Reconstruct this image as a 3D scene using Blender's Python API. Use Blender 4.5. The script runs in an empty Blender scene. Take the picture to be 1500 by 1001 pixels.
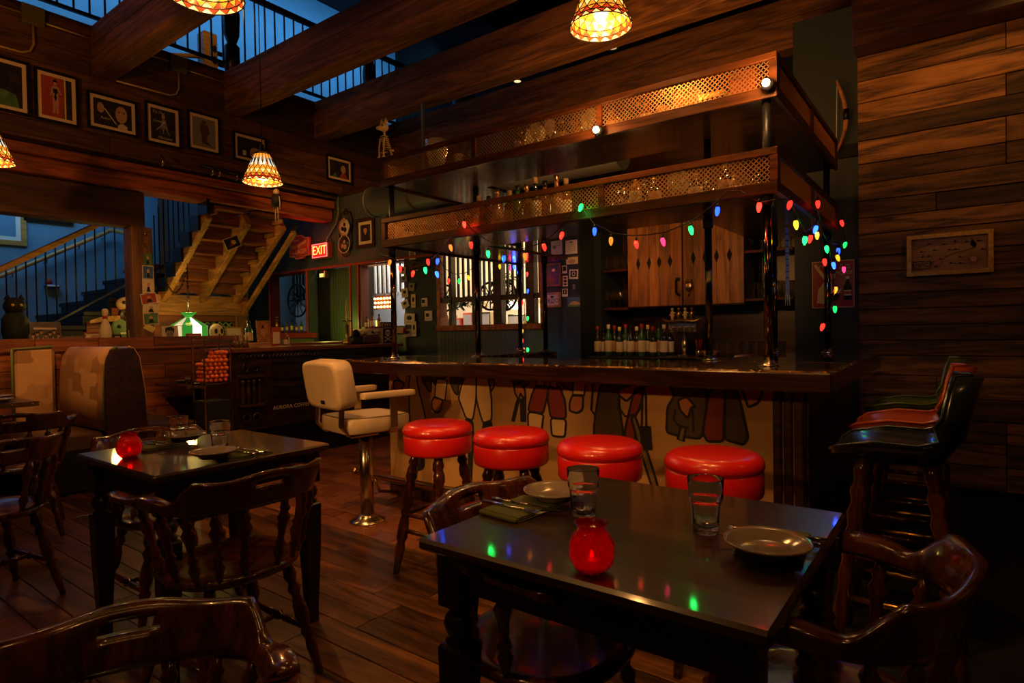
import bpy, math, random
from math import sin, cos, pi, radians, sqrt, hypot
from mathutils import Vector, Matrix
random.seed(7)
SC = bpy.context.scene
COL = SC.collection
# ------------------------------------------------------------------ camera, world, exposure
CH = 1.23
YAW, PIT, ROL, FPX = 0.64080919, -0.01834476, -0.01707913, 885.64
_F = Vector((-sin(YAW)*cos(PIT), cos(YAW)*cos(PIT), sin(PIT)))
_R0 = Vector((cos(YAW), sin(YAW), 0)); _U0 = _R0.cross(_F)
_R = _R0*cos(ROL)+_U0*sin(ROL); _U = -_R0*sin(ROL)+_U0*cos(ROL)
cam = bpy.data.cameras.new('camera'); camo = bpy.data.objects.new('camera', cam); COL.objects.link(camo)
cam.sensor_width = 36; cam.lens = FPX/1500*36; cam.clip_start = .02; cam.clip_end = 60
camo.matrix_world = Matrix(((_R.x, _U.x, -_F.x, 0), (_R.y, _U.y, -_F.y, 0), (_R.z, _U.z, -_F.z, CH), (0, 0, 0, 1)))
SC.camera = camo
w = bpy.data.worlds.new('world'); SC.world = w; w.use_nodes = True
w.node_tree.nodes['Background'].inputs[0].default_value = (1.0, .55, .25, 1)
w.node_tree.nodes['Background'].inputs[1].default_value = .004
SC.view_settings.view_transform = 'Standard'; SC.view_settings.look = 'None'
SC.view_settings.exposure = 0.0; SC.view_settings.gamma = 1; SC.view_settings.use_curve_mapping = False
try:
    SC.cycles.max_bounces = 8; SC.cycles.diffuse_bounces = 3; SC.cycles.sample_clamp_indirect = 3
    SC.cycles.caustics_reflective = False; SC.cycles.caustics_refractive = False
except Exception: pass

WARM = (1, .44, .11)
def lamp(kind, loc, energy, color=WARM, size=.1, target=None, spot=60, blend=.6, sy=None):
    l = bpy.data.lights.new('light', kind); o = bpy.data.objects.new(kind.lower()+'_light', l); COL.objects.link(o)
    l.energy = energy; l.color = color; o.location = loc
    if kind == 'AREA':
        l.shape = 'RECTANGLE'; l.size = size; l.size_y = sy or size
    elif kind == 'SPOT':
        l.spot_size = radians(spot); l.spot_blend = blend; l.shadow_soft_size = size
    else: l.shadow_soft_size = size
    if target is not None:
        o.rotation_euler = (Vector(target)-Vector(loc)).to_track_quat('-Z', 'Y').to_euler()
    return o
# large lights: daylight upstairs and in the stairwell, ceiling spots over the bar and the tables, other spots and points added as fill, no fixtures
l = lamp('AREA', (-8.3, 4.4, 6.9), 95, (.18, .54, 1), 9, (-9.8, 4.4, 6.3), sy=.8); l.data.spread = radians(125)
l = lamp('AREA', (-8.9, 1.7, 3.9), 12, (.22, .56, 1), 2.2, (-9.8, 2.3, 3.1), sy=.6); l.data.spread = radians(100)
DEEP = (1, .43, .11)
lamp('POINT', (-7.25, 3.75, 5.3), 5, (1, .6, .25), .08)  # warm fill added to brighten the upstairs newel, no lamp there
SPOTS = [((-.35, .9, 3.95), (-.85, 2.3, .7), 100, 42), ((-1.1, .9, 3.95), (-1.5, 2.35, .7), 100, 42), ((-1.9, .9, 3.95), (-2.3, 2.4, .7), 100, 42),
         ((-2.6, 1.2, 3.95), (-3.1, 2.5, .8), 90, 36), ((-2.9, 1.0, 4.3), (-4.0, 2.9, 0), 130, 36),
         ((-.7, -.9, 1.9), (-.95, 3.1, .47), 62, 23), ((-1.5, -.9, 1.9), (-1.7, 3.1, .47), 82, 23), ((-2.4, -.9, 1.9), (-2.45, 3.1, .47), 108, 23), ((-3.2, -.9, 1.9), (-3.2, 3.1, .5), 108, 21),  # low narrow spots added behind the viewpoint to light the mural
         ((-.4, -.6, 2.9), (-2.0, 4.86, 4.1), 62, 50), ((-2.2, -.6, 2.9), (-4.0, 3.9, 4.1), 42, 60), ((-4.6, .2, 2.6), (-6.8, 2.8, 3.5), 52, 70),  # added spots aimed up at the beams and the photo wall
         ((-4.5, 1.9, 2.7), (-5.0, 2.53, 1.0), 34, 26), ((-2.2, 4.3, 2.2), (-2.8, 5.55, 1.66), 16, 56), ((-4.6, 2.3, 3.5), (-6.7, 5.15, 2.7), 110, 36), ((-1.7, 3.75, 1.84), (-2.05, 5.5, 1.80), 22, 80),  # added spots brightening ball case, shelves, wall sign and cupboard, no fixtures
         ((-.3, -.2, 3.9), (-.8, 1.5, .76), 14, 60), ((.7, 4.1, 3.7), (.15, 5.45, 2.7), 36, 44),
         ((-4.7, .6, 3.3), (-6.3, 1.85, .75), 150, 30), ((-4.2, 1.5, 3.6), (-6.6, 3.0, .8), 50, 34), ((-1.9, -.6, 3.8), (-2.0, .9, 0), 60, 62)]
for a, b, e, s in SPOTS: lamp('SPOT', a, e, DEEP, .05, b, s, .6)
for a, e in (((-.3, 1.2, 2.75), 7), ((-2.4, -.4, 2.75), 14), ((.6, -.6, 2.9), 14), ((1.6, 2.6, 2.9), 5)): lamp('POINT', a, e, DEEP, .08)  # unseen fill points added to brighten beams and tables

# ------------------------------------------------------------------ helpers
def at(px, py, X=None, Y=None, Z=None):
    d = _F + _R*((px-750)/FPX) + _U*((500.5-py)/FPX)
    if X is not None: t = X/d.x
    elif Y is not None: t = Y/d.y
    else: t = (Z-CH)/d.z
    return Vector((t*d.x, t*d.y, CH+t*d.z))
MW = {}
def frame_to(z):
    z = Vector(z).normalized(); a = Vector((0, 0, 1)) if abs(z.z) < .9 else Vector((1, 0, 0))
    x = a.cross(z).normalized(); y = z.cross(x); return x, y, z
class G:
    def __init__(s): s.v = []; s.f = []; s.sm = []
    def add(s, vs, fs, smooth=False, M=None):
        n = len(s.v)
        if M is not None: vs = [M @ Vector(q) for q in vs]
        s.v += [tuple(q) for q in vs]; s.f += [tuple(i+n for i in q) for q in fs]; s.sm += [smooth]*len(fs); return s
    def box(s, c, d, rz=0, M=None, ch=0.0):
        x, y, z = [k/2 for k in d]
        if ch <= 0:
            vs = [(a*x, b*y, e*z) for a in (-1, 1) for b in (-1, 1) for e in (-1, 1)]
            fs = [(0, 1, 3, 2), (4, 6, 7, 5), (0, 4, 5, 1), (2, 3, 7, 6), (0, 2, 6, 4), (1, 5, 7, 3)]
        else:
            ch = min(ch, x*.9, y*.9, z*.9); vs = []; idx = {}
            for a in (-1, 1):
                for b in (-1, 1):
                    for e in (-1, 1):
                        for k in range(3):
                            p = [a*(x-ch), b*(y-ch), e*(z-ch)]; p[k] = (a*x, b*y, e*z)[k]
                            idx[a, b, e, k] = len(vs); vs.append(tuple(p))
            fs = []
            for k in range(3):
                o1, o2 = (k+1) % 3, (k+2) % 3
                for sg in (-1, 1):
                    q = []
                    for (u, t) in ((-1, -1), (1, -1), (1, 1), (-1, 1)):
                        t3 = [0, 0, 0]; t3[k] = sg; t3[o1] = u; t3[o2] = t; q.append(idx[t3[0], t3[1], t3[2], k])
                    fs.append(tuple(q if sg > 0 else q[::-1]))
                for (u, t) in ((-1, -1), (1, -1), (1, 1), (-1, 1)):  # edges parallel to axis k
                    def I(sg, kk):
                        t3 = [0, 0, 0]; t3[k] = sg; t3[o1] = u; t3[o2] = t; return idx[t3[0], t3[1], t3[2], kk]
                    q = (I(-1, o1), I(1, o1), I(1, o2), I(-1, o2))
                    fs.append(q if u*t > 0 else q[::-1])
            for a in (-1, 1):
                for b in (-1, 1):
                    for e in (-1, 1):
                        q = tuple(idx[a, b, e, k] for k in range(3)); fs.append(q if a*b*e > 0 else q[::-1])
        c = Vector(c); R = Matrix.Rotation(rz, 4, 'Z')
        T = Matrix.Translation(c) @ R
        if M is not None: T = M @ T
        return s.add(vs, fs, False, T)
    def bb(s, a, b, ch=0.0, M=None):
        return s.box([(a[i]+b[i])/2 for i in range(3)], [abs(b[i]-a[i]) for i in range(3)], 0, M, ch)
    def beam(s, p0, p1, w, h, up=(0, 0, 1), ch=0.0):
        p0 = Vector(p0); p1 = Vector(p1); d = (p1-p0); L = d.length; d.normalize()
        u = Vector(up); u = (u-d*u.dot(d)).normalized(); sd = d.cross(u)
        M = Matrix(((d.x, sd.x, u.x, (p0.x+p1.x)/2), (d.y, sd.y, u.y, (p0.y+p1.y)/2), (d.z, sd.z, u.z, (p0.z+p1.z)/2), (0, 0, 0, 1)))
        return s.box((0, 0, 0), (L, w, h), 0, M, ch)
    def rings(s, rs, cap0=True, cap1=True, closed=False, smooth=True):
        n = len(rs[0]); vs = [q for r in rs for q in r]; fs = []
        m = len(rs)
        for i in range(m if closed else m-1):
            j = (i+1) % m
            for k in range(n): fs.append((i*n+k, i*n+(k+1) % n, j*n+(k+1) % n, j*n+k))
        s.add(vs, fs, smooth)
        if not closed:
            b = len(s.v)-len(vs)
            if cap0: s.f.append(tuple(b+k for k in reversed(range(n)))); s.sm.append(False)
            if cap1: s.f.append(tuple(b+(m-1)*n+k for k in range(n))); s.sm.append(False)
        return s
    def lathe(s, prof, c=(0, 0, 0), seg=16, d=(0, 0, 1), cap=True, smooth=True):
        x, y, z = frame_to(d) if tuple(d) != (0, 0, 1) else (Vector((1, 0, 0)), Vector((0, 1, 0)), Vector((0, 0, 1)))
        c = Vector(c); rs = []
        for r, h in prof:
            rs.append([c+z*h+(x*cos(2*pi*k/seg)+y*sin(2*pi*k/seg))*max(r, 1e-4) for k in range(seg)])
        return s.rings(rs, cap, cap, False, smooth)
    def turn(s, p0, p1, prof, seg=10):
        p0 = Vector(p0); p1 = Vector(p1); L = (p1-p0).length
        return s.lathe([(r, t*L) for t, r in prof], p0, seg, (p1-p0).normalized())
    def cyl(s, p0, p1, r, seg=12, r1=None):
        return s.turn(p0, p1, [(0, r), (1, r if r1 is None else r1)], seg)
    def tube(s, pts, r, seg=8, closed=False):
        P = [Vector(q) for q in pts]; n = len(P); rs = []; pu = None
        for i in range(n):
            a = P[(i-1) % n] if (closed or i > 0) else P[i]; b = P[(i+1) % n] if (closed or i < n-1) else P[i]
            d = (b-a).normalized()
            if pu is None: x, y, _ = frame_to(d)
            else: x = (pu-d*pu.dot(d)).normalized(); y = d.cross(x)
            pu = x; rr = r[i] if isinstance(r, (list, tuple)) else r
            rs.append([P[i]+(x*cos(2*pi*k/seg)+y*sin(2*pi*k/seg))*rr for k in range(seg)])
        return s.rings(rs, True, True, closed)
    def poly(s, pts, n=None, th=0.0):
        P = [Vector(q) for q in pts]
        if th == 0: return s.add(P, [tuple(range(len(P)))])
        n = Vector(n).normalized(); m = len(P)
        nn = Vector((0, 0, 0))
        for i in range(m): nn += (P[i]-P[0]).cross(P[(i+1) % m]-P[0])
        if nn.dot(n) < 0: P = P[::-1]
        Q = [q+n*th for q in P]
        return s.add(P+Q, [tuple(range(m, 2*m)), tuple(reversed(range(m)))]+[(i, (i+1) % m, m+(i+1) % m, m+i) for i in range(m)])
    def ribbon(s, pts, n, w, th=.0015, closed=False):
        P = [Vector(q) for q in pts]; n = Vector(n).normalized(); m = len(P); A = []; B = []
        for i in range(m):
            a = P[(i-1) % m] if (closed or i > 0) else P[i]; b = P[(i+1) % m] if (closed or i < m-1) else P[i]
            d = (b-a).normalized(); t = n.cross(d)*w/2; A.append(P[i]+t+n*th); B.append(P[i]-t+n*th)
        fs = [(m+i, m+(i+1) % m, (i+1) % m, i) for i in range(m if closed else m-1)]
        return s.add(A+B, fs)
    def ball(s, c, r, seg=12, rg=8, sc=(1, 1, 1), M=None):
        vs = []; c = Vector(c)
        for i in range(1, rg):
            a = pi*i/rg
            for k in range(seg): vs.append(c+Vector((sin(a)*cos(2*pi*k/seg)*r*sc[0], sin(a)*sin(2*pi*k/seg)*r*sc[1], cos(a)*r*sc[2])))
        vs += [c+Vector((0, 0, r*sc[2])), c-Vector((0, 0, r*sc[2]))]; T = len(vs)-2; fs = []
        for i in range(rg-2):
            for k in range(seg): fs.append((i*seg+k, (i+1)*seg+k, (i+1)*seg+(k+1) % seg, i*seg+(k+1) % seg))
        for k in range(seg): fs.append((T, k, (k+1) % seg)); fs.append((T+1, (rg-2)*seg+(k+1) % seg, (rg-2)*seg+k))
        return s.add(vs, fs, True, M)
    def mesh(s, name, mat=None, inv=None):
        me = bpy.data.meshes.new(name)
        vs = s.v if inv is None else [tuple(inv @ Vector(q)) for q in s.v]
        me.from_pydata(vs, [], s.f); me.polygons.foreach_set('use_smooth', s.sm)
        if mat: me.materials.append(mat)
        me.update(); return me
    def done(s, name, mat, parent=None, world=False, **k):
        inv = MW[parent.name].inverted() if (world and parent is not None) else None
        return obj(name, s.mesh(name, mat, inv), parent, **k)
def obj(name, me, parent=None, **k):
    o = bpy.data.objects.new(name, me); COL.objects.link(o)
    if parent is not None:
        o.parent = parent; MW[o.name] = MW[parent.name]
    else: MW[o.name] = Matrix.Identity(4)
    for a, b in k.items():
        if b: o[a if a != 'cat' else 'category'] = b
    return o
def thing(name, label, cat, loc=(0, 0, 0), rz=0, group=None):
    o = bpy.data.objects.new(name, None); COL.objects.link(o); o.empty_display_size = .05
    o.location = loc; o.rotation_euler = (0, 0, rz); o['label'] = label; o['category'] = cat
    if group: o['group'] = group
    MW[o.name] = Matrix.Translation(Vector(loc)) @ Matrix.Rotation(rz, 4, 'Z'); return o
def dup(root, loc, rz=0, label=None, group=None, scale=None):
    r = root.copy(); COL.objects.link(r); r.location = loc; r.rotation_euler = (0, 0, rz)
    if label: r['label'] = label
    if group: r['group'] = group
    if scale: r.scale = scale
    MW[r.name] = Matrix.Translation(Vector(loc)) @ Matrix.Rotation(rz, 4, 'Z')
    def rec(o, p):
        for ch in KIDS(o):
            c = ch.copy(); COL.objects.link(c); c.parent = p; rec(ch, c)
    rec(root, r); return r
def KIDS(o): return [c for c in list(o.children)]
def text(s, size, loc, xd, ud, mat, parent, name='lettering', ext=.001, align='CENTER', sx=1, shear=0, world=True):
    cu = bpy.data.curves.new('t', 'FONT'); cu.body = s; cu.size = size; cu.extrude = ext; cu.align_x = align; cu.align_y = 'CENTER'; cu.shear = shear
    cu.resolution_u = 2
    o = bpy.data.objects.new('t', cu); COL.objects.link(o); bpy.context.view_layer.update()
    me = bpy.data.meshes.new_from_object(o.evaluated_get(bpy.context.evaluated_depsgraph_get()))
    bpy.data.objects.remove(o); me.materials.clear(); me.materials.append(mat)
    x = Vector(xd).normalized(); u = Vector(ud); u = (u-x*u.dot(x)).normalized(); n = x.cross(u)
    M = Matrix(((x.x*sx, u.x, n.x, loc[0]), (x.y*sx, u.y, n.y, loc[1]), (x.z*sx, u.z, n.z, loc[2]), (0, 0, 0, 1)))
    if parent is not None: M = MW[parent.name].inverted() @ M
    me.transform(M); return obj(name, me, parent)
# ------------------------------------------------------------------ materials
def base(name):
    m = bpy.data.materials.new(name); m.use_nodes = True; nt = m.node_tree; return m, nt, nt.nodes['Principled BSDF']
def N(nt, t, **k):
    n = nt.nodes.new(t)
    for a, b in k.items():
        if a.startswith('i_'): n.inputs[int(a[2:])].default_value = b
        else: setattr(n, a, b)
    return n
def mat(name, col, rough=.5, metal=0, emis=0, ecol=None, coat=0, trans=0, ior=1.45, nscale=0, namt=.35, bump=0, bscale=80, spec=None):
    m, nt, b = base(name); L = nt.links
    b.inputs['Base Color'].default_value = (*col, 1); b.inputs['Roughness'].default_value = rough; b.inputs['Metallic'].default_value = metal
    b.inputs['IOR'].default_value = ior; b.inputs['Transmission Weight'].default_value = trans; b.inputs['Coat Weight'].default_value = coat
    b.inputs['Coat Roughness'].default_value = .12
    if spec is not None: b.inputs['Specular IOR Level'].default_value = spec
    if emis:
        b.inputs['Emission Color'].default_value = (*(ecol or col), 1); b.inputs['Emission Strength'].default_value = emis
    g = N(nt, 'ShaderNodeNewGeometry')
    if nscale:
        n = N(nt, 'ShaderNodeTexNoise'); n.inputs['Scale'].default_value = nscale; n.inputs['Detail'].default_value = 5
        L.new(g.outputs['Position'], n.inputs['Vector'])
        r = N(nt, 'ShaderNodeValToRGB'); L.new(n.outputs['Fac'], r.inputs[0])
        r.color_ramp.elements[0].position = .3; r.color_ramp.elements[1].position = .72
        r.color_ramp.elements[0].color = (*[c*(1-namt) for c in col], 1); r.color_ramp.elements[1].color = (*[min(1, c*(1+namt)) for c in col], 1)
        L.new(r.outputs[0], b.inputs['Base Color'])
    if bump:
        n2 = N(nt, 'ShaderNodeTexNoise'); n2.inputs['Scale'].default_value = bscale; L.new(g.outputs['Position'], n2.inputs['Vector'])
        bp = N(nt, 'ShaderNodeBump'); bp.inputs['Strength'].default_value = bump; bp.inputs['Distance'].default_value = .01
        L.new(n2.outputs['Fac'], bp.inputs['Height']); L.new(bp.outputs[0], b.inputs['Normal'])
    return m
def wood(name, dark, light, axis='X', rough=.5, scale=1.0, bump=.3, coat=0, var=.35, ring=9, spec=.5):
    dark = (dark[0], dark[1]*.9, dark[2]*.6); light = (light[0]*1.05, light[1]*.84, light[2]*.50)
    m, nt, b = base(name); L = nt.links
    g = N(nt, 'ShaderNodeNewGeometry'); oi = N(nt, 'ShaderNodeObjectInfo')
    cmb = N(nt, 'ShaderNodeVectorMath', operation='SCALE'); cmb.inputs[0].default_value = (13.1, 7.7, 9.3); L.new(oi.outputs['Random'], cmb.inputs['Scale'])
    add = N(nt, 'ShaderNodeVectorMath', operation='ADD'); L.new(g.outputs['Position'], add.inputs[0]); L.new(cmb.outputs[0], add.inputs[1])
    mp = N(nt, 'ShaderNodeMapping'); s = [scale*1.0]*3; s['XYZ'.index(axis)] = scale*.09; mp.inputs['Scale'].default_value = s
    L.new(add.outputs[0], mp.inputs['Vector'])
    n1 = N(nt, 'ShaderNodeTexNoise'); n1.inputs['Scale'].default_value = ring; n1.inputs['Detail'].default_value = 4; n1.inputs['Distortion'].default_value = .6
    L.new(mp.outputs[0], n1.inputs['Vector'])
    mk = N(nt, 'ShaderNodeMapping'); s2_ = [scale*1.9]*3; s2_['XYZ'.index(axis)] = scale*.55; mk.inputs['Scale'].default_value = s2_; L.new(add.outputs[0], mk.inputs['Vector'])
    vo = N(nt, 'ShaderNodeTexVoronoi'); vo.inputs['Scale'].default_value = 1.15; L.new(mk.outputs[0], vo.inputs['Vector'])
    kr = N(nt, 'ShaderNodeMapRange', interpolation_type='SMOOTHSTEP'); kr.inputs['From Min'].default_value = 0; kr.inputs['From Max'].default_value = .30; kr.inputs['To Min'].default_value = 3.2; kr.inputs['To Max'].default_value = 0; L.new(vo.outputs['Distance'], kr.inputs['Value'])
    mu = N(nt, 'ShaderNodeMath', operation='MULTIPLY_ADD'); mu.inputs[1].default_value = 8; L.new(n1.outputs['Fac'], mu.inputs[0]); L.new(kr.outputs[0], mu.inputs[2])
    fr = N(nt, 'ShaderNodeMath', operation='PINGPONG'); fr.inputs[1].default_value = 1; L.new(mu.outputs[0], fr.inputs[0])
    n2 = N(nt, 'ShaderNodeTexNoise'); n2.inputs['Scale'].default_value = 60; n2.inputs['Detail'].default_value = 6; n2.inputs['Roughness'].default_value = .75; L.new(mp.outputs[0], n2.inputs['Vector'])
    mx = N(nt, 'ShaderNodeMath', operation='MULTIPLY_ADD'); mx.inputs[1].default_value = .85; L.new(n2.outputs['Fac'], mx.inputs[0])
    m3 = N(nt, 'ShaderNodeMath', operation='MULTIPLY'); m3.inputs[1].default_value = .34; L.new(fr.outputs[0], m3.inputs[0]); L.new(m3.outputs[0], mx.inputs[2])
    r = N(nt, 'ShaderNodeValToRGB'); r.color_ramp.elements[0].position = .36; r.color_ramp.elements[1].position = .78; kd = N(nt, 'ShaderNodeMapRange'); kd.inputs['From Max'].default_value = .09; kd.inputs['To Min'].default_value = -.3; kd.inputs['To Max'].default_value = 0; L.new(vo.outputs['Distance'], kd.inputs['Value']); ka = N(nt, 'ShaderNodeMath', operation='ADD'); L.new(mx.outputs[0], ka.inputs[0]); L.new(kd.outputs[0], ka.inputs[1])
    r.color_ramp.elements[0].color = (*dark, 1); r.color_ramp.elements[1].color = (*light, 1); L.new(ka.outputs[0], r.inputs[0])
    hv = N(nt, 'ShaderNodeHueSaturation'); L.new(r.outputs[0], hv.inputs['Color'])
    mr = N(nt, 'ShaderNodeMapRange'); mr.inputs['To Min'].default_value = 1-var; mr.inputs['To Max'].default_value = 1+var; L.new(oi.outputs['Random'], mr.inputs['Value'])
    L.new(mr.outputs[0], hv.inputs['Value']); L.new(hv.outputs[0], b.inputs['Base Color'])
    b.inputs['Roughness'].default_value = rough; b.inputs['Coat Weight'].default_value = coat; b.inputs['Coat Roughness'].default_value = .06
    b.inputs['Specular IOR Level'].default_value = spec
    if bump:
        bp = N(nt, 'ShaderNodeBump'); bp.inputs['Strength'].default_value = bump; bp.inputs['Distance'].default_value = .004
        L.new(mx.outputs[0], bp.inputs['Height']); L.new(bp.outputs[0], b.inputs['Normal'])
    return m
def thin(name, tint, op, rough=.03, body=0):
    # thin clear or tinted glass: mostly see-through, glossy skin, a little body colour
    m, nt, b = base(name); L = nt.links; o = nt.nodes['Material Output']
    tr = N(nt, 'ShaderNodeBsdfTransparent'); tr.inputs[0].default_value = (*tint, 1)
    gl = N(nt, 'ShaderNodeBsdfGlossy'); gl.inputs['Roughness'].default_value = rough
    fr = N(nt, 'ShaderNodeFresnel'); fr.inputs[0].default_value = 1.5
    b.inputs['Base Color'].default_value = (*op, 1); b.inputs['Roughness'].default_value = .15
    m1 = N(nt, 'ShaderNodeMixShader'); m1.inputs[0].default_value = body; L.new(tr.outputs[0], m1.inputs[1]); L.new(b.outputs[0], m1.inputs[2])
    m2 = N(nt, 'ShaderNodeMixShader'); ge = N(nt, 'ShaderNodeNewGeometry'); iv = N(nt, 'ShaderNodeMath', operation='SUBTRACT'); iv.inputs[0].default_value = 1; L.new(ge.outputs['Backfacing'], iv.inputs[1]); fm = N(nt, 'ShaderNodeMath', operation='MULTIPLY'); L.new(fr.outputs[0], fm.inputs[0]); L.new(iv.outputs[0], fm.inputs[1]); L.new(fm.outputs[0], m2.inputs[0]); L.new(m1.outputs[0], m2.inputs[1]); L.new(gl.outputs[0], m2.inputs[2])
    L.new(m2.outputs[0], o.inputs[0])
    if body:
        b.inputs['Transmission Weight'].default_value = 0; b.inputs['Subsurface Weight'].default_value = 0
        g = N(nt, 'ShaderNodeNewGeometry'); v = N(nt, 'ShaderNodeTexVoronoi'); v.inputs['Scale'].default_value = 75; L.new(g.outputs['Position'], v.inputs['Vector'])
        bp = N(nt, 'ShaderNodeBump'); bp.inputs['Strength'].default_value = .7; bp.inputs['Distance'].default_value = .004; L.new(v.outputs['Distance'], bp.inputs['Height'])
        for n_ in (b, gl, fr): L.new(bp.outputs[0], n_.inputs['Normal'])
        tl = N(nt, 'ShaderNodeBsdfTranslucent'); tl.inputs[0].default_value = (*op, 1); L.new(tl.outputs[0], m1.inputs[2])
    return m
def emit(name, col, st):
    m, nt, b = base(name); b.inputs['Base Color'].default_value = (*[c*.4 for c in col], 1)
    b.inputs['Emission Color'].default_value = (*col, 1); b.inputs['Emission Strength'].default_value = st; b.inputs['Roughness'].default_value = .2; return m
M = {}
M['floorwood'] = wood('floor_wood', (.012, .006, .003), (.15, .072, .030), 'X', .33, 1.0, .5, var=.35, ring=5)
M['beam'] = wood('beam_wood', (.07, .030, .012), (.26, .125, .052), 'X', .75, .8, .6, var=.12)
M['beamred'] = wood('red_beam_wood', (.13, .034, .012), (.50, .145, .045), 'Y', .42, .8, .4, var=.1)
M['photowall'] = wood('photo_wall_wood', (.045, .019, .008), (.15, .068, .028), 'Y', .6, .8, .4, var=.3)
M['barnboard'] = wood('barn_board', (.035, .017, .007), (.27, .14, .055), 'X', .7, .8, .9, var=.75)
M['darkx'] = wood('dark_wood_x', (.012, .005, .003), (.055, .024, .011), 'X', .35, 1, .2, var=.2)
M['darky'] = wood('dark_wood_y', (.012, .005, .003), (.055, .024, .011), 'Y', .35, 1, .2, var=.2)
M['chair'] = wood('chair_wood', (.020, .006, .003), (.085, .026, .010), 'Z', .22, 1.2, .05, coat=.5, var=.15)
M['table'] = wood('table_top', (.010, .005, .004), (.040, .021, .013), 'X', .30, 1.0, .04, coat=.9, var=.05)
M['tableleg'] = mat('black_lacquer', (.006, .004, .003), .3, coat=.3)
M['canopy'] = wood('canopy_wood', (.03, .010, .004), (.115, .040, .013), 'X', .5, 1, .3, var=.2, spec=.15)
M['canopyunder'] = wood('canopy_underside', (.02, .012, .008), (.07, .042, .028), 'X', .22, 1, .1, coat=.3, var=.1)
M['cabinet'] = wood('cabinet_wood', (.16, .06, .022), (.42, .19, .07), 'Z', .5, .9, .2, var=.2)
M['stairwood'] = wood('stair_wood', (.20, .10, .035), (.50, .27, .10), 'X', .6, 1, .3, var=.12)
M['treadwood'] = wood('tread_wood', (.10, .030, .012), (.28, .09, .035), 'Y', .6, 1, .3, var=.3)
M['postwood'] = wood('post_wood', (.09, .045, .018), (.26, .14, .055), 'Z', .6, 1, .3, var=.12)
M['boothwood'] = wood('booth_wood', (.09, .028, .010), (.26, .09, .035), 'Y', .5, 1, .3, var=.35)
M['goldwood'] = wood('handrail_wood', (.35, .19, .07), (.6, .36, .15), 'Y', .3, 1, .1, var=.1)
M['black'] = mat('black_metal', (.008, .008, .009), .4, .3)
M['void'] = mat('dark_paint', (.004, .004, .005), .8)
M['bluewall'] = mat('blue_wall_paint', (.13, .26, .36), .8, nscale=3, namt=.06)
M['navy'] = mat('navy_wall_paint', (.018, .026, .032), .6, nscale=3, namt=.1)
M['red_vinyl'] = mat('red_vinyl', (.60, .012, .008), .3, coat=.5, bump=.05, bscale=250)
M['welt'] = mat('dark_red_welt', (.06, .004, .004), .4)
M['white_vinyl'] = mat('cream_vinyl', (.62, .47, .30), .38, nscale=8, namt=.06, bump=.08, bscale=18)
M['tanleather'] = mat('tan_upholstery', (.52, .30, .15), .5, nscale=4, namt=.2, bump=.1, bscale=60)
M['brownleather'] = mat('brown_leather', (.10, .055, .028), .35, bump=.1, bscale=40)
M['steel'] = mat('brushed_steel', (.55, .47, .36), .22, 1)
M['brass'] = mat('brass', (.55, .33, .10), .28, 1, bump=.05, bscale=60)
M['pole'] = mat('dark_bronze_pole', (.13, .09, .05), .12, 1)
M['gold'] = mat('gilt_frame', (.36, .20, .07), .35, .7, nscale=40, namt=.3)
M['wire'] = mat('bronze_wire_mesh', (.50, .26, .10), .4, .75)
M['duct'] = mat('grey_duct_metal', (.22, .23, .24), .5, .3)
M['paper'] = mat('aged_paper', (.72, .60, .40), .8, nscale=20, namt=.06)
M['whitepaper'] = mat('white_paper', (.75, .70, .62), .8)
M['ink'] = mat('black_ink', (.01, .008, .007), .7)
M['art_dark'] = mat('dark_print', (.035, .025, .02), .35, nscale=12, namt=.6)
M['skin'] = mat('printed_skin', (.55, .30, .17), .5)
M['grey'] = mat('grey_print', (.25, .22, .2), .5)
M['redprint'] = mat('red_print', (.42, .06, .03), .5, nscale=10, namt=.3)
M['greenprint'] = mat('green_print', (.10, .22, .08), .5, nscale=14, namt=.5)
M['yellowprint'] = mat('yellow_print', (.75, .6, .12), .5)
M['blueprint'] = mat('blue_print', (.05, .12, .3), .5)
M['blackframe'] = mat('black_frame', (.008, .006, .005), .35)
M['glass'] = mat('clear_glass', (1, 1, 1), .0, trans=1, ior=1.45)

M['plate'] = mat('stoneware_glaze', (.20, .16, .12), .15, coat=.5, nscale=15, namt=.15)
M['napkin'] = mat('green_napkin', (.075, .085, .022), .85, bump=.2, bscale=300)
M['cutlery'] = mat('polished_cutlery', (.7, .62, .5), .12, 1)
M['bone'] = mat('bone_plastic', (.62, .45, .24), .5, nscale=30, namt=.15)
M['bottle'] = mat('dark_bottle_glass', (.012, .014, .008), .06, coat=.6)
M['greenbottle'] = mat('green_bottle_glass', (.02, .10, .02), .06, coat=.6)
M['amberbottle'] = mat('amber_bottle_glass', (.22, .08, .015), .08, coat=.6)
M['cork'] = mat('cork', (.3, .18, .08), .8)
M['redcap'] = mat('red_cap', (.4, .02, .02), .35)
M['orangeball'] = mat('orange_ball', (.85, .16, .025), .35, coat=.3)
M['mirror'] = mat('silver_mirror', (.5, .5, .5), .1, 1)
M['vine'] = mat('leaf_green', (.03, .09, .02), .6)
M['counter'] = None
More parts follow.
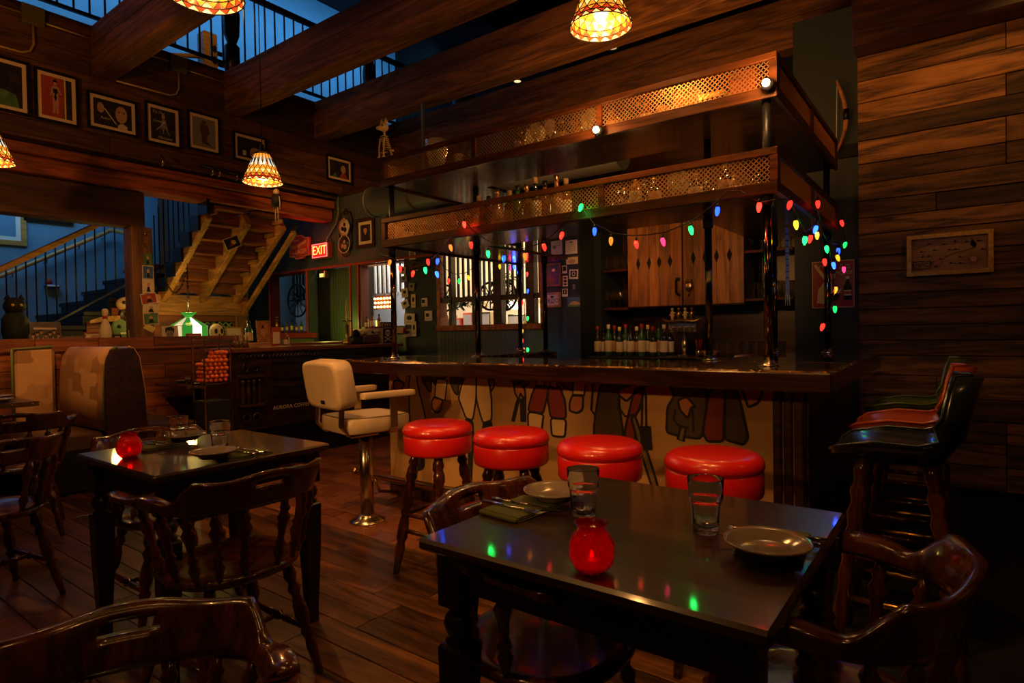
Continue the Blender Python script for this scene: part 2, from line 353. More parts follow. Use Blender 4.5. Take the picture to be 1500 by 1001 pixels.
def counter_mat():
    m, nt, b = base('resin_counter'); L = nt.links; g = N(nt, 'ShaderNodeNewGeometry')
    v = N(nt, 'ShaderNodeTexVoronoi', feature='DISTANCE_TO_EDGE'); v.inputs['Scale'].default_value = 9; L.new(g.outputs['Position'], v.inputs['Vector'])
    n = N(nt, 'ShaderNodeTexNoise'); n.inputs['Scale'].default_value = 6; n.inputs['Detail'].default_value = 6; L.new(g.outputs['Position'], n.inputs['Vector'])
    mu = N(nt, 'ShaderNodeMath', operation='LESS_THAN'); mu.inputs[1].default_value = .03; L.new(v.outputs['Distance'], mu.inputs[0])
    r = N(nt, 'ShaderNodeValToRGB'); L.new(n.outputs['Fac'], r.inputs[0]); e = r.color_ramp.elements
    e[0].position = .42; e[0].color = (.02, .008, .004, 1); e[1].position = .6; e[1].color = (.18, .09, .03, 1)
    mx = N(nt, 'ShaderNodeMix', data_type='RGBA'); L.new(mu.outputs[0], mx.inputs['Factor']); L.new(r.outputs[0], mx.inputs[6]); mx.inputs[7].default_value = (.4, .22, .07, 1)
    L.new(mx.outputs[2], b.inputs['Base Color']); b.inputs['Roughness'].default_value = .09; b.inputs['Coat Weight'].default_value = 1; b.inputs['Coat Roughness'].default_value = .02
    return m
M['counter'] = counter_mat()
def bead(name, col, axis=0, per=.055, rough=.5):
    m, nt, b = base(name); L = nt.links; g = N(nt, 'ShaderNodeNewGeometry'); sx = N(nt, 'ShaderNodeSeparateXYZ'); L.new(g.outputs['Position'], sx.inputs[0])
    d = N(nt, 'ShaderNodeMath', operation='DIVIDE'); d.inputs[1].default_value = per; L.new(sx.outputs[axis], d.inputs[0])
    f = N(nt, 'ShaderNodeMath', operation='FRACT'); L.new(d.outputs[0], f.inputs[0])
    r = N(nt, 'ShaderNodeValToRGB'); L.new(f.outputs[0], r.inputs[0]); e = r.color_ramp.elements
    e[0].position = 0; e[0].color = (0, 0, 0, 1); e[1].position = .18; e[1].color = (1, 1, 1, 1)
    bp = N(nt, 'ShaderNodeBump'); bp.inputs['Strength'].default_value = 1; bp.inputs['Distance'].default_value = .006
    L.new(r.outputs[0], bp.inputs['Height']); L.new(bp.outputs[0], b.inputs['Normal'])
    b.inputs['Base Color'].default_value = (*col, 1); b.inputs['Roughness'].default_value = rough; return m
M['green'] = bead('green_beadboard', (.055, .085, .045))
M['grybead'] = bead('blue_beadboard', (.07, .085, .095))
M['redtrim'] = mat('red_painted_trim', (.36, .045, .018), .4)
M['greentrim'] = mat('green_painted_trim', (.14, .2, .07), .5)
M['tile'] = None
def tile_mat():
    m, nt, b = base('quarry_tile'); L = nt.links; oi = N(nt, 'ShaderNodeObjectInfo'); g = N(nt, 'ShaderNodeNewGeometry')
    n = N(nt, 'ShaderNodeTexNoise'); n.inputs['Scale'].default_value = 18; n.inputs['Detail'].default_value = 5; L.new(g.outputs['Position'], n.inputs['Vector'])
    ad = N(nt, 'ShaderNodeMath', operation='MULTIPLY_ADD'); ad.inputs[1].default_value = .6; L.new(oi.outputs['Random'], ad.inputs[0])
    m2 = N(nt, 'ShaderNodeMath', operation='MULTIPLY'); m2.inputs[1].default_value = .45; L.new(n.outputs['Fac'], m2.inputs[0]); L.new(m2.outputs[0], ad.inputs[2])
    r = N(nt, 'ShaderNodeValToRGB'); L.new(ad.outputs[0], r.inputs[0]); e = r.color_ramp.elements
    e[0].position = .1; e[0].color = (.09, .025, .012, 1); e[1].position = .95; e[1].color = (.34, .12, .05, 1)
    L.new(r.outputs[0], b.inputs['Base Color']); b.inputs['Roughness'].default_value = .38
    bp = N(nt, 'ShaderNodeBump'); bp.inputs['Strength'].default_value = .3; bp.inputs['Distance'].default_value = .004; L.new(n.outputs['Fac'], bp.inputs['Height']); L.new(bp.outputs[0], b.inputs['Normal'])
    return m
M['tile'] = tile_mat()
M['pane'] = thin('window_glass', (.97, .98, 1), (1, 1, 1))
M['redglass'] = thin('red_glass', (.70, .02, .015), (.6, .015, .01), .06, .45)
M['barware'] = thin('barware_glass', (.9, .9, .88), (.9, .8, .6), .04, .3)
M['goblet'] = thin('goblet_glass', (.95, .95, .92), (.9, .8, .6), .04, .08)
M['reveal'] = mat('dark_red_reveal', (.10, .012, .006), .5)
M['stairwoody'] = wood('stair_wood_y', (.20, .10, .035), (.50, .27, .10), 'Y', .6, 1, .3, var=.12)
ORD = ['first', 'second', 'third', 'fourth', 'fifth', 'sixth', 'seventh', 'eighth', 'ninth', 'tenth', 'eleventh', 'twelfth', 'thirteenth', 'fourteenth', 'fifteenth', 'sixteenth', 'seventeenth', 'eighteenth', 'nineteenth', 'twentieth',
       'twenty-first', 'twenty-second', 'twenty-third', 'twenty-fourth', 'twenty-fifth', 'twenty-sixth']
unit = G().box((0, 0, 0), (1, 1, 1)).mesh('unit')
def plank_meshes(dims, ch, m, n='plank'): return G().box((0, 0, 0), dims, ch=ch).mesh(n, m)
def struct(g, name, m, parent=None): return g.done(name, m, parent, kind=None if parent else 'structure')
#@@SETTING
# ================================================================== THE SETTING
floor = struct(G().bb((-9.9, -1.6, -.08), (3.6, 9.2, -.014)), 'floor', M['void'])
random.seed(3)
FL = {L: plank_meshes((L-.004, .126, .014), .002, M['floorwood']) for L in (1.2, 1.5, 1.8, 2.2)}
y = -1.0
while y < 2.30:
    x = -7.6-random.random()*1.2
    while x < 2.4:
        L = random.choice((1.2, 1.5, 1.8, 2.2))
        p = obj('plank', FL[L], floor); p.location = (x+L/2, y+.065, -.007-random.random()*.0008); x += L
    y += .13
YT = 2.38
obj('threshold_strip', G().bb((-7.6, 2.318, -.014), (2.4, YT, .003), ch=.003).mesh('threshold_strip', M['floorwood']), floor)
TM = plank_meshes((.192, .117, .014), .003, M['tile'], 'tile'); tiles = []
for r in range(23):
    for c in range(28):
        X = -6.2+c*.2+(r % 2)*.1; Y_ = YT+.066+r*.125
        if X > -3.4 and Y_ > 3.1: continue
        if X > -.4: continue
        tiles.append((X, Y_))
tiles.sort(key=lambda t: hypot(t[0]+2.2, t[1]))
for X, Y_ in tiles[:290]:
    p = obj('tile', TM, floor); p.location = (X, Y_, -.007-random.random()*.0015)
rest = G()
for X, Y_ in tiles[290:]: rest.box((X, Y_, -.0075), (.192, .117, .014), ch=.003)
rest.done('far_tiles', M['tile'], floor, kind='stuff')

# photo wall (plane X = -6.8) and the beams under it
XW = -6.8
wp = struct(G().bb((XW-.12, -.6, 3.02), (XW-.022, 8.6, 4.245)), 'wall_left', M['void'])
z = 3.06; rows = [.17, .185, .175, .19, .18, .165, .12]
for k, h in enumerate(rows):
    y = -.5-random.random()
    while y < 8.4:
        L = random.choice((2.2, 2.8, 3.4)); 
        p = obj('plank', plank_meshes((.022, L-.004, h-.005), .002, M['photowall']), wp); p.location = (XW-.011-random.random()*.002, y+L/2, z+h/2); y += L
    z += h
struct(G().bb((XW-.14, -.6, 4.245), (XW+.02, 8.6, 4.262)), 'trim_1', M['darky'])
low = struct(G().bb((XW-.25, -.6, 2.74), (XW+.0, 5.13, 2.9), ch=.012), 'trim_2', M['beamred'])
struct(G().bb((XW-.25, -.6, 2.905), (XW+.05, 5.13, 3.0), ch=.01), 'trim_3', M['beamred'])
struct(G().bb((XW-.2, -.6, 3.03), (XW+.10, 5.13, 3.062), ch=.006), 'trim_4', M['photowall'])
struct(G().bb((XW-.28, -.6, 2.37), (XW-.08, 2.82, 2.735), ch=.01), 'trim_5', M['photowall'])
post = struct(G().bb((XW-.22, 2.66, 1.13), (XW-.02, 2.86, 2.37), ch=.008), 'trim_6', M['postwood'])
for zz in (2.30, 2.18):
    G().lathe([(.022, 0), (.022, .008), (.012, .016)], (XW-.02, 2.80, zz), 10, (1, 0, 0)).done('bolt', M['steel'], post)
# stairwell
struct(G().bb((-9.9, -1.6, 0), (-9.8, 9.2, 7.6)), 'wall_stairwell', M['bluewall'])
struct(G().bb((-9.8, 3.75, 0), (-8.75, 3.85, 3.6)), 'wall_landing', M['bluewall'])
struct(G().bb((-9.9, 9.1, 0), (3.6, 9.2, 7.6)), 'wall_far', M['void'])
# ceiling: dark high ceiling over the stairwell, lower one over the bar, joists across
ceil = struct(G().bb((-9.9, -1.6, 7.55), (3.6, 9.2, 7.65)), 'ceiling', M['void'])
struct(G().bb((-4.6, 1.0, 4.95), (3.6, 9.2, 5.05)), 'ceiling_bar', M['void'])
for i, yb in enumerate((2.335, 3.66, 4.855, 6.06)):
    p = G().bb((XW+.002, yb, 3.79), (3.4, yb+.2, 4.255), ch=.008).done('ceiling_beam', M['beam'], ceil)
    s = G().bb((XW+.004, yb-.0025, 4.06), (3.3, yb-.0005, 4.064)).done('seam', M['void'], p)

# green wall with two windows and a door, navy wall with the kitchen window
YG = 5.15
def wallbox(n, m, x0, x1, z0, z1, y0=YG, y1=YG+.14, parent=None, name='wall_panel'):
    return G().bb((x0, y0, z0), (x1, y1, z1)).done(name, m, parent, kind=None if parent else 'structure')
wb = wallbox(0, M['green'], -8.45, -6.6, 2.15, 3.05, name='wall_back')
wallbox(0, M['grybead'], -6.6, -4.93, 2.15, 3.05, parent=wb)
for x0, x1, z0, z1, m in ((-8.6, -8.38, 0, 3.05, 'green'), (-8.38, -7.45, 0, 1.25, 'green'), (-7.45, -7.40, 0, 2.15, 'green'), (-6.48, -6.32, 0, 2.15, 'green'),
                         (-6.32, -5.43, 0, 1.29, 'green'), (-5.43, -4.93, 0, 2.15, 'navy'), (-4.93, -3.445, 0, 1.30, 'grybead'), (-4.93, -3.0, 2.3, 3.05, 'navy'), (-3.445, -3.0, 0, 2.3, 'navy')):
    wallbox(0, M[m], x0, x1, z0, z1, parent=wb)
G().bb((-8.6, YG-.02, 3.05), (-3.0, YG+.2, 3.09)).done('wall_cap', M['darkx'], wb)
for a, b in (((-8.4, 2.12), (-4.95, 2.15)), ((-7.45, 0), (-7.425, 2.12)), ((-6.495, 0), (-6.47, 2.12)), ((-6.335, 1.25), (-6.31, 2.12)), ((-8.395, 1.25), (-8.37, 2.12))):
    struct(G().bb((a[0], YG-.02, a[1]), (b[0], YG+.0, b[1]), ch=.004), 'trim_7', M['redtrim'])
for k, (x0, x1, z0, z1) in enumerate(((-8.38, -7.45, 1.25, 2.12), (-6.32, -5.43, 1.29, 2.12))):
    g = G(); g.bb((x0, YG+.0, z0), (x0+.035, YG+.14, z1)); g.bb((x1-.035, YG, z0), (x1, YG+.14, z1)); g.bb((x0, YG, z1-.02), (x1, YG+.14, z1)); g.bb((x0, YG, z0), (x1, YG+.14, z0+.02))
    wn = struct(g, 'window_%d' % (k+1), M['reveal'])
    G().bb((x0+.035, YG+.12, z0+.02), (x1-.035, YG+.124, z1-.02)).done('pane', M['pane'], wn)
    G().bb((x0-.06, YG-.07, z0-.075), (x1+.22*(1-k)+.0, YG, z0-.005), ch=.004).done('sill', M['redtrim'], wn)
    G().bb((x0+.1, YG-.03, z0-.30), (x1+.15*(1-k), YG, z0-.08), ch=.004).done('apron', M['greentrim'], wn)
# door
struct(G().bb((-7.44, YG+.16, 0), (-7.05, YG+.2, 2.14)), 'wall_passage_shade', M['void'])  # dark sheet standing in for the shade of the open passage
dr = struct(G().bb((-7.06, YG+.10, 0), (-6.50, YG+.14, 2.12)), 'door_1', M['green'])
G().ball((-6.98, YG+.06, 1.0), .028).cyl((-6.98, YG+.06, 1.0), (-6.98, YG+.1, 1.0), .012).done('door_knob', M['brass'], dr)
for x, z1 in ((-8.95, 1.95), (-8.55, 2.5)):
    struct(G().bb((x-.02, YG-.3, 0), (x+.02, YG-.26, z1)), 'trim_8', M['greentrim'])
# kitchen window: posts, transom bars and panes
g = G(); x0, x1, z0, z1 = -4.93, -3.445, 1.30, 2.3
g.bb((x0, YG, z0), (x0+.05, YG+.12, z1)); g.bb((x1-.03, YG, z0), (x1, YG+.12, z1)); g.bb((x0, YG, z1-.03), (x1, YG+.12, z1)); g.bb((x0, YG-.03, z0-.06), (x1, YG+.12, z0))
kw = struct(g, 'window_3', M['beamred'])
xs = [x0+.05]
for px in (655, 706, 735): 
    c = at(px, 440, Y=YG).x
for pa, pb in ((656, 660), (690, 698), (721, 733), (769, 781)):
    a = at(pa, 440, Y=YG).x; b = at(pb, 440, Y=YG).x
    G().bb((a, YG+.01, z0), (b, YG+.1, z1), ch=.005).done('mullion', M['darkx'], kw)
za = at(720, 436, Y=YG).z
for a_, b_ in ((640, 656), (660, 690), (698, 721), (733, 769), (781, 793)):
    a = at(a_, 440, Y=YG).x; b = at(b_, 440, Y=YG).x
    G().bb((a, YG+.02, za-.03), (b, YG+.09, za+.025), ch=.004).done('transom', M['darkx'], kw)
    G().bb((a, YG+.05, z0), (b, YG+.054, za-.03)).done('pane', M['pane'], kw)
    n = max(2, int((b_-a_)/6.3))
    for i in range(1, n):
        G().bb((a+(b-a)*i/n-.010, YG+.04, za+.02), (a+(b-a)*i/n+.010, YG+.065, z1-.03)).done('glazing_bar', M['black'], kw)
# rooms behind the windows
struct(G().bb((-9.6, 7.62, 0), (-2.9, 7.72, 3.0)), 'wall_kitchen', mat('kitchen_wall', (.66, .54, .38), .7, nscale=1, namt=.1))
struct(G().bb((-9.6, YG+.15, 2.95), (-2.9, 8.1, 3.0)), 'ceiling_kitchen', M['navy'])
struct(G().bb((-7.5, YG+.15, 0), (-7.42, 7.6, 2.94)), 'wall_passage_side', M['void'])
struct(G().bb((-9.9, YG, 0), (-8.6, YG+.14, 3.05)), 'wall_back_left', M['green'])
struct(G().bb((-2.98, YG+.9, 0), (-2.9, 8.1, 3.0)), 'wall_kitchen_right', M['whitepaper'])
lamp('AREA', (-4.3, 6.1, 2.8), 170, (1, .70, .36), 1.6, (-4.3, 8.0, 1.5), sy=1.2)
lamp('AREA', (-6.6, 6.3, 2.8), 60, (1, .78, .5), 1.0, (-7.0, 7.6, 1.5))
lamp('AREA', (-8.3, 5.5, 2.8), 5, (.75, .88, 1), .4, (-8.8, 6.1, 1.6))
# back bar alcove, navy pillar, plank wall
YB = 5.5
struct(G().bb((-3.08, YG+.14, 0), (-3.0, 6.0, 3.05)), 'wall_return', M['navy'])
struct(G().bb((-3.0, 5.95, 0), (-1.13, 6.05, 3.05)), 'wall_back_bar', M['darkx'])
struct(G().bb((-1.13, YB, 0), (-.655, YB+.5, 3.75)), 'wall_pillar', M['navy'])
struct(G().bb((-1.1, YB-.03, 2.56), (-.66, YB, 2.66)), 'trim_9', M['void'])
wr = struct(G().bb((-.655, 5.475, 0), (3.5, 5.7, 3.75)), 'wall_right', M['void'])
zs = [.03, .20, .36, .52, .68, .84, .99, 1.105, 1.222, 1.346, 1.464, 1.636, 1.76, 1.93, 2.058, 2.19, 2.33, 2.479, 2.659, 2.80, 2.953, 3.12, 3.31, 3.5]
for i in range(len(zs)-1):
    x = -.655; first = True
    while x < 3.4:
        L = random.choice((.5, .9, 1.3, 1.8)) if first else random.choice((1.2, 1.8, 2.4)); first = False
        if zs[i] > 2.9 and x > -.6: pass
        h = zs[i+1]-zs[i]
        p = obj('plank', plank_meshes((L-.004, .022, h-.005), .003, M['barnboard']), wr)
        p.location = (x+L/2, 5.464-random.random()*.012, zs[i]+h/2); x += L
struct(G().bb((-.66, 5.2, 3.31), (3.5, 5.47, 3.74), ch=.01), 'trim_10', M['darkx'])

# ------------------------------------------------------------------ stairs
XS = -8.1
st = thing('staircase', 'dark open staircase with iron balusters climbing right against the blue wall', 'staircase', (XS, 2.0, 0))
nose = [at(px, py, X=XS) for px, py in ((81, 472), (197, 411))]
sl = (nose[1].z-nose[0].z)/(nose[1].y-nose[0].y)
run = .262; rise = run*sl
y0 = nose[0].y-2*run
k = 0
for i in range(-3, 5):
    ya = nose[0].y+i*run; zt = nose[0].z+i*rise-.04
    G().bb((-9.75, ya, zt-.05), (XS+.03, ya+run+.02, zt), ch=.004).done('tread', M['black'], st, world=True)
    G().bb((-9.7, ya+.01, zt-rise), (XS, ya+.03, zt-.045)).done('riser', M['black'], st, world=True)
    G().bb((XS+.002, ya+.03, .2), (XS+.02, ya+run+.03, zt-.12)).done('side_panel', M['treadwood'], st, world=True)
    G().bb((XS-.045, ya, zt-.19), (XS+.0, ya+run, zt-.05)).done('stringer_step', M['black'], st, world=True)
lp = nose[1].z-.04
G().bb((-9.75, nose[1].y+run*1.9, lp+2*rise-.05), (XS-.6, 4.6, lp+2*rise), ch=.004).done('landing', M['treadwood'], st, world=True)
h0 = at(0, 395, X=XS); h1 = at(150, 326, X=XS)
dz = (h1-h0)/(h1.y-h0.y)
rail0 = h0-dz*1.2; rail1 = h1+dz*.35
G().beam(rail0, rail1, .05, .065, ch=.012).done('handrail', M['goldwood'], st, world=True)
G().beam(Vector((XS, y0-.6, nose[0].z-(nose[0].y-y0+.6)*sl)), Vector((XS, nose[1].y+.4, nose[1].z+.4*sl)), .03, .02).done('shoe_rail', M['black'], st, world=True)
for i in range(-4, 14):
    px = 38/4.277+i*14.6
    r = at(max(px, -60), 400, X=XS); yy = r.y
    G().cyl((XS, yy, nose[0].z+(yy-nose[0].y)*sl), (XS, yy, h0.z+(yy-h0.y)*dz.z), .008, 6).done('baluster', M['black'], st, world=True)
# wall rail (far blue wall)
XR = -9.68
w0 = at(0, 405, X=XR); w1 = at(160, 339, X=XR); dw = (w1-w0)/(w1.y-w0.y)
wr_ = thing('wall_handrail', 'pale wooden handrail fixed along the blue stairwell wall', 'handrail', (XR, 2.5, 1.5))
G().tube([w0-dw*1.0, w0, w1-dw*.06, w1+Vector((.02, 0, .01)), w1+Vector((.12, .0, 0)), at(200, 345, Y=w1.y+.02)], .028, 10).done('rail', M['goldwood'], wr_, world=True)
for t in (.1, .4, .7, .95):
    q = w0.lerp(w1, t); G().tube([q+Vector((0, 0, -.02)), q+Vector((0, 0, -.07)), q+Vector((-.12, 0, -.07))], .008, 6).done('bracket', M['steel'], wr_, world=True)
# upper flight seen from below
s2 = thing('upper_stair_flight', 'raw timber stair flight seen from beneath, three stringers and reddish treads', 'staircase', (-7.4, 4.0, 1.8))
lo = at(347, 437, Y=4.45); X0 = -8.05
for k, Ys in enumerate((3.5, 3.98, 4.45)):
    g = G(); g.beam((X0-.15, Ys, 1.68), (-6.94, Ys, 2.64), .075, .19, ch=.006)
    g.done('stringer', M['stairwood'], s2, world=True)
n = 6
for i in range(n):
    X = X0+.03+i*.195; Z = 1.94+i*.152
    for a, b in ((3.54, 3.94), (4.02, 4.41)):
        G().bb((X-.02, a, Z-.012), (X+.20, b, Z+.022), ch=.003).done('tread', M['treadwood'], s2, world=True)
        G().bb((X-.02, a, Z-.155), (X-.0, b, Z-.013), ch=.003).done('riser', M['treadwood'], s2, world=True)
        G().beam((X+.0, a+.02 if a < 4 else b-.02, Z-.05), (X+.2, a+.02 if a < 4 else b-.02, Z-.05), .03, .05).done('cleat', M['stairwood'], s2, world=True)
G().bb((-8.17, 3.35, 1.50), (-8.07, 4.62, 1.76), ch=.006).done('foot_beam', M['stairwoody'], s2, world=True)
G().bb((-8.2, 3.35, 1.42), (-8.12, 4.62, 1.50)).done('ledger', M['treadwood'], s2, world=True)
for i in range(8):
    yy = 3.44; X = X0-.1+i*.13; zb = 1.93+(X-X0)*.76
    G().cyl((X, yy, zb), (X, yy, zb+.9), .008, 6).done('baluster', M['black'], s2, world=True)
g = G()
for i in range(6):
    X = X0-.02+i*.215; Z = 1.93+i*.163; g.bb((X-.02, 3.43, Z-.14), (X+.2, 3.46, Z+.03))
g.done('skirt', M['black'], s2, world=True)
G().beam((-8.15, 4.62, 1.55), (-6.78, 4.56, 2.62), .03, .03).done('black_rail', M['black'], s2, world=True)
G().beam((-8.15, 4.56, 1.48), (-6.78, 4.52, 2.52), .05, .05).done('lower_rail', M['stairwood'], s2, world=True)
struct(G().bb((-8.2, 4.45, .9), (-8.1, 4.62, 1.5), ch=.006), 'trim_11', M['postwood'])
# lattice niche behind the ledge
la = thing('lattice_screen', 'dark diamond lattice screen behind the green stained glass lamp', 'screen', (-8.18, 3.9, 1.0))
g = G(); ya, yb, zc, zd = 2.9, 4.46, .9, 1.5
def clipdiag(g, a0, a1, z0, z1, sp, f, w, up, both=True):
    # crossed diagonal strips inside a rectangle (a0..a1, z0..z1); f maps (a, z) to a point
    H = z1-z0; n = int((a1-a0+H)/sp)+1
    for s in ((1, -1) if both else (1,)):
        for i in range(n):
            st_ = a0-H+i*sp
            pts = []
            t0 = max(0, (a0-st_)/H); t1 = min(1, (a1-st_)/H)
            if t1-t0 < .02: continue
            p, q = st_+H*t0, st_+H*t1; zp, zq = z0+H*t0, z0+H*t1
            if s < 0: zp, zq = z1-(zp-z0), z1-(zq-z0)
            g.beam(f(p, zp), f(q, zq), w, w*.6, up)
clipdiag(g, ya, yb, zc, zd, .085, lambda a, z: Vector((-8.17, a, z)), .014, (1, 0, 0))
g.done('lattice', mat('lattice_paint', (.30, .34, .12), .5), la, world=True)
G().bb((-8.32, ya, zc), (-8.28, yb, zd)).done('backing', mat('dark_green_backing', (.02, .06, .02), .7), la, world=True)
# mezzanine railing and upstairs
mz = thing('mezzanine_railing', 'black iron railing along the upstairs landing above the framed photos', 'railing', (-6.92, 3, 4.26))
G().bb((-6.94, -.5, 4.40), (-6.90, 8.4, 4.43)).done('bottom_rail', M['black'], mz, world=True)
G().bb((-6.95, -.5, 5.30), (-6.89, 8.4, 5.36)).done('top_rail', M['darky'], mz, world=True)
i = 0; y = 1.3
while y < 8.3:
    G().bb((-6.928, y-.008, 4.43), (-6.912, y+.008, 5.3)).done('baluster', M['black'], mz, world=True); y += .135
for yn in (3.80, 5.85):
    G().lathe([(.001, 0), (.085, 0), (.085, .34), (.05, .38), (.085, .48), (.095, .7), (.06, .95), (.09, 1.05), (.09, 1.3)], (-6.85, yn, 4.26), 14).done('newel', M['darky'], mz, world=True)
nw = thing('stair_newel', 'pale wooden newel post with a coiled handrail volute upstairs', 'newel post', (-7.9, 4.1, 4.3))
c = at(304, 75, X=-7.9)
G().bb((c.x-.09, c.y-.09, c.z-.35), (c.x+.09, c.y+.09, c.z+.22), ch=.01).done('post', M['goldwood'], nw, world=True)
for dz_ in (.02, -.12):
    G().tube([c+Vector((.09+.16*cos(a)*.6, .18+.16*sin(a), dz_)) for a in [k*pi/8 for k in range(14)]], .03, 8).done('volute', M['darky'], nw, world=True)
G().tube([c+Vector((0, -.9, -.35)), c+Vector((0, -.1, -.1))], .03, 8).done('rail', M['goldwood'], nw, world=True)
# grey ducts
d1 = thing('vertical_duct', 'dark grey spiral duct rising behind the ceiling beams', 'duct', at(678, 160, Y=6.9)-Vector((0, 0, 0)))
q = at(678, 160, Y=6.9); g = G(); g.cyl((q.x, q.y, 3.2), (q.x, q.y, 4.95), .15, 20); g.done('pipe', M['duct'], d1, world=True)
for k in range(9): G().lathe([(.150, 0), (.156, .01), (.150, .02)], (q.x, q.y, 3.3+k*.18), 20, cap=False).done('seam', M['duct'], d1, world=True)
q = at(547, 297, Y=4.75); q2 = Vector((q.x+3.2, q.y, q.z))
d2 = thing('horizontal_duct', 'round grey ventilation duct running behind the bar canopy', 'duct', q)
G().cyl(q, q2, .165, 24).done('pipe', M['duct'], d2, world=True)
G().lathe([(.165, 0), (.175, .0), (.175, .03), (.165, .03)], q, 24, (1, 0, 0)).lathe([(.001, -.005), (.165, -.005), (.165, .0)], q, 24, (1, 0, 0)).done('end_cap', M['duct'], d2, world=True)
for x in (.7,): G().bb((q.x+x-.015, 4.87, q.z+.10), (q.x+x+.015, 4.90, 3.785)).lathe([(.172, 0), (.172, .03), (.166, .03)], (q.x+x-.015, q.y, q.z), 24, (1, 0, 0), cap=False).done('strap', M['duct'], d2, world=True)
#@@BAR
# ================================================================== BAR
M['nosing'] = wood('nosing_wood', (.008, .003, .0015), (.035, .013, .006), 'X', .25, 1, .1, coat=.3, var=.1)
CT = 1.035; CYF = 2.80; CXR = -.447; CXL = -3.72
cv = Vector((0, 0, 0))
bar = thing('bar', 'dark wooden horseshoe bar with glossy resin top and painted mural front', 'bar', (-2.1, 3.1, 0))
MY = 3.12
g = G(); g.bb((CXL, CYF, CT-.085), (CXR, CYF+.68, CT), ch=.012); g.done('counter_front', M['counter'], bar, world=True)
G().bb((CXR-.72, CYF+.685, CT-.085), (CXR, 4.62, CT), ch=.012).done('counter_right', M['counter'], bar, world=True)
G().bb((CXL, CYF+.685, CT-.085), (CXL+.72, 4.72, CT), ch=.012).done('counter_left', M['counter'], bar, world=True)
edge = G(); edge.bb((CXL-.012, CYF-.015, CT-.09), (CXR+.012, CYF+.001, CT-.006), ch=.006); edge.done('front_nosing', M['nosing'], bar, world=True)
G().bb((CXR-.001, CYF-.0, CT-.09), (CXR+.014, 4.63, CT-.006), ch=.006).done('side_nosing', M['nosing'], bar, world=True)
G().bb((-3.5, MY, .04), (-.64, MY+.1, CT-.085)).done('front_wall', mat('mural_ground', (.46, .26, .105), .6, nscale=5, namt=.12), bar, world=True)
G().bb((-.64, MY-.0, .0), (-.60, 4.5, CT-.085)).done('side_wall', M['darky'], bar, world=True)
xr = at(1133, 650, Y=MY).x
for i in range(3):
    a = xr+(-.60-xr)*i/3; b = xr+(-.60-xr)*(i+1)/3
    G().bb((a+.004, MY-.03, 0), (b-.004, MY-.001, CT-.085), ch=.006).done('corner_board', M['darkx'], bar, world=True)
for k in range(9):
    G().bb((-.599, MY+.01+k*.15, 0), (-.585, MY+.15+k*.15, CT-.085), ch=.004).done('side_board', M['darkx'], bar, world=True)
G().bb((-3.5, MY-.015, 0), (xr, MY-.001, .09), ch=.004).done('plinth', M['darkx'], bar, world=True)
G().bb((-3.5, MY+.1, 0), (-3.46, 4.6, CT-.085)).done('left_wall', M['darky'], bar, world=True)
# mural: lower halves of painted buccaneers
mur = {'tan': mat('mural_cream', (.66, .46, .23), .6), 'red': mat('mural_maroon', (.20, .022, .014), .6), 'skin': mat('mural_skin', (.42, .16, .06), .6), 'black': M['ink'],
       'grey': mat('mural_umber', (.07, .045, .022), .6), 'steel': mat('mural_olive', (.16, .12, .05), .6)}
def P6(l): return [(560+a/5, 500+b/5) for a, b in l]
def P7(l): return [(700+a/3, 500+b/3) for a, b in l]
mural = G().bb((-3.495, MY-.0015, .1), (xr-.002, MY-.0005, CT-.09)).done('mural', mat('mural_paint', (.46, .27, .11), .6, nscale=4, namt=.12), bar, world=True, label='painted mural of buccaneers in breeches on tan ground')
lay = [0]
def fig(col, pts, outline=True, w=.014):
    lay[0] += 1; off = .0016+lay[0]*.00012
    P = [at(x, y, Y=MY) for x, y in pts]
    if len(P) > 4:
        for _ in range(2): P = [v for i in range(len(P)) for v in (P[i]*.87+P[(i+1) % len(P)]*.13, P[i]*.13+P[(i+1) % len(P)]*.87)]
    P = [Vector((q.x, MY-off, min(max(q.z, .10), CT-.088))) for q in P]
    g = G(); g.poly(P, (0, -1, 0), .0004)
    g.done('painted_shape', mur[col], mural, world=True)
    if outline: G().ribbon(P, (0, -1, 0), w, .0006, True).done('painted_outline', M['ink'], mural, world=True)
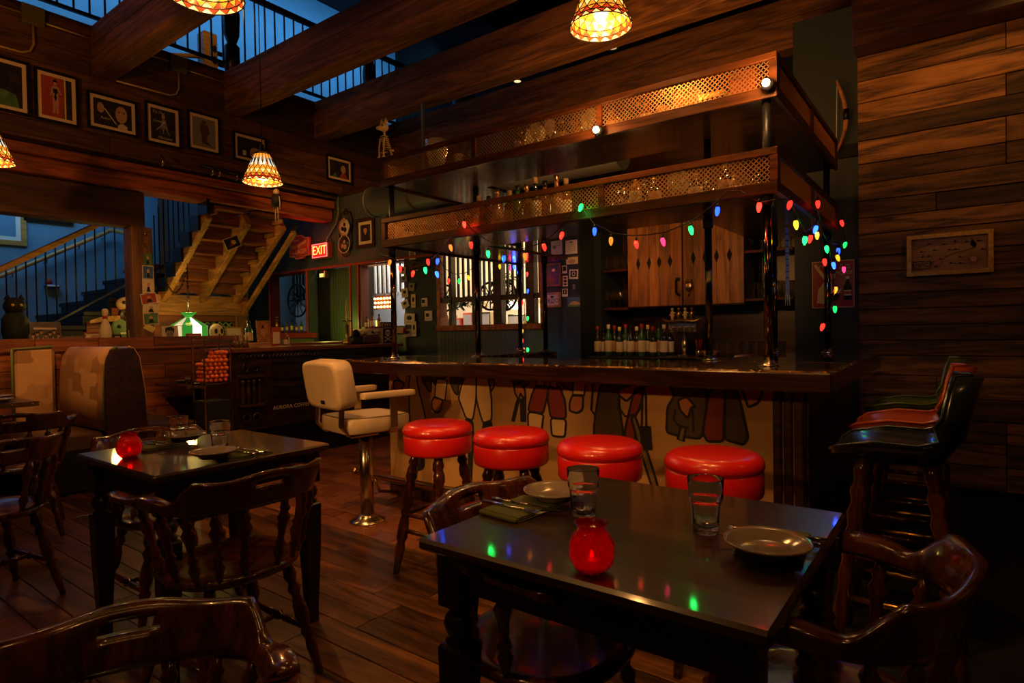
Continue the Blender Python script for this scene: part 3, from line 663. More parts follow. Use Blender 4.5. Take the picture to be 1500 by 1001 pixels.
F6 = [('tan', [(205, 235), (250, 235), (262, 330), (315, 540), (330, 700), (215, 700), (200, 520), (195, 330)]),
      ('tan', [(105, 235), (190, 235), (165, 320), (110, 265)]),
      ('skin', [(100, 285), (160, 300), (150, 350), (120, 375), (85, 345), (80, 305)]),
      ('grey', [(290, 240), (360, 240), (360, 370), (340, 365), (320, 330), (300, 300)]),
      ('red', [(350, 240), (470, 240), (470, 270), (400, 275), (392, 330)]),
      ('tan', [(398, 268), (478, 290), (460, 435), (385, 405)]),
      ('skin', [(380, 410), (445, 430), (430, 510), (400, 525), (365, 495), (365, 440)]),
      ('tan', [(610, 250), (690, 250), (690, 420), (665, 580), (615, 565), (580, 470), (560, 420), (580, 330)]),
      ('tan', [(692, 250), (775, 250), (800, 400), (805, 580), (740, 600), (715, 520), (690, 420)]),
      ('grey', [(500, 245), (600, 255), (560, 330), (555, 395), (530, 375), (505, 320)]),
      ('skin', [(785, 262), (820, 290), (822, 330), (798, 370), (790, 320)]),
      ('black', [(600, 575), (665, 585), (670, 700), (660, 900), (650, 1180), (600, 1180), (640, 850)], ),
      ('black', [(735, 600), (805, 590), (800, 760), (840, 980), (760, 980)]),
      ('black', [(250, 790), (305, 790), (310, 930), (200, 965), (190, 930), (250, 880)]),
      ('grey', [(940, 270), (1020, 275), (1010, 305), (965, 320)]),
      ('skin', [(965, 320), (1020, 305), (1045, 350), (1052, 415), (1030, 410), (1015, 380), (1000, 430), (975, 380)]),
      ('black', [(1015, 420), (1050, 420), (1050, 590), (1020, 590)]),
      ('black', [(990, 430), (1004, 430), (965, 588), (952, 588)]),
      ('red', [(1125, 330), (1220, 330), (1205, 430), (1180, 530), (1068, 512), (1095, 400)]),
      ('red', [(1222, 330), (1300, 330), (1340, 430), (1350, 570), (1235, 560), (1215, 430)]),
      ('tan', [(1135, 275), (1190, 275), (1187, 332), (1132, 322)]), ('tan', [(1230, 275), (1280, 285), (1282, 345), (1235, 335)]),
      ('red', [(1020, 275), (1095, 275), (1070, 320), (1030, 340)]),
      ('tan', [(1068, 515), (1185, 535), (1170, 640), (1185, 700), (1180, 840), (1075, 700)]),
      ('tan', [(1235, 562), (1350, 572), (1340, 700), (1290, 700), (1245, 690)]),
      ('red', [(1275, 285), (1400, 285), (1390, 360), (1340, 340)]),
      ('tan', [(1405, 290), (1495, 300), (1480, 395), (1398, 390)]),
      ('skin', [(1395, 395), (1475, 400), (1470, 500), (1430, 528), (1375, 510), (1375, 455)])]
F7 = [('grey', [(540, 180), (655, 180), (620, 240), (625, 300), (640, 400), (660, 640), (520, 640), (510, 380)]),
      ('red', [(690, 210), (735, 200), (712, 300), (690, 330), (700, 640), (650, 640), (645, 400)]),
      ('skin', [(620, 210), (680, 190), (760, 185), (690, 230), (655, 265), (620, 235)]),
      ('steel', [(675, 335), (695, 330), (800, 655), (770, 650), (715, 480)]),
      ('black', [(715, 375), (757, 375), (765, 475), (725, 480)]),
      ('grey', [(840, 190), (1010, 200), (1005, 300), (985, 430), (880, 415), (830, 400), (835, 290), (865, 240)]),
      ('skin', [(880, 260), (920, 242), (960, 290), (940, 290), (925, 340), (905, 320), (890, 300)]),
      ('steel', [(880, 430), (895, 370), (918, 375), (905, 440)]),
      ('red', [(1020, 205), (1090, 205), (1085, 440), (1010, 440), (990, 400)]),
      ('grey', [(1090, 205), (1140, 205), (1190, 420), (1170, 455), (1080, 430)]),
      ('black', [(1110, 640), (1190, 640), (1200, 710), (1120, 700)]),
      ('skin', [(1160, 205), (1255, 210), (1235, 270), (1190, 290), (1180, 260)])]
for c, p in F6: fig(c, P6(p))
for c, p in F7: fig(c, P7(p))
for pts in ([(625, 255), (620, 290), (650, 330), (690, 322)], [(740, 230), (742, 375)], [(725, 230), (722, 375)], [(870, 300), (862, 345), (890, 375), (930, 380)], [(945, 300), (950, 400)], [(510, 180), (500, 300), (520, 330)]):
    P = [at(700+a/3, 500+b/3, Y=MY) for a, b in pts]; P = [Vector((q.x, MY-.0075, min(q.z, CT-.09))) for q in P]
    G().ribbon(P, (0, -1, 0), .012, .0006).done('painted_line', M['ink'], mural, world=True)
# foot rail
fr = thing('foot_rail', 'long bronze foot rail along the base of the painted bar', 'foot rail', (-2.2, 2.85, 0))
G().tube([(-3.62, 2.9, .2), (-3.6, 2.88, .2), (-.7, 2.88, .2), (-.66, 2.9, .2)], .024, 12).done('rail', M['brass'], fr, world=True)
G().ball((-3.63, 2.89, .2), .032).done('end_ball', M['brass'], fr, world=True)
for x in (-3.4, -2.5, -1.6, -.8):
    G().tube([(x, 2.88, .18), (x, 2.92, .08), (x, 3.1, .03)], .012, 8).done('bracket', M['brass'], fr, world=True)
# canopy: two open tiers carried by slim poles
Z1, Z2, Z3, Z4 = 1.862, 2.078, 2.313, 2.527
KY0, KY1, KX0, KX1, KD = 3.05, 4.78, -3.47, -.697, .56
can = thing('bar_canopy', 'two tier wooden bar canopy with wire mesh sides carried above the counter', 'canopy', (-2.1, 3.9, 0))
for za, zb, tag_ in ((Z1, Z2, 'lower'), (Z3, Z4, 'upper')):
    for n_, a, b, m in (('front_shelf', (KX0+.012, KY0+.012), (KX1-.012, KY0+KD), 'canopyunder'), ('right_shelf', (KX1-KD, KY0+KD), (KX1-.012, KY1), 'canopyunder'), ('left_shelf', (KX0+.012, KY0+KD), (KX0+KD, KY1), 'canopyunder')):
        G().bb((a[0], a[1], za+.012), (b[0], b[1], za+.035)).done(n_, M[m], can, world=True)
    # rails: bottom board, top board, stiles, mesh
    sides = (((KX0, KY0), (KX1, KY0), 'front'), ((KX1, KY0), (KX1, KY1), 'right'), ((KX0, KY0), (KX0, KY1), 'left'))
    for (xa, ya), (xb, yb), sn in sides:
        ix = .02 if sn == 'left' else (-.02 if sn == 'right' else 0); iy = .02 if sn == 'front' else 0
        m = M['canopy']
        if sn == 'front':
            G().bb((xa, ya, za), (xb, ya+.022, za+.055), ch=.003).done('bottom_rail', m, can, world=True)
            G().bb((xa, ya, zb-.035), (xb, ya+.022, zb), ch=.003).done('top_rail', m, can, world=True)
            st_x = [xa+.0175, at(705, 300, Y=ya).x if tag_ == 'lower' else at(693, 220, Y=ya).x, at(880, 290, Y=ya).x if tag_ == 'lower' else at(877, 170, Y=ya).x, xb-.0175]
            for x in st_x: G().bb((x-.0175, ya+.001, za+.056), (x+.0175, ya+.021, zb-.036)).done('stile', m, can, world=True)
            g = G(); clipdiag(g, xa+.02, xb-.02, za+.05, zb-.033, .0245, lambda a, z, ya=ya: Vector((a, ya+.014, z)), .0046, (0, 1, 0)); g.done('mesh_panel', M['wire'], can, world=True, kind='stuff')
        else:
            s = 1 if sn == 'left' else -1
            G().bb((xa, ya+.023, za), (xa+s*.022, yb, za+.055), ch=.003).done('bottom_rail', M['canopy'], can, world=True)
            G().bb((xa, ya+.023, zb-.035), (xa+s*.022, yb, zb), ch=.003).done('top_rail', M['canopy'], can, world=True)
            for yy in (ya+.041, (ya+yb)/2, yb-.018): G().bb((xa+s*.001, yy-.017, za+.056), (xa+s*.021, yy+.017, zb-.036)).done('stile', M['canopy'], can, world=True)
            g = G(); clipdiag(g, ya+.04, yb-.02, za+.05, zb-.033, .0245, lambda a, z, xa=xa, s=s: Vector((xa+s*.014, a, z)), .0046, (1, 0, 0)); g.done('mesh_panel', M['wire'], can, world=True, kind='stuff')
    # inner back boards of the tier
    G().bb((KX0+KD, KY0+KD-.02, za+.036), (KX1-KD, KY0+KD, zb-.06)).done('back_board', M['darkx'], can, world=True)
POLES = [(KX1-.06, KY0+.05), (KX1-KD+.06, KY0+KD-.06), (KX0+.06, KY0+.05), (KX0+KD-.06, KY0+KD-.06), (KX1-.06, KY1-.07), (KX1-KD+.15, KY1-.07), (KX0+.06, KY1-.07), (KX0+KD-.06, KY1-.3)]
for x, y in POLES:
    G().cyl((x, y, CT), (x, y, Z1+.012), .021, 14).done('pole', M['pole'], can, world=True)
    G().lathe([(.001, 0), (.048, 0), (.048, .006), (.03, .014), (.024, .03)], (x, y, CT), 16).done('flange', M['steel'], can, world=True)
    G().cyl((x, y, Z1+.035), (x, y, Z3+.012), .021, 10).done('upper_pole', M['black'], can, world=True)
    G().lathe([(.03, 0), (.03, .05), (.024, .06)], (x, y, Z1-.05), 12).done('collar', M['black'], can, world=True)
# canopy lamps, with added uplights that have no fixture
for k, (px, py, L, e) in enumerate(((1122, 121, 'nearest the right corner', 6), (873, 190, 'beside the middle stile', 4))):
    q = at(px, py, Y=KY0-.06)
    t = thing('canopy_spotlight', 'small bright spotlight clipped to the upper canopy tier, '+L, 'lamp', q)
    G().ball((0, 0, 0), .017).done('bulb', emit('spot_bulb', (1, .62, .3), 160), t)
    G().lathe([(.001, .0), (.028, 0), (.026, .035), (.012, .05)], (0, .016, 0), 12, (0, 1, 0)).done('housing', M['black'], t)
    lamp('POINT', q-Vector((0, .05, 0)), e, (1, .45, .12), .02)
for x in (-3.0, -2.2, -1.7, -1.0):
    lamp('POINT', (x, KY0+.35, Z4+.02), 1.6, (1, .42, .1), .03)
    lamp('SPOT', (x, KY0+.48, Z4+.01), 26, (1, .42, .1), .04, (x+.3, 6.1, 4.15), 95, .8)  # added uplight brightening the ceiling beams
    lamp('POINT', (x+.1, KY0+.42, Z2-.03), .9, (1, .5, .16), .03)
# ------------------------------------------------------------------ round red bar stools
def stool():
    t = thing('bar_stool', 'red', 'stool', (0, 0, 0), 0, 'red bar stools along the mural')
    zt = .765
    g = G(); g.lathe([(.0, zt+.006), (.08, zt+.005), (.145, zt+.0), (.160, zt-.006), (.1725, zt-.018), (.1785, zt-.034), (.1785, zt-.046), (.174, zt-.055), (.170, zt-.058)], seg=48, cap=False)
    g.done('seat_cushion', M['red_vinyl'], t)
    G().tube([(.148*cos(a), .148*sin(a), zt-.0025) for a in [2*pi*k/40 for k in range(40)]], .0016, 5, True).done('piping', M['welt'], t)
    g = G(); g.lathe([(.166, zt-.057), (.172, zt-.0595), (.1755, zt-.066), (.1755, zt-.138), (.172, zt-.148), (.162, zt-.154), (.0, zt-.154)], seg=48, cap=False); g.done('seat_band', M['red_vinyl'], t)
    prof = [(0, .02), (.05, .022), (.08, .028), (.11, .020), (.15, .028), (.2, .03), (.24, .020), (.27, .027), (.3, .020), (.34, .028), (.42, .031), (.46, .02), (.49, .028), (.52, .02), (.58, .026), (.7, .03), (.74, .02), (.78, .026), (.86, .022), (1, .015)]
    for k in range(4):
        a = pi/4+k*pi/2; c, s = cos(a), sin(a)
        G().turn((.115*c, .115*s, zt-.15), (.225*c, .225*s, 0), prof, 12).done('leg', M['chair'], t)
    for z, m, r in ((.30, 'chair', .010), (.22, 'brass', .011)):
        rr = .115+.11*(1-z/(zt-.15))
        for k in range(4):
            if m == 'brass' and k in (1,): continue
            a = pi/4+k*pi/2; b = a+pi/2
            G().cyl((rr*cos(a), rr*sin(a), z+.0), (rr*cos(b), rr*sin(b), z), r, 8).done('stretcher', M[m], t)
    return t
s0 = stool(); s0.location = (-2.164, 2.25, 0); s0['label'] = 'leftmost round red vinyl bar stool, beside the cream pedestal chair'
dup(s0, (-1.693, 2.25, 0), .35, 'second round red vinyl bar stool from the left, before the maroon breeches of the mural')
dup(s0, (-1.217, 2.23, 0), .15, 'third round red vinyl bar stool from the left, second nearest')
dup(s0, (-.745, 2.24, 0), .5, 'rightmost and nearest round red vinyl bar stool at the dark bar corner')
# ------------------------------------------------------------------ cream pedestal armchair
t = thing('pedestal_armchair', 'cream vinyl armchair with padded arms on a steel pedestal at the bar end', 'chair', (-3.13, 2.58, 0))
def pad(g, c, d, r, ax=0, bulge=.0, n=6):
    # rounded slab
    x, y, z = [k/2 for k in d]; rs = []; seg = []
    for i in range(24):
        a = 2*pi*i/24; ca, sa = cos(a), sin(a); e = .35
        seg.append((math.copysign(abs(ca)**e, ca), math.copysign(abs(sa)**e, sa)))
    o = [(a, b, e) for a, b, e in ((-1, .0, 0),)]
    L = [(-1, .86), (-.93, .97), (-.75, 1.0), (.75, 1.0), (.93, .97), (1, .86)]
    for t_, s_ in L:
        ring = []
        for u, v in seg:
            if ax == 2: p = (c[0]+u*x*s_, c[1]+v*y*s_, c[2]+t_*z+bulge*(1-u*u)*(1-v*v)*(1 if t_ > 0 else 0))
            elif ax == 1: p = (c[0]+u*x*s_, c[1]+t_*y, c[2]+v*z*s_)
            else: p = (c[0]+t_*x, c[1]+u*y*s_, c[2]+v*z*s_)
            ring.append(Vector(p))
        rs.append(ring)
    return g.rings(rs)
g = G(); pad(g, (0, .0, .655), (.46, .46, .10), .03, 2, .02); g.done('seat', M['white_vinyl'], t)
G().tube([(.215*math.copysign(abs(cos(a))**.4, cos(a)), .215*math.copysign(abs(sin(a))**.4, sin(a)), .703) for a in [2*pi*k/32 for k in range(32)]], .004, 5, True).done('piping', M['brownleather'], t)
g = G(); pad(g, (0, 0, 0), (.50, .12, .30), .03, 1)
bk = g.done('backrest', M['white_vinyl'], t); bk.location = (-.0, -.245, .915); bk.rotation_euler = (radians(9), 0, 0)
gg = G(); gg.bb((-.02, -.064, -.115), (.035, -.060, -.09), ch=.004); o = gg.done('badge', M['black'], bk); 
for s in (-1, 1):
    g = G(); w_ = .05
    for P in ([(s*.17, -.24, .82), (s*.17, -.25, .66), (s*.165, -.2, .60), (s*.15, .0, .60)],):
        for a, b in zip(P[:-1], P[1:]): g.beam(a, b, .05, .012, (0, 1, .2))
    g.done('back_strap', M['steel'], t)
    g = G()
    for P in ([(s*.245, .07, .83), (s*.245, .07, .64), (s*.22, .07, .60), (s*.1, .05, .60)],):
        for a, b in zip(P[:-1], P[1:]): g.beam(a, b, .05, .012, (0, 0, 1) if abs(a[2]-b[2]) < .05 else (1, 0, 0))
    g.done('arm_strap', M['steel'], t)
    g = G(); pad(g, (s*.25, .03, .845), (.07, .36, .04), .02, 1); g.done('armrest', M['white_vinyl'], t)
G().cyl((0, 0, .02), (0, 0, .59), .043, 24).done('column', M['steel'], t)
G().lathe([(.0, 0), (.115, 0), (.115, .006), (.07, .018), (.055, .04), (.045, .05)], seg=32).done('base_plate', M['steel'], t)
G().lathe([(.045, .56), (.075, .575), (.075, .605), (.0, .605)], seg=20).done('swivel', M['black'], t)
t.rotation_euler = (0, 0, radians(-12)); 
# ------------------------------------------------------------------ bucket bar chairs at the right end
def bucket(label, col, loc, rz):
    t = thing('bucket_bar_chair', label, 'chair', loc, rz)
    mm = mat('bucket_'+label.split()[0], col, .25, coat=.6, bump=.04, bscale=200); z0 = .775
    # shell: seat pan curving up into the back (faces -X locally)
    rows = []; pr = [(-.20, .765), (-.17, .785), (-.05, .775), (.07, .772), (.13, .79), (.165, .84), (.185, .92), (.20, 1.0), (.215, 1.05)]
    wd = [.14, .19, .205, .205, .205, .205, .20, .17, .09]
    n = 12; top = []; bot = []
    for (x, z), w_ in zip(pr, wd):
        rt = []; rb = []
        for j in range(n+1):
            v = -1+2*j/n; lift = .05*abs(v)**3*(1 if x > -.15 else .3); fwd = -.05*abs(v)**3*(1 if z > .8 else 0)
            p = Vector((x+fwd, v*w_, z+lift*(1 if z < .9 else .0))); rt.append(p)
            nrm = Vector((.3, 0, -1)) if z < .8 else Vector((1, 0, -.2)); rb.append(p+nrm.normalized()*.035*(1-.5*abs(v)**4))
        top.append(rt); bot.append(rb)
    vs = [q for r in top for q in r]+[q for r in bot for q in r]; m_ = len(pr); K = m_*(n+1); fs = []
    for i in range(m_-1):
        for j in range(n):
            a = i*(n+1)+j; fs.append((a, a+1, a+n+2, a+n+1)); fs.append((K+a, K+a+n+1, K+a+n+2, K+a+1))
    rim = [i*(n+1) for i in range(m_)]+[(m_-1)*(n+1)+j for j in range(1, n+1)]+[i*(n+1)+n for i in range(m_-2, -1, -1)]+[j for j in range(n-1, 0, -1)]
    for i in range(len(rim)): a, b = rim[i], rim[(i+1) % len(rim)]; fs.append((a, b, K+b, K+a))
    G().add(vs, fs, True).done('shell', mm, t)
    G().tube([vs[i] for i in rim], .007, 6, True).done('piping', mm, t)
    prof = [(0, .018), (.06, .026), (.12, .018), (.16, .028), (.22, .018), (.27, .028), (.33, .019), (.4, .03), (.5, .02), (.56, .028), (.62, .02), (.75, .026), (.85, .02), (1, .014)]
    for sx in (-1, 1):
        for sy in (-1, 1): G().turn((.0+sx*.10, sy*.10, .75), (sx*.19, sy*.19, 0), prof, 10).done('leg', M['chair'], t)
    for z, r in ((.25, .012), (.40, .012)):
        e = .10+.09*(1-z/.75)
        for a, b in (((-e, -e), (e, -e)), ((-e, e), (e, e)), ((-e, -e), (-e, e)), ((e, -e), (e, e))):
            G().cyl((a[0], a[1], z), (b[0], b[1], z), r, 8).done('stretcher', M['brass' if z < .3 else 'chair'], t)
    G().lathe([(.0, .742), (.14, .742), (.14, .762), (.0, .762)], seg=16).done('swivel_plate', M['black'], t)
bucket('black vinyl bucket bar chair, nearest of three at the right bar end', (.012, .016, .02), (-.19, 2.60, 0), 0)
bucket('orange vinyl bucket bar chair between the black and the green one', (.42, .075, .015), (-.20, 3.17, 0), 0)
bucket('green vinyl bucket bar chair, farthest of three at the right bar end', (.13, .17, .015), (-.22, 3.85, 0), 0)
#@@TABLES
# ================================================================== TABLES AND CHAIRS
def table(label, x0, y0, x1, y1):
    cx, cy = (x0+x1)/2, (y0+y1)/2; t = thing('dining_table', label, 'table', (cx, cy, 0)); hx, hy = (x1-x0)/2, (y1-y0)/2
    G().bb((-hx, -hy, .732), (hx, hy, .76), ch=.007).done('tabletop', M['table'], t)
    i = .05
    for a, b in (((-hx+i, -hy+i), (hx-i, -hy+i+.02)), ((-hx+i, hy-i-.02), (hx-i, hy-i)), ((-hx+i, -hy+i), (-hx+i+.02, hy-i)), ((hx-i-.02, -hy+i), (hx-i, hy-i))):
        G().bb((a[0], a[1], .64), (b[0], b[1], .731)).done('apron', M['tableleg'], t)
    for sx in (-1, 1):
        for sy in (-1, 1):
            X, Y = sx*(hx-.065), sy*(hy-.065); g = G(); g.bb((X-.035, Y-.035, .60), (X+.035, Y+.035, .731), ch=.004)
            g.lathe([(.0, .602), (.03, .60), (.018, .59), (.03, .578), (.036, .56), (.03, .54), (.02, .53), (.033, .52), (.03, .51), (0, .51)], (X, Y, 0), 14)
            rs = []
            for z, r in ((.512, .03), (.505, .035), (.3, .031), (.06, .021), (.0, .021)):
                rs.append([Vector((X+u*r, Y+v*r, z)) for u, v in ((-1, -1), (1, -1), (1, 1), (-1, 1))])
            g.rings(rs, smooth=False); g.done('leg', M['tableleg'], t)
    return t
T1 = table('front black square dining table set for two with a red candle jar', -1.0, .965, -.235, 1.70)
T2 = table('black square dining table farther back on the left, before the booths', -2.885, .895, -2.175, 1.60)
# --- captain's chair
def chair():
    t = thing('captain_chair', 'x', 'chair', (0, 0, 0))
    # seat
    def seatpt(a, r): 
        x = .225*r*math.copysign(abs(cos(a))**.85, cos(a)); y = .215*r*math.copysign(abs(sin(a))**.85, sin(a)); return x, y
    rs = []
    for r, z in ((.001, .432), (.5, .433), (.8, .443), (.93, .45), (1, .442), (1.0, .428), (.95, .415), (.4, .412), (.001, .412)):
        rs.append([Vector((*seatpt(2*pi*k/36, r), z)) for k in range(36)])
    G().rings(rs[::-1], False, False).done('seat', M['chair'], t)
    # U shaped back rail with raised crest and hand slot
    S, V = 72, 9
    def rail(s):
        # s in [-1,1] along U ; returns centre line (x,y), outward normal
        a = s*1.5
        if abs(s) < .70:
            th = s/.70*radians(95); e = .78
            x = .265*math.copysign(abs(sin(th))**e, sin(th)); y = -.245*(math.copysign(abs(cos(th))**e, cos(th)))
        else:
            u = (abs(s)-.70)/.30; x = math.copysign(.265-.0*u+.012*u*u, s); y = .0+.21*u
        return Vector((x, y, 0))
    def ztop(s):
        a = abs(s)
        if a < .34: return .785-.010*(a/.34)**2+.006*cos(s*18)
        if a < .50: u = (a-.34)/.16; return .775-.058*(u*u*(3-2*u))-.012*sin(u*pi)
        return .715+.012*sin((a-.5)*12)
    def zbot(s):
        a = abs(s); return .672 if a < .4 else (.672+.01*min(1, (a-.4)/.2))
    vs = []; fs = []; W = V+1
    Gd = {}
    for side in (0, 1):
        for i in range(S+1):
            s = -1+2*i/S; p = rail(s); d = (rail(min(1, s+.01))-rail(max(-1, s-.01))).normalized(); nrm = Vector((d.y, -d.x, 0))
            a = abs(s); wd = .013+.014*max(0, min(1, (a-.42)/.15))
            if a > .94: wd *= 1.15-.5*((a-.94)/.06)**2
            for j in range(W):
                v = j/V; z = zbot(s)+(ztop(s)-zbot(s))*v; lean = .035*max(0, z-.69)/.1
                q = wd*(1-.30*abs(2*v-1)**6)
                Gd[side, i, j] = len(vs); vs.append(p+nrm*(lean+(q if side else -q))+Vector((0, 0, z)))
    def keep(i, j): 
        s = -1+2*(i+.5)/S; return not (abs(s) < .056 and j in (5, 6))
    for i in range(S):
        for j in range(V):
            if not keep(i, j): continue
            for sd in (0, 1):
                q = (Gd[sd, i, j], Gd[sd, i+1, j], Gd[sd, i+1, j+1], Gd[sd, i, j+1]); fs.append(q if sd else q[::-1])
            for di, dj, e in ((-1, 0, ((i, j+1), (i, j))), (1, 0, ((i+1, j), (i+1, j+1))), (0, -1, ((i, j), (i+1, j))), (0, 1, ((i+1, j+1), (i, j+1)))):
                ii, jj = i+di, j+dj
                if not (0 <= ii < S and 0 <= jj < V and keep(ii, jj)):
                    (a, b), (c, d_) = e; fs.append((Gd[1, a, b], Gd[0, a, b], Gd[0, c, d_], Gd[1, c, d_]))
    G().add(vs, fs, True).done('back_rail', M['chair'], t)
    sp = [(0, .009), (.1, .011), (.22, .02), (.3, .011), (.34, .018), (.4, .011), (.6, .014), (.72, .022), (.8, .012), (.86, .018), (.92, .010), (1, .009)]
    for s in (-.78, -.58, -.4, -.235, -.08, .08, .235, .4, .58, .78):
        p = rail(s); b = p*.80+Vector((0, -.005 if abs(s) < .6 else -.02, .44)); G().turn(b, p+Vector((0, 0, zbot(s)+.005)), sp, 9).done('spindle', M['chair'], t)
    lp = [(0, .014), (.06, .018), (.14, .024), (.2, .014), (.25, .024), (.31, .014), (.38, .022), (.5, .026), (.58, .015), (.62, .024), (.68, .015), (.75, .02), (.9, .015), (1, .012)]
    F = {}
    for sx in (-1, 1):
        for sy in (-1, 1):
            a = Vector((sx*.135, sy*.125, .42)); b = Vector((sx*.215, sy*.205, 0)); F[sx, sy] = (a, b); G().turn(a, b, lp, 10).done('leg', M['chair'], t)
    st = [(0, .008), (.2, .012), (.38, .015), (.44, .009), (.5, .02), (.56, .009), (.62, .015), (.8, .012), (1, .008)]
    for sx in (-1, 1): G().turn(F[sx, -1][0].lerp(F[sx, -1][1], .6), F[sx, 1][0].lerp(F[sx, 1][1], .6), st, 8).done('stretcher', M['chair'], t)
    G().turn(F[-1, 1][0].lerp(F[-1, 1][1], .6)-Vector((0, .17, 0)), F[1, 1][0].lerp(F[1, 1][1], .6)-Vector((0, .17, 0)), st, 8).done('stretcher', M['chair'], t)
    return t
CHG = "captain's chairs around the tables"
c0 = chair(); A_ = (-.86, 1.29, 0); c0.location = A_; c0.rotation_euler = (0, 0, -pi/2); c0['label'] = "captain's chair on the left side of the front table, coloured glints on its seat"; c0['group'] = CHG
dup(c0, (-.255, 1.38, 0), pi/2-.12, "dark wooden captain's chair at the right end of the front table, lower right corner", CHG)
fx = (.88, -.47); cc_ = at(190, 890, Z=.722); dup(c0, (cc_.x+fx[0]*.25, cc_.y+fx[1]*.25, 0), math.atan2(fx[1], fx[0])-pi/2, "dark wooden captain's chair cut off by the lower left corner, only its crest in view", CHG, (.92, .92, .92))
dup(c0, (-2.08, 1.10, 0), pi/2, "dark wooden captain's chair seen from behind at the right side of the left table", CHG)
dup(c0, (-2.90, 1.26, 0), -pi/2, "dark wooden captain's chair tucked behind the left table, under the red candle jar", CHG)
dup(c0, (-4.75, 1.17, 0), pi/2-.3, "dark wooden captain's chair at the left picture edge, the one farther back near the booths", CHG)
dup(c0, (-3.63, .76, 0), pi/2+.2, "dark wooden captain's chair at the left picture edge, the nearer one", CHG)
# --- tableware
def glass_mesh(h=.125, r=.041):
    g = G(); n = 20; out = [(r*.64, 0), (r*.69, .001), (r*.71, .004), (r*.72, .02), (r*.80, h*.5), (r*.84, h*.57), (r*.94, h*.62), (r*.955, h*.64), (r*.94, h*.66), (r*.96, h*.8), (r, h)]
    out[-1:] = [(r*.995, h-.0015), (r*.985, h)]
    ins = [(r*.955, h), (r*.945, h-.0015), (r*.91, h*.8), (r*.89, h*.68), (r*.80, h*.55), (r*.70, h*.3), (r*.62, .022), (r*.5, .015), (.0, .014)]
    rs = []
    for i, (rr, z) in enumerate(out+ins):
        fac = .03 if (i in (2, 3, 4, 5)) else 0
        rs.append([Vector((rr*(1+fac*cos(10*2*pi*k/(n*2)))*cos(2*pi*k/(n*2)), rr*(1+fac*cos(10*2*pi*k/(n*2)))*sin(2*pi*k/(n*2)), z)) for k in range(n*2)])
    g.rings(rs, True, False); return g.mesh('drinking_glass', M['glass'])
GM = glass_mesh()
def single(name, me, loc, label, cat, group=None, rz=0, sc=None):
    o = obj(name, me, None); o.location = loc; o.rotation_euler = (0, 0, rz); o['label'] = label; o['category'] = cat
    if group: o['group'] = group
    if sc: o.scale = sc
    return o
TG = 'tumblers on the dining tables'
for (px, py), lb in (((855, 768), 'clear faceted tumbler on the front table beside the left plate'), ((1034, 788), 'clear faceted tumbler on the front table beside the right plate')):
    q = at(px, py-8, Z=.76); single('drinking_glass', GM, (q.x, q.y, .7605), lb, 'glass', TG)
for (px, py), lb in (((262, 658), 'clear faceted tumbler on the left table, left one'), ((323, 668), 'clear faceted tumbler on the left table beside the near plate')):
    q = at(px, py-6, Z=.76); single('drinking_glass', GM, (q.x, q.y, .7605), lb, 'glass', TG)
def plate_mesh(r=.084):
    return G().lathe([(0, .002), (r*.55, .001), (r*.6, .0), (r*.62, .006), (r*.95, .020), (r, .024), (r*.985, .027), (r*.9, .022), (r*.62, .010), (r*.55, .008), (0, .008)], seg=48, cap=False).mesh('plate', M['plate'])
PM = plate_mesh()
def setting(x, y, rz, where, dn=(0, 0)):
    # folded napkin under and beside the plate, plate on the napkin, cutlery on the napkin
    T_ = .7605; c, s = cos(rz), sin(rz)
    def L(a, b): return (x+a*c-b*s, y+a*s+b*c)
    g = G(); rs = []
    for k, (w_, l_, z) in enumerate(((.17, .13, .003), (.168, .127, .008), (.165, .125, .012))):
        g.box((0, 0, z-.0015), (w_, l_, .004), ch=.0014)
    g.box((.09, 0, .006), (.012, .128, .012), ch=.004)
    px_, py_ = L(dn[0], dn[1]); single('napkin', g.mesh('napkin', M['napkin']), (px_, py_, T_), 'olive green folded napkin '+where, 'napkin', rz=rz)
    q = L(0, 0); single('plate', PM, (q[0], q[1], T_+.015), 'grey glazed side plate resting on the napkin '+where, 'plate')
    kx, ky = L(dn[0]-.005, dn[1]); 
    g = G(); g.tube([(0, -.10, .003), (0, -.03, .0035)], [.006, .0035], 8); g.tube([(0, -.03, .0035), (0, .02, .004)], .003, 6)
    g.poly([(-.005, .02, .002), (.009, .03, .002), (.009, .09, .002), (-.003, .115, .002), (-.005, .1, .002)], (0, 0, 1), .002)
    single('table_knife', g.mesh('table_knife', M['cutlery']), (kx, ky, T_+.0125), 'silver table knife on the napkin '+where, 'knife', rz=rz+.12)
    g = G(); g.tube([(0, -.10, .004), (0, -.02, .003), (0, .045, .006)], [.006, .003, .003], 8); g.box((0, .055, .006), (.022, .02, .003), ch=.001)
    for k in (-1, -.33, .33, 1): g.tube([(k*.009, .062, .006), (k*.009, .085, .004), (k*.0085, .10, .007)], .0015, 5)
    kx, ky = L(dn[0]+.035, dn[1]); single('table_fork', g.mesh('table_fork', M['cutlery']), (kx, ky, T_+.0125), 'silver table fork on the napkin '+where, 'fork', rz=rz+.05)
q = at(812, 725, Z=.785); setting(q.x, q.y, -pi/2-.1, 'at the left place of the front table', (.10, -.03))
q = at(1124, 803, Z=.785); setting(q.x, q.y, pi/2+.1, 'at the right place of the front table', (.085, .0))
q = at(313, 666, Z=.785); setting(q.x, q.y, pi/2, 'at the near place of the left table', (.11, .0))
q = at(272, 641, Z=.785); setting(q.x, q.y, -pi/2, 'at the far place of the left table', (.10, -.0))
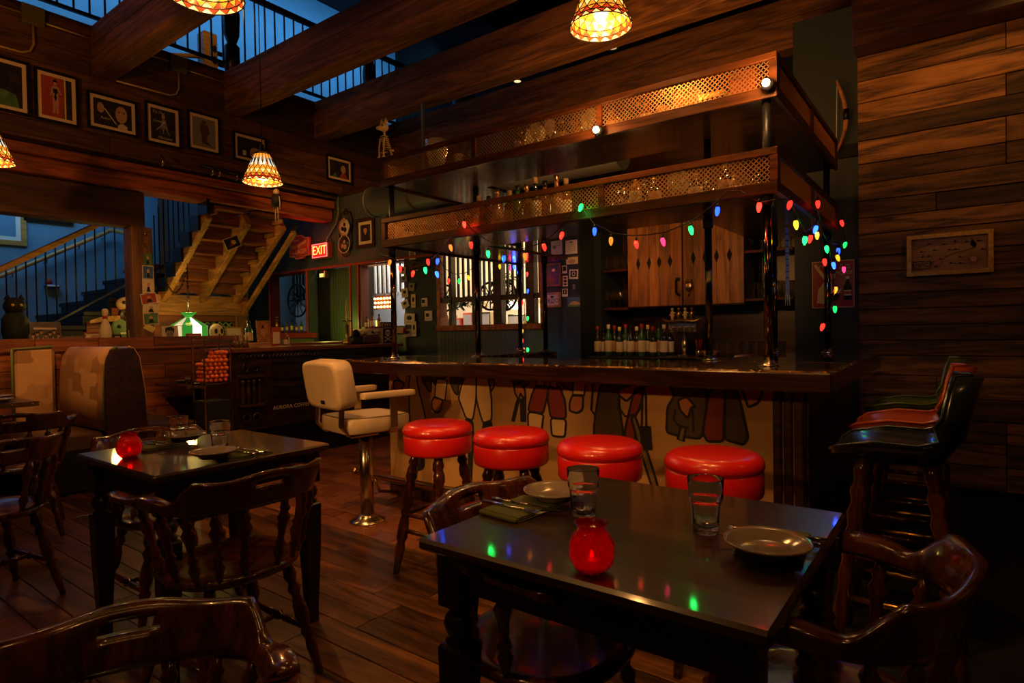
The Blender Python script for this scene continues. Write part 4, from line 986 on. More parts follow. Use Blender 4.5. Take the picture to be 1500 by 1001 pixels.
def candle(loc, label):
    t = thing('candle_jar', label, 'candle', loc)
    n = 36; rs = []
    for i, (r, z) in enumerate(((.0, 0), (.024, 0), (.03, .004), (.041, .02), (.0455, .038), (.043, .058), (.034, .076), (.029, .082), (.0275, .088), (.032, .094), (.033, .096), (.030, .096), (.026, .088), (.031, .074), (.039, .056), (.0415, .038), (.037, .018), (.0, .008))):
        b = .03 if 3 <= i <= 6 else 0
        rs.append([Vector((r*(1+b*sin(k*2*pi/n*9+i*2))*cos(2*pi*k/n), r*(1+b*sin(k*2*pi/n*9+i*2))*sin(2*pi*k/n), z)) for k in range(n)])
    G().rings(rs, False, False).done('jar', M['redglass'], t)
    G().lathe([(.0, .010), (.019, .010), (.019, .022), (.0, .024)], seg=14).done('tealight', M['whitepaper'], t)
    G().lathe([(.0, .026), (.004, .029), (.0045, .033), (.002, .041), (.0, .044)], seg=8).done('flame', emit('flame_'+label[:5], (1, .35, .06), 6), t)
    lamp('POINT', (loc[0], loc[1], loc[2]+.034), .09, (1, .35, .08), .008)
q = at(867, 838, Z=.76); candle((q.x, q.y, .7605), 'red glass candle jar glowing at the near edge of the front table')
q = at(190, 671, Z=.76); candle((q.x, q.y, .7605), 'red glass candle jar at the left corner of the farther table')
#@@LEFT
# ================================================================== BOOTHS, LEDGE AND LEFT SIDE
def booth_bench(label, y0, face, loc_x0=-6.62, x1=-5.6):
    # bench whose back stands at y0 and which faces -Y (face=-1) or +Y (face=+1)
    t = thing('booth_bench', label, 'booth', ((loc_x0+x1)/2, y0, 0)); f = face; h = (x1-loc_x0)/2
    prof = [(0, .47), (.0, .75), (-.012, .95), (-.03, 1.06), (-.075, 1.135), (-.10, 1.15), (-.115, 1.13)]
    # curved padded back
    rs = []
    for x in (-h, -h+.02, h-.03, h):
        e = .012 if abs(x) == h else 0
        rs.append([Vector((x, f*(a-e), z-e)) for a, z in prof]+[Vector((x, f*(-.115), .47))])
    g = G(); g.rings(rs, True, True); g.done('backrest', M['tanpatch'] if f < 0 else M['brownleather'], t)
    G().bb((-h, min(0, f*.48)+.0, .02), (h, max(0, f*.48), .34)).done('base', M['void'], t)
    g = G(); rs = []
    for x, s_ in ((-h, .9), (-h+.03, 1), (h-.05, 1), (h, .85)):
        rs.append([Vector((x, f*y, .345+(z-.345)*s_)) for y, z in ((.01, .345), (.01, .46), (.25, .475), (.42, .465), (.485, .44), (.50, .40), (.49, .345))])
    g.rings(rs); g.done('seat_cushion', M['brownleather'], t)
    g = G(); g.tube([(h+.004, f*(a), z) for a, z in prof], .008, 6); g.done('welt', M['greentrim'] if f < 0 else M['brass'], t)
    return t
def patch_mat():
    m, nt, b = base('patchwork_upholstery'); L = nt.links; g = N(nt, 'ShaderNodeNewGeometry')
    mp = N(nt, 'ShaderNodeMapping'); mp.inputs['Scale'].default_value = (5.5, 5.5, 7); L.new(g.outputs['Position'], mp.inputs['Vector'])
    v = N(nt, 'ShaderNodeTexVoronoi', distance='CHEBYCHEV'); v.inputs['Scale'].default_value = 1; L.new(mp.outputs[0], v.inputs['Vector'])
    sp = N(nt, 'ShaderNodeSeparateXYZ'); L.new(v.outputs['Color'], sp.inputs[0])
    r = N(nt, 'ShaderNodeValToRGB'); L.new(sp.outputs[0], r.inputs[0]); r.color_ramp.elements[0].color = (.30, .15, .07, 1); r.color_ramp.elements[1].color = (.58, .34, .17, 1)
    L.new(r.outputs[0], b.inputs['Base Color']); b.inputs['Roughness'].default_value = .5; return m
M['tanpatch'] = patch_mat()
booth_bench('booth bench with tan patchwork back and brown seat, left of the dark end panel', 1.94, -1)
booth_bench('booth bench with brown leather seat facing the ball cabinet', 2.24, 1)
t = thing('booth_end_panel', 'tall dark curved end panel between the two back to back booth benches', 'panel', (-5.6, 2.09, 0))
G().bb((-1.05, -.03, 0), (.02, .06, 1.11), ch=.01).done('core', M['void'], t)
G().poly([(.02, -.14, 0), (.02, -.14, 1.02), (.02, -.10, 1.13), (.02, .07, 1.135), (.02, .11, 1.06), (.02, .145, .8), (.02, .16, .5), (.02, .16, 0)], (1, 0, 0), .022).done('end_face', M['darkx'], t)
G().tube([(.03, .07, 1.13), (.03, .11, 1.06), (.03, .145, .8), (.03, .165, .45)], .011, 6).done('edge_bead', M['tanleather'], t)
# side piece of booth upholstery on the wall
t = thing('booth_wall_pad', 'tan patchwork wall pad at the inner end of the booth', 'upholstery', (-6.7, 1.78, 0))
G().bb((-.04, -.16, .47), (.06, .15, 1.15), ch=.03).done('pad', M['tanpatch'], t)
G().tube([(.06, -.165, .47), (.06, -.165, 1.14), (.055, .13, 1.155)], .012, 6).done('welt', M['greentrim'], t)
# booth wall of reddish planks with the ledge on top
bw = struct(G().bb((-6.80, .2, 0), (-6.725, 3.72, 1.105)), 'wall_booth', M['void'])
z = .36
while z < 1.09:
    y = .2; h = .145
    while y < 3.7:
        L = min(random.choice((.5, .8, 1.1)), 3.72-y)
        p = obj('plank', plank_meshes((.02, L-.004, h-.004), .003, M['boothwood']), bw); p.location = (-6.716, y+L/2, z+h/2); y += L
    z += h
struct(G().bb((-7.65, .2, 1.105), (-6.69, 4.5, 1.128), ch=.004), 'trim_12', M['boothwood'])
LZ = 1.1285
def board(x, y, w_, d_, label, where=0):
    pass
def booth_table(label, x0, y0, x1, y1):
    t = thing('booth_table', label, 'table', ((x0+x1)/2, (y0+y1)/2, 0)); hx, hy = (x1-x0)/2, (y1-y0)/2
    G().bb((-hx, -hy, .725), (hx, hy, .755), ch=.005).done('tabletop', M['darkx'], t)
    G().bb((hx, -hy, .72), (hx+.006, hy, .757)).done('edge_band', M['brownleather'], t)
    for k in range(8): G().ball((hx+.008, -hy+.04+k*(2*hy-.08)/7, .74), .006, 6, 4).done('stud', M['brass'], t)
    G().cyl((0, 0, .02), (0, 0, .72), .04, 12).done('column', M['black'], t); G().lathe([(0, 0), (.26, 0), (.26, .012), (.05, .03), (0, .03)], seg=20).done('base', M['black'], t)
    return t
booth_table('dark booth table with studded edge at the far left picture edge', -6.55, 1.0, -5.62, 1.52)
booth_table('dark booth table with studded edge, cup and plates, behind the booth end panel', -6.62, 2.76, -5.95, 3.28)
def onZ(px, py, z): q = at(px, py, Z=z); return (q.x, q.y, z+.0005)
CUP = G().lathe([(0, 0), (.03, 0), (.042, .09), (.044, .092), (.04, .092), (.028, .006), (0, .006)], seg=18, cap=False).mesh('cup', M['whitepaper'])
single('cup', CUP, (-6.1, 2.99, .756), 'white paper cup on the booth table beside the ball cabinet', 'cup')
single('drinking_glass', GM, (-6.2, 2.90, .756), 'clear tumbler just left of the white cup on the booth table', 'glass')
for k, (x, y, lb) in enumerate(((-6.35, 2.92, 'dark side plate on the left of the booth table with the cup'), (-6.02, 3.12, 'dark side plate on the right of the booth table with the cup'), (-5.8, 1.33, 'dark side plate on the booth table at the left picture edge, outer one'), (-6.15, 1.42, 'dark side plate on the booth table at the left picture edge, inner one'))):
    single('plate', PM, (x, y, .756), lb, 'plate', 'plates on the booth tables')
# ---- picture frames
def uv(P0, xd, ud):
    xd = Vector(xd).normalized(); ud = Vector(ud).normalized(); return lambda a, b, o=0.0: P0+xd*a+ud*b+xd.cross(ud)*o
def picture(name, label, cat, P0, xd, ud, w, h, fm, mw=.02, matm=None, mt=.03, artm=None, dep=.018, shapes=(), group=None, texts=()):
    t = thing(name, label, cat, P0+Vector(xd).normalized()*w/2, 0, group)
    f = uv(P0, xd, ud); xd = Vector(xd).normalized(); ud = Vector(ud).normalized(); n = xd.cross(ud)
    def slab(a0, b0, a1, b1, o, th): return [f(a0, b0, o), f(a1, b0, o), f(a1, b1, o), f(a0, b1, o)], n, th
    if fm is not None:
        g = G()
        for a0, b0, a1, b1 in ((0, 0, w, mw), (0, h-mw, w, h), (0, mw, mw, h-mw), (w-mw, mw, w, h-mw)): g.poly(*slab(a0, b0, a1, b1, 0, dep))
        g.done('frame', fm, t, world=True)
    else: mw = 0
    if matm is not None:
        g = G().poly(*slab(mw, mw, w-mw, h-mw, .002, .004)); g.done('mat_board', matm, t, world=True)
    else: mt = 0
    i = mw+mt
    pr = G().poly(*slab(i, i, w-i, h-i, .006, .0015)).done('print', artm or M['art_dark'], t, world=True)
    iw, ih = w-2*i, h-2*i; k = 0
    for col, pts in shapes:
        k += 1; P = [f(i+iw*a, i+ih*b, .0078+k*.0003) for a, b in pts]
        G().poly(P, n, .0003).done('printed_shape', M[col] if isinstance(col, str) else col, pr, world=True)
    for s, a, b, size, col, sh in texts:
        text(s, size, f(i+iw*a, i+ih*b, .0095+k*.0003), xd, ud, M[col], pr, 'lettering', .0003, shear=sh)
    return t
def ell(cx, cy, rx, ry, n=14, a0=0): return [(cx+rx*cos(2*pi*k/n+a0), cy+ry*sin(2*pi*k/n+a0)) for k in range(n)]
def portrait(cx=.5, s=1): return [('skin', ell(cx, .66, .15*s, .17*s)), ('skin', [(cx-.06*s, .5), (cx+.06*s, .5), (cx+.07*s, .4), (cx-.07*s, .4)]), ('ink', [(cx-.32*s, 0), (cx-.26*s, .34), (cx-.07*s, .44), (cx, .3), (cx+.07*s, .44), (cx+.27*s, .34), (cx+.33*s, 0)]),
    ('ink', [(cx-.16*s, .68), (cx-.15*s, .84), (cx, .9), (cx+.15*s, .84), (cx+.16*s, .68), (cx+.11*s, .78), (cx-.10*s, .79)]), ('ink', ell(cx-.055*s, .67, .02, .012, 8)), ('ink', ell(cx+.055*s, .67, .02, .012, 8)), ('redprint', [(cx-.04*s, .575), (cx+.04*s, .575), (cx, .56)])]
YD, ZU = (0, 1, 0), (0, 0, 1)
figure = [('redprint', [(.0, 0), (.0, 1), (.72, 1), (.72, 0)]), ('yellowprint', [(.74, 0), (.74, 1), (.80, 1), (.80, 0)]), ('skin', ell(.45, .86, .06, .06)), ('skin', [(.36, .78), (.54, .78), (.66, .6), (.62, .58), (.53, .68), (.56, .45), (.54, .1), (.48, .1), (.46, .36), (.42, .1), (.36, .1), (.36, .45), (.38, .66), (.3, .5), (.27, .52)]), ('ink', [(.38, .72), (.52, .72), (.54, .64), (.47, .56), (.5, .5), (.45, .38), (.4, .5), (.43, .58), (.37, .64)]), ('ink', [(.38, .92), (.45, .96), (.52, .92), (.54, .8), (.5, .88), (.4, .88), (.37, .8)])]
blade = [('skin', ell(.72, .55, .16, .33)), ('ink', ell(.66, .64, .03, .03, 8)), ('ink', ell(.79, .64, .03, .03, 8)), ('skin', ell(.18, .66, .09, .2)), ('paper', [(.24, .7), (.3, .66), (.6, .12), (.56, .14)]), ('paper', [(.62, .1), (.7, .2), (.78, .2), (.88, .1), (.86, 0), (.62, 0)]), ('redprint', [(.68, .36), (.76, .36), (.72, .34)])]
scrib = [('skin', ell(.5, .78, .07, .08)), ('grey', [(.35, .3), (.45, .7), (.58, .7), (.7, .35), (.55, .45), (.5, .2), (.42, .42)]), ('paper', [(.2, .3), (.23, .3), (.6, .62), (.58, .64)]), ('paper', [(.5, .5), (.52, .5), (.75, .22), (.73, .22)])]
robot = [('grey', [(0, 0), (0, 1), (1, 1), (1, 0)]), ('brownleather', ell(.5, .86, .1, .07)), ('brownleather', [(.36, .78), (.66, .78), (.76, .5), (.64, .42), (.62, .12), (.4, .12), (.38, .45), (.3, .6)]), ('ink', [(.6, .12), (.85, .05), (.62, .2)])]
FR = [('framed colour print cut off by the left picture edge', 1.50, 3.24, .335, .48, [('greenprint', [(0, 0), (.9, 0), (.8, .3), (0, .45)]), ('ink', ell(.3, .6, .3, .22))], ()),
      ('framed red signed photo of a standing dancer, tall frame', 1.868, 3.235, .345, .475, figure, ()),
      ('wide framed signed photo of a pale man holding a blade', 2.282, 3.265, .445, .36, blade, (('Robert', .3, .28, .03, 'paper', .3), )),
      ('framed dark photo scrawled with silver signature, third tall frame', 2.80, 3.245, .355, .43, scrib, (('To The', .3, .88, .04, 'paper', .3), ('Cantina', .3, .6, .035, 'paper', .3), ('Marlowe', .55, .08, .04, 'paper', .3))),
      ('framed grey sketch of a robed figure, right of the scrawled photo', 3.226, 3.275, .36, .428, robot, ()),
      ('wide framed photo partly hidden behind the hanging glass lamp', 3.737, 3.27, .42, .335, [('skin', ell(.7, .3, .22, .3)), ('paper', [(.2, .1), (.34, .1), (.34, .35), (.2, .35)])], ()),
      ('small framed signed portrait right of the lamp, high on the plank wall', 5.02, 3.285, .42, .33, [('skin', ell(.7, .55, .13, .25)), ('redprint', [(.5, 0), (.6, .3), (.8, .3), (.95, 0)]), ('greenprint', [(.1, 0), (.35, 0), (.3, .35)])], ())]
TX = mat('warm_mat_board', (.85, .62, .38), .8)
for lb, y, z, w_, h_, shp, tx in FR:
    picture('framed_photo', lb, 'picture', Vector((-6.776, y, z)), YD, ZU, w_, h_, M['blackframe'], .022, TX, .032, M['art_dark'], shapes=shp, texts=tx, group='framed photos on the plank wall')
# frames on the blue wall far left
picture('framed_picture', 'pale wooden framed picture on the blue wall at the left picture edge', 'picture', at(-22, 356, X=-9.79), YD, ZU, .42, .5, M['goldwood'], .06, M['whitepaper'], .05, M['bluewall'])
picture('framed_picture', 'black framed picture on the blue stairwell wall, only its foot below the beam', 'picture', at(34, 323, X=-9.79), YD, ZU, .55, .5, M['blackframe'], .04, M['whitepaper'], .04, M['grey'])
# wall trophy behind balusters: small blue and red toy
q = at(76, 419, X=-9.75); t = thing('wall_sconce_toy', 'little blue and red boat shaped ornament on the stairwell wall', 'ornament', q)
G().ball((0, 0, 0), .09, 12, 8, (.5, 1.1, .55)).done('hull', M['blueprint'], t); G().lathe([(0, .03), (.05, .03), (.02, .10), (0, .11)], (0, -.03, 0), 8).done('cap', M['redprint'], t)
G().box((.03, 0, .0), (.04, .14, .02)).done('stripe', M['whitepaper'], t)
# ---- junction boxes and conduit on the photo wall
M['conduit'] = mat('gilt_conduit', (.62, .40, .13), .35, .3)
M['dullbox'] = mat('dull_painted_box', (.13, .10, .05), .5)
for k, (cx, cy, w_, lb) in enumerate(((48, 23, .15, 'left'), (261, 94, .15, 'right'))):
    q = at(cx, cy, X=-6.76); t = thing('junction_box', 'square metal junction box with bent conduit on the plank wall, %s one' % lb, 'junction box', (q.x, q.y, q.z))
    G().box((-.0, 0, 0), (.06, .17, .17), ch=.006).done('box', M['dullbox'], t)
    for a in (-1, 1):
        for b in (-1, 1): G().ball((.032, a*.07, b*.07), .006, 6, 4).done('screw', M['steel'], t)
    ya_, yb_ = ((-1.2, 2.33), (2.54, 3.655))[k]
    G().tube([(-.01, .08, -.03), (-.01, yb_-q.y, -.03)], .009, 6).done('conduit', M['conduit'], t)
    G().tube([(-.01, -.08, 0.0), (-.01, ya_-q.y, .0)], .009, 6).done('conduit', M['conduit'], t)
    G().tube([(0, .0, -.085), (0, .0, -.26), (0, -.03, -.33), (0, -.09, -.36), (0, max(-.9, ya_-q.y), -.37)], .010, 8).done('conduit', M['conduit'], t)
t = thing('black_pipe', 'black pipe running along the top of the red beam', 'pipe', (-6.66, 4.3, 3.07))
G().tube([(-6.66, 3.3, 3.085), (-6.66, 5.10, 3.065)], .017, 8).done('pipe', M['black'], t, world=True)
for y in (2.9, 3.42, 3.5, 3.7): G().tube([(-6.66, y, 3.10), (-6.62, y, 3.07), (-6.63, y, 3.02), (-6.66, y, 3.0)], .012, 6).done('clip', M['steel'], t, world=True)
# ---- notes and cards on the post
cards = [(924, 343, 40, 60, 'greenprint', 'small painted figurine card topmost on the timber post'), (926, 425, 55, 72, 'blueprint', 'postcard of a figure in a red robe on the post'), (928, 513, 58, 78, 'paper', 'cream woodcut postcard on the post'),
         (932, 588, 78, 55, 'redprint', 'crooked reddish comic postcard on the post'), (945, 652, 80, 52, 'paper', 'cream landscape postcard on the post'), (945, 715, 75, 60, 'greenprint', 'green and yellow postcard on the post'), (935, 773, 52, 30, 'yellowprint', 'lowest crooked yellow card on the post')]
for k, (cx, cy, w_, h_, c_, lb) in enumerate(cards):
    q = at(cx/4.277, 300+cy/4.277, X=-6.815); s = 6.6/886/4.277*1.15
    W_, H_ = w_*s, h_*s; tl = (.0, 0, 0, .16, -.06, .06, -.5)[k]
    xd = Vector((0, cos(tl), sin(tl))); ud = Vector((0, -sin(tl), cos(tl)))
    picture('postcard', lb, 'card', q-xd*W_/2-ud*H_/2, xd, ud, W_, H_, None, 0, M['paper'] if k else None, .008, M[c_], shapes=[('ink', [(.3, .1), (.5, .8), (.7, .1)]), ('skin', ell(.5, .62, .14, .16))] if k < 6 else (), group='cards on the timber post')
# ---- things on the booth ledge
def lean(px, py, X, xoff=0): q = at(px, py, X=X); return Vector((X, q.y, LZ))
def ledge_pic(label, px0, px1, pyt, X, fm, mw, mm, mt, am, shapes=(), cat='picture', name='framed_photo', texts=()):
    a = at(px0, 500, X=X); b = at(px1, 500, X=X); top = at((px0+px1)/2, pyt, X=X).z; h_ = top-LZ
    lean_ = Vector((-.12, 0, 1)).normalized()
    return picture(name, label, cat, Vector((X, a.y, LZ+.002)), YD, lean_, b.y-a.y, h_, fm, mw, mm, mt, am, shapes=shapes, texts=texts)
crowd = [('paper', [(.15, .72), (.85, .70), (.85, .78), (.15, .80)])]+[('skin', ell(.12+.13*i, .55+.07*((i*7) % 3-1), .045, .07, 10)) for i in range(7)]+[('ink', ell(.12+.13*i, .61+.07*((i*7) % 3-1), .05, .04, 10)) for i in range(7)]+[('paper', [(.06+.15*i, .25), (.12+.15*i, .45), (.16+.15*i, .25)]) for i in range(6)]
ledge_pic('wide dark group photo of men standing on the booth ledge', 43, 91, 472, -6.95, None, 0, None, 0, M['art_dark'], crowd)
ledge_pic('framed print with a round buccaneer face on the ledge behind the bowling pin', 123, 156, 487, -6.98, M['redprint'], .01, M['paper'], .01, M['paper'], [('tanleather', ell(.5, .65, .3, .25)), ('ink', [(.2, .55), (.8, .6), (.85, .5), (.25, .42)]), ('ink', [(.3, .3), (.8, .05), (.85, .12), (.35, .4)]), ('ink', [(.7, .35), (.2, .05), (.15, .12), (.6, .4)])])
ledge_pic('small tilted black framed card right of the bowling pin', 166, 178, 491, -6.93, M['blackframe'], .012, None, 0, M['paper'], [('ink', ell(.5, .6, .2, .15))])
ledge_pic('green card with a leafy plant picture left of the timber post', 189, 205, 484, -6.93, None, 0, None, 0, mat('mint_card', (.3, .5, .22), .6), [('greenprint', [(.2, .1), (.3, .5), (.7, .9), (.6, .45)]), ('blueprint', ell(.3, .75, .15, .1)), ('paper', ell(.65, .12, .2, .08))])
ledge_pic('unframed black and white portrait of a dark haired man on the ledge', 238, 262, 478, -7.05, None, 0, None, 0, M['paper'], [('grey', ell(.48, .55, .22, .3)), ('ink', [(.2, .6), (.22, .9), (.6, .98), (.78, .85), (.72, .6), (.64, .75), (.35, .78)]), ('ink', [(.2, .0), (.3, .25), (.5, .14), (.62, .22), (.8, 0)]), ('ink', ell(.4, .58, .04, .03, 8)), ('ink', ell(.58, .58, .04, .03, 8)), ('ink', [(.42, .38), (.55, .38), (.5, .35)])])
ledge_pic('small red framed card under the green lamp', 273, 295, 489, -7.0, M['redprint'], .02, M['paper'], .03, M['grey'], [('ink', [(.1, .2), (.9, .4), (.8, .9), (.2, .7)])])
ledge_pic('pale framed sketch right of the white mask on the ledge', 331, 356, 480, -7.25, M['goldwood'], .012, M['paper'], .012, M['paper'], [('grey', [(.2, .5), (.5, .62), (.8, .4), (.8, .42), (.5, .65), (.2, .53)])])
q = lean(155, 500, -6.86); t = thing('bowling_pin', 'white bowling pin with red neck stripes on the booth ledge', 'bowling pin', q)
G().lathe([(0, 0), (.026, 0), (.034, .04), (.052, .11), (.056, .15), (.045, .21), (.028, .26), (.0235, .285)], seg=20, cap=False).lathe([(.0225, .315), (.028, .345), (.03, .365), (.022, .385), (0, .391)], seg=20, cap=False).done('body', M['paper'], t)
G().lathe([(.0236, .283), (.0228, .30), (.0226, .317)], seg=20, cap=False).done('neck_stripe', M['redcap'], t)
q = at(317, 489, X=-7.2); t = thing('skull_mask', 'white cartoonish skull mask on the ledge below the lamp', 'mask', (q.x, q.y, q.z))
G().ball((0, 0, .02), .10, 18, 12, (.7, .85, 1.0)).done('face', M['paper'], t)
for s in (-1, 1): G().ball((.062, s*.034, .03), .024, 10, 7, (.5, .8, 1.3)).done('eye', M['ink'], t)
G().ball((.07, 0, -.015), .010, 8, 6).done('nose', M['ink'], t); G().tube([(.062, -.04, -.04), (.07, 0, -.055), (.062, .04, -.04)], .004, 6).done('mouth', M['ink'], t)
G().ball((-.06, 0, -.0), .13, 14, 10, (.5, 1, 1)).done('hood', M['void'], t)
# dim owl-like bust far left on the ledge
q = lean(23, 500, -7.0); t = thing('owl_statue', 'dark green feathered owl statue barely lit on the ledge at far left', 'statue', q)
G().lathe([(0, 0), (.10, 0), (.11, .02), (.06, .05), (0, .05)], seg=14, cap=False).done('base', M['void'], t)
G().lathe([(0, .04), (.08, .06), (.105, .16), (.10, .28), (.07, .34), (0, .36)], seg=16, cap=False).done('body', mat('owl_green', (.012, .022, .006), .7, bump=.6, bscale=60), t)
G().ball((0, 0, .40), .085, 14, 10).done('head', mat('owl_head', (.008, .010, .01), .7, bump=.5, bscale=60), t)
for s in (-1, 1): G().ball((.07, s*.03, .41), .014, 8, 6).done('eye', M['yellowprint'], t); G().lathe([(.03, .46), (.0, .52)], (0, s*.05, 0), 8).done('ear_tuft', M['void'], t)
q = lean(115, 500, -6.95); t = thing('brass_ornament', 'tiny brass twig ornament between the group photo and the bowling pin', 'ornament', q)
G().lathe([(0, 0), (.02, 0), (.008, .01), (.006, .05), (0, .05)], seg=8, cap=False).done('stem', M['brass'], t)
for s in (-1, 1): G().tube([(0, 0, .05), (0, s*.05, .09), (0, s*.06, .13)], .005, 6).done('arm', M['brass'], t)
# wall ornaments on the brown side panels of the stairs
for px, py, lb, kind in ((186, 446, 'round brown tribal mask hung on the stair panel, upper one', 0), (189, 463, 'dark carved mask hung on the stair panel, lower one', 1), (179, 481, 'green and black comic mask leaning beside the yellow arched plaque', 2)):
    q = at(px, py, X=-8.0); t = thing('wall_mask', lb, 'mask', q); m = (M['tanleather'], M['darkx'], M['greentrim'])[kind]
    G().ball((0, 0, 0), .12, 14, 9, (.35, 1, 1.1 if kind else .75)).done('face', m, t)
    for s in (-1, 1): G().ball((.035, s*.045, .02), .022, 8, 6).done('eye', M['ink'], t)
    G().box((.04, 0, -.06), (.012, .07, .018)).done('mouth', M['paper'] if kind == 2 else M['ink'], t)
q = at(168, 470, X=-8.0); t = thing('arched_plaque', 'yellow arched wooden plaque on the stair panel above the bowling pin', 'plaque', q)
G().poly([(0, -.26, -.03), (0, -.26, .0), (0, -.12, .05), (0, .05, .06), (0, .26, .02), (0, .26, -.05), (0, .1, -.01), (0, -.1, -.01)], (1, 0, 0), .02).done('board', M['stairwood'], t)
# ---- green stained glass lamp
LX = -7.35; qa = at(250, 480, X=LX); qb = at(302, 480, X=LX); qt = at(276, 462, X=LX).z; qbm = at(276, 499, X=LX).z
cy_ = (qa.y+qb.y)/2; hw = (qb.y-qa.y)/2; sk = at(276, 478, X=LX).z
t = thing('stained_glass_lamp', 'lit green and white stained glass lamp hanging in front of the lattice', 'lamp', (LX, cy_, qbm))
gw = emit('lamp_white_glass', (1, .80, .45), .7); gg_ = emit('lamp_green_glass', (.06, .55, .05), .4); gh = emit('lamp_hot_glass', (1, .9, .7), 1.8)
R_ = hw; NS = 12; hz = sk-qbm; ht = qt-qbm
for k in range(NS):
    a = 2*pi*(k-.5)/NS; b = 2*pi*(k+.5)/NS
    m = gg_ if k % 2 else (gh if k == 0 else gw)
    A = [Vector((R_*cos(a), R_*sin(a), 0)), Vector((R_*cos(b), R_*sin(b), 0)), Vector((R_*cos(b), R_*sin(b), hz)), Vector((R_*cos(a), R_*sin(a), hz))]
    G().poly(A, (cos((a+b)/2), sin((a+b)/2), 0), .004).done('glass_panel', m, t)
    r2 = R_*.22
    B = [Vector((R_*cos(a), R_*sin(a), hz)), Vector((R_*cos(b), R_*sin(b), hz)), Vector((r2*cos(b), r2*sin(b), ht-.03)), Vector((r2*cos(a), r2*sin(a), ht-.03))]
    G().poly(B, (cos((a+b)/2), sin((a+b)/2), 1), .003).done('glass_panel', m, t)
    G().tube([A[0], A[3], B[3]], .004, 5).done('came', M['black'], t)
G().tube([(R_*cos(2*pi*(k-.5)/NS), R_*sin(2*pi*(k-.5)/NS), hz) for k in range(NS)], .005, 5, True).done('rim', M['greentrim'], t)
G().tube([(R_*cos(2*pi*(k-.5)/NS), R_*sin(2*pi*(k-.5)/NS), 0) for k in range(NS)], .005, 5, True).done('rim', M['brass'], t)
G().lathe([(R_*.14, ht-.03), (R_*.42, ht+.03), (R_*.40, ht+.032), (R_*.12, ht-.025)], seg=12, cap=False).done('crown', gg_, t)
G().tube([(0, 0, ht+.03), (0, 0, ht+.62)], .004, 5).done('chain', M['black'], t)
for z in range(9): G().tube([(0, .011*cos(a), ht+.06+z*.055+.024*sin(a)) for a in [2*pi*k/8 for k in range(8)]], .0035, 4, True).done('link', M['black'], t)
lamp('POINT', (LX, cy_, qbm-.05), 7, (.95, .80, .16), .04)
lamp('POINT', (LX+.0, cy_, qt+.1), 9, (1, .68, .16), .05)
lamp('POINT', (LX-.1, 2.7, 1.62), 4, (1, .68, .16), .05)
# swag of chain on stringers
t = thing('swag_chain', 'dark chain draped between the stair stringers above the green lamp', 'chain', at(258, 425, X=-7.75))
pts = [at(a, b, X=-7.75) for a, b in ((240, 392), (243, 408), (247, 420), (253, 428), (259, 429), (266, 420), (272, 402), (274, 380))]
for a, b in zip(pts[:-1], pts[1:]):
    for k in range(3):
        p = a.lerp(b, k/3); qn = a.lerp(b, (k+.8)/3); G().tube([p, qn], .009, 5).done('link', M['black'], t, world=True)
q = at(347, 357, Y=3.9); picture('comic_card', 'tilted comic card pinned on the middle stair stringer', 'card', at(333, 368, X=-7.0), Vector((0, .9, .42)), Vector((0, -.42, .9)), .2, .14, None, 0, M['paper'], .01, M['art_dark'], shapes=[('redprint', [(.2, .2), (.5, .8), (.8, .3)]), ('yellowprint', ell(.6, .5, .15, .2))])
# vines at the niche
random.seed(11)
def leaves(name, label, cat, c, n, sp, size, drop=.3):
    g = G()
    for i in range(n):
        p = Vector(c)+Vector((random.uniform(-sp[0], sp[0]), random.uniform(-sp[1], sp[1]), random.uniform(-sp[2], sp[2])))
        a = random.uniform(0, 6.28); b = random.uniform(-.9, .4); d = Vector((cos(a)*cos(b), sin(a)*cos(b), sin(b))); s_ = d.cross(Vector((0, 0, 1))).normalized(); L = size*random.uniform(.7, 1.3)
        g.add([p, p+d*L*.5+s_*L*.22, p+d*L, p+d*L*.5-s_*L*.22], [(0, 1, 2, 3)])
    o = g.done(name, M['vine'], None, kind='stuff'); o['label'] = label; o['category'] = cat; return o
leaves('ivy', 'dark ivy leaves behind the portrait under the green lamp', 'plant', (-7.6, 3.62, 1.24), 160, (.08, .22, .1), .06)
leaves('ivy', 'dark ivy leaves beside the skull mask under the lamp', 'plant', (-7.3, 4.12, 1.21), 70, (.06, .12, .08), .06)
# ---- glass case of orange balls
t = thing('ball_cabinet', 'glass display case half full of orange balls on a dark stand', 'display case', (-5.0, 2.53, 0))
hx, hy, zb, zt = .095, .11, .835, 1.19
for sx in (-1, 1):
    for sy in (-1, 1): G().box((sx*hx, sy*hy, (.0+zt)/2), (.010, .010, zt)).done('corner_post', M['steel'], t)
for z in (zb, zt): 
    g = G()
    for a in (-1, 1): g.box((a*hx, 0, z), (.012, 2*hy+.012, .012)); g.box((0, a*hy, z), (2*hx+.012, .012, .012))
    g.done('edge_frame', M['steel'], t)
G().bb((-hx+.006, -hy+.006, zb-.01), (hx-.006, hy-.006, zb+.004)).done('floor', M['black'], t)
G().bb((-hx+.006, -hy+.006, .04), (hx-.006, hy-.006, zb-.14), ch=.004).done('stand', M['void'], t)
for a in (-1, 1):
    G().box((a*hx, 0, (zb+zt)/2), (.002, 2*hy-.012, zt-zb-.014)).done('glass_pane', M['pane'], t); G().box((0, a*hy, (zb+zt)/2), (2*hx-.012, .002, zt-zb-.014)).done('glass_pane', M['pane'], t)
BM = G().ball((0, 0, 0), .019, 14, 9).mesh('orange_ball', M['orangeball']); k = 0
random.seed(5)
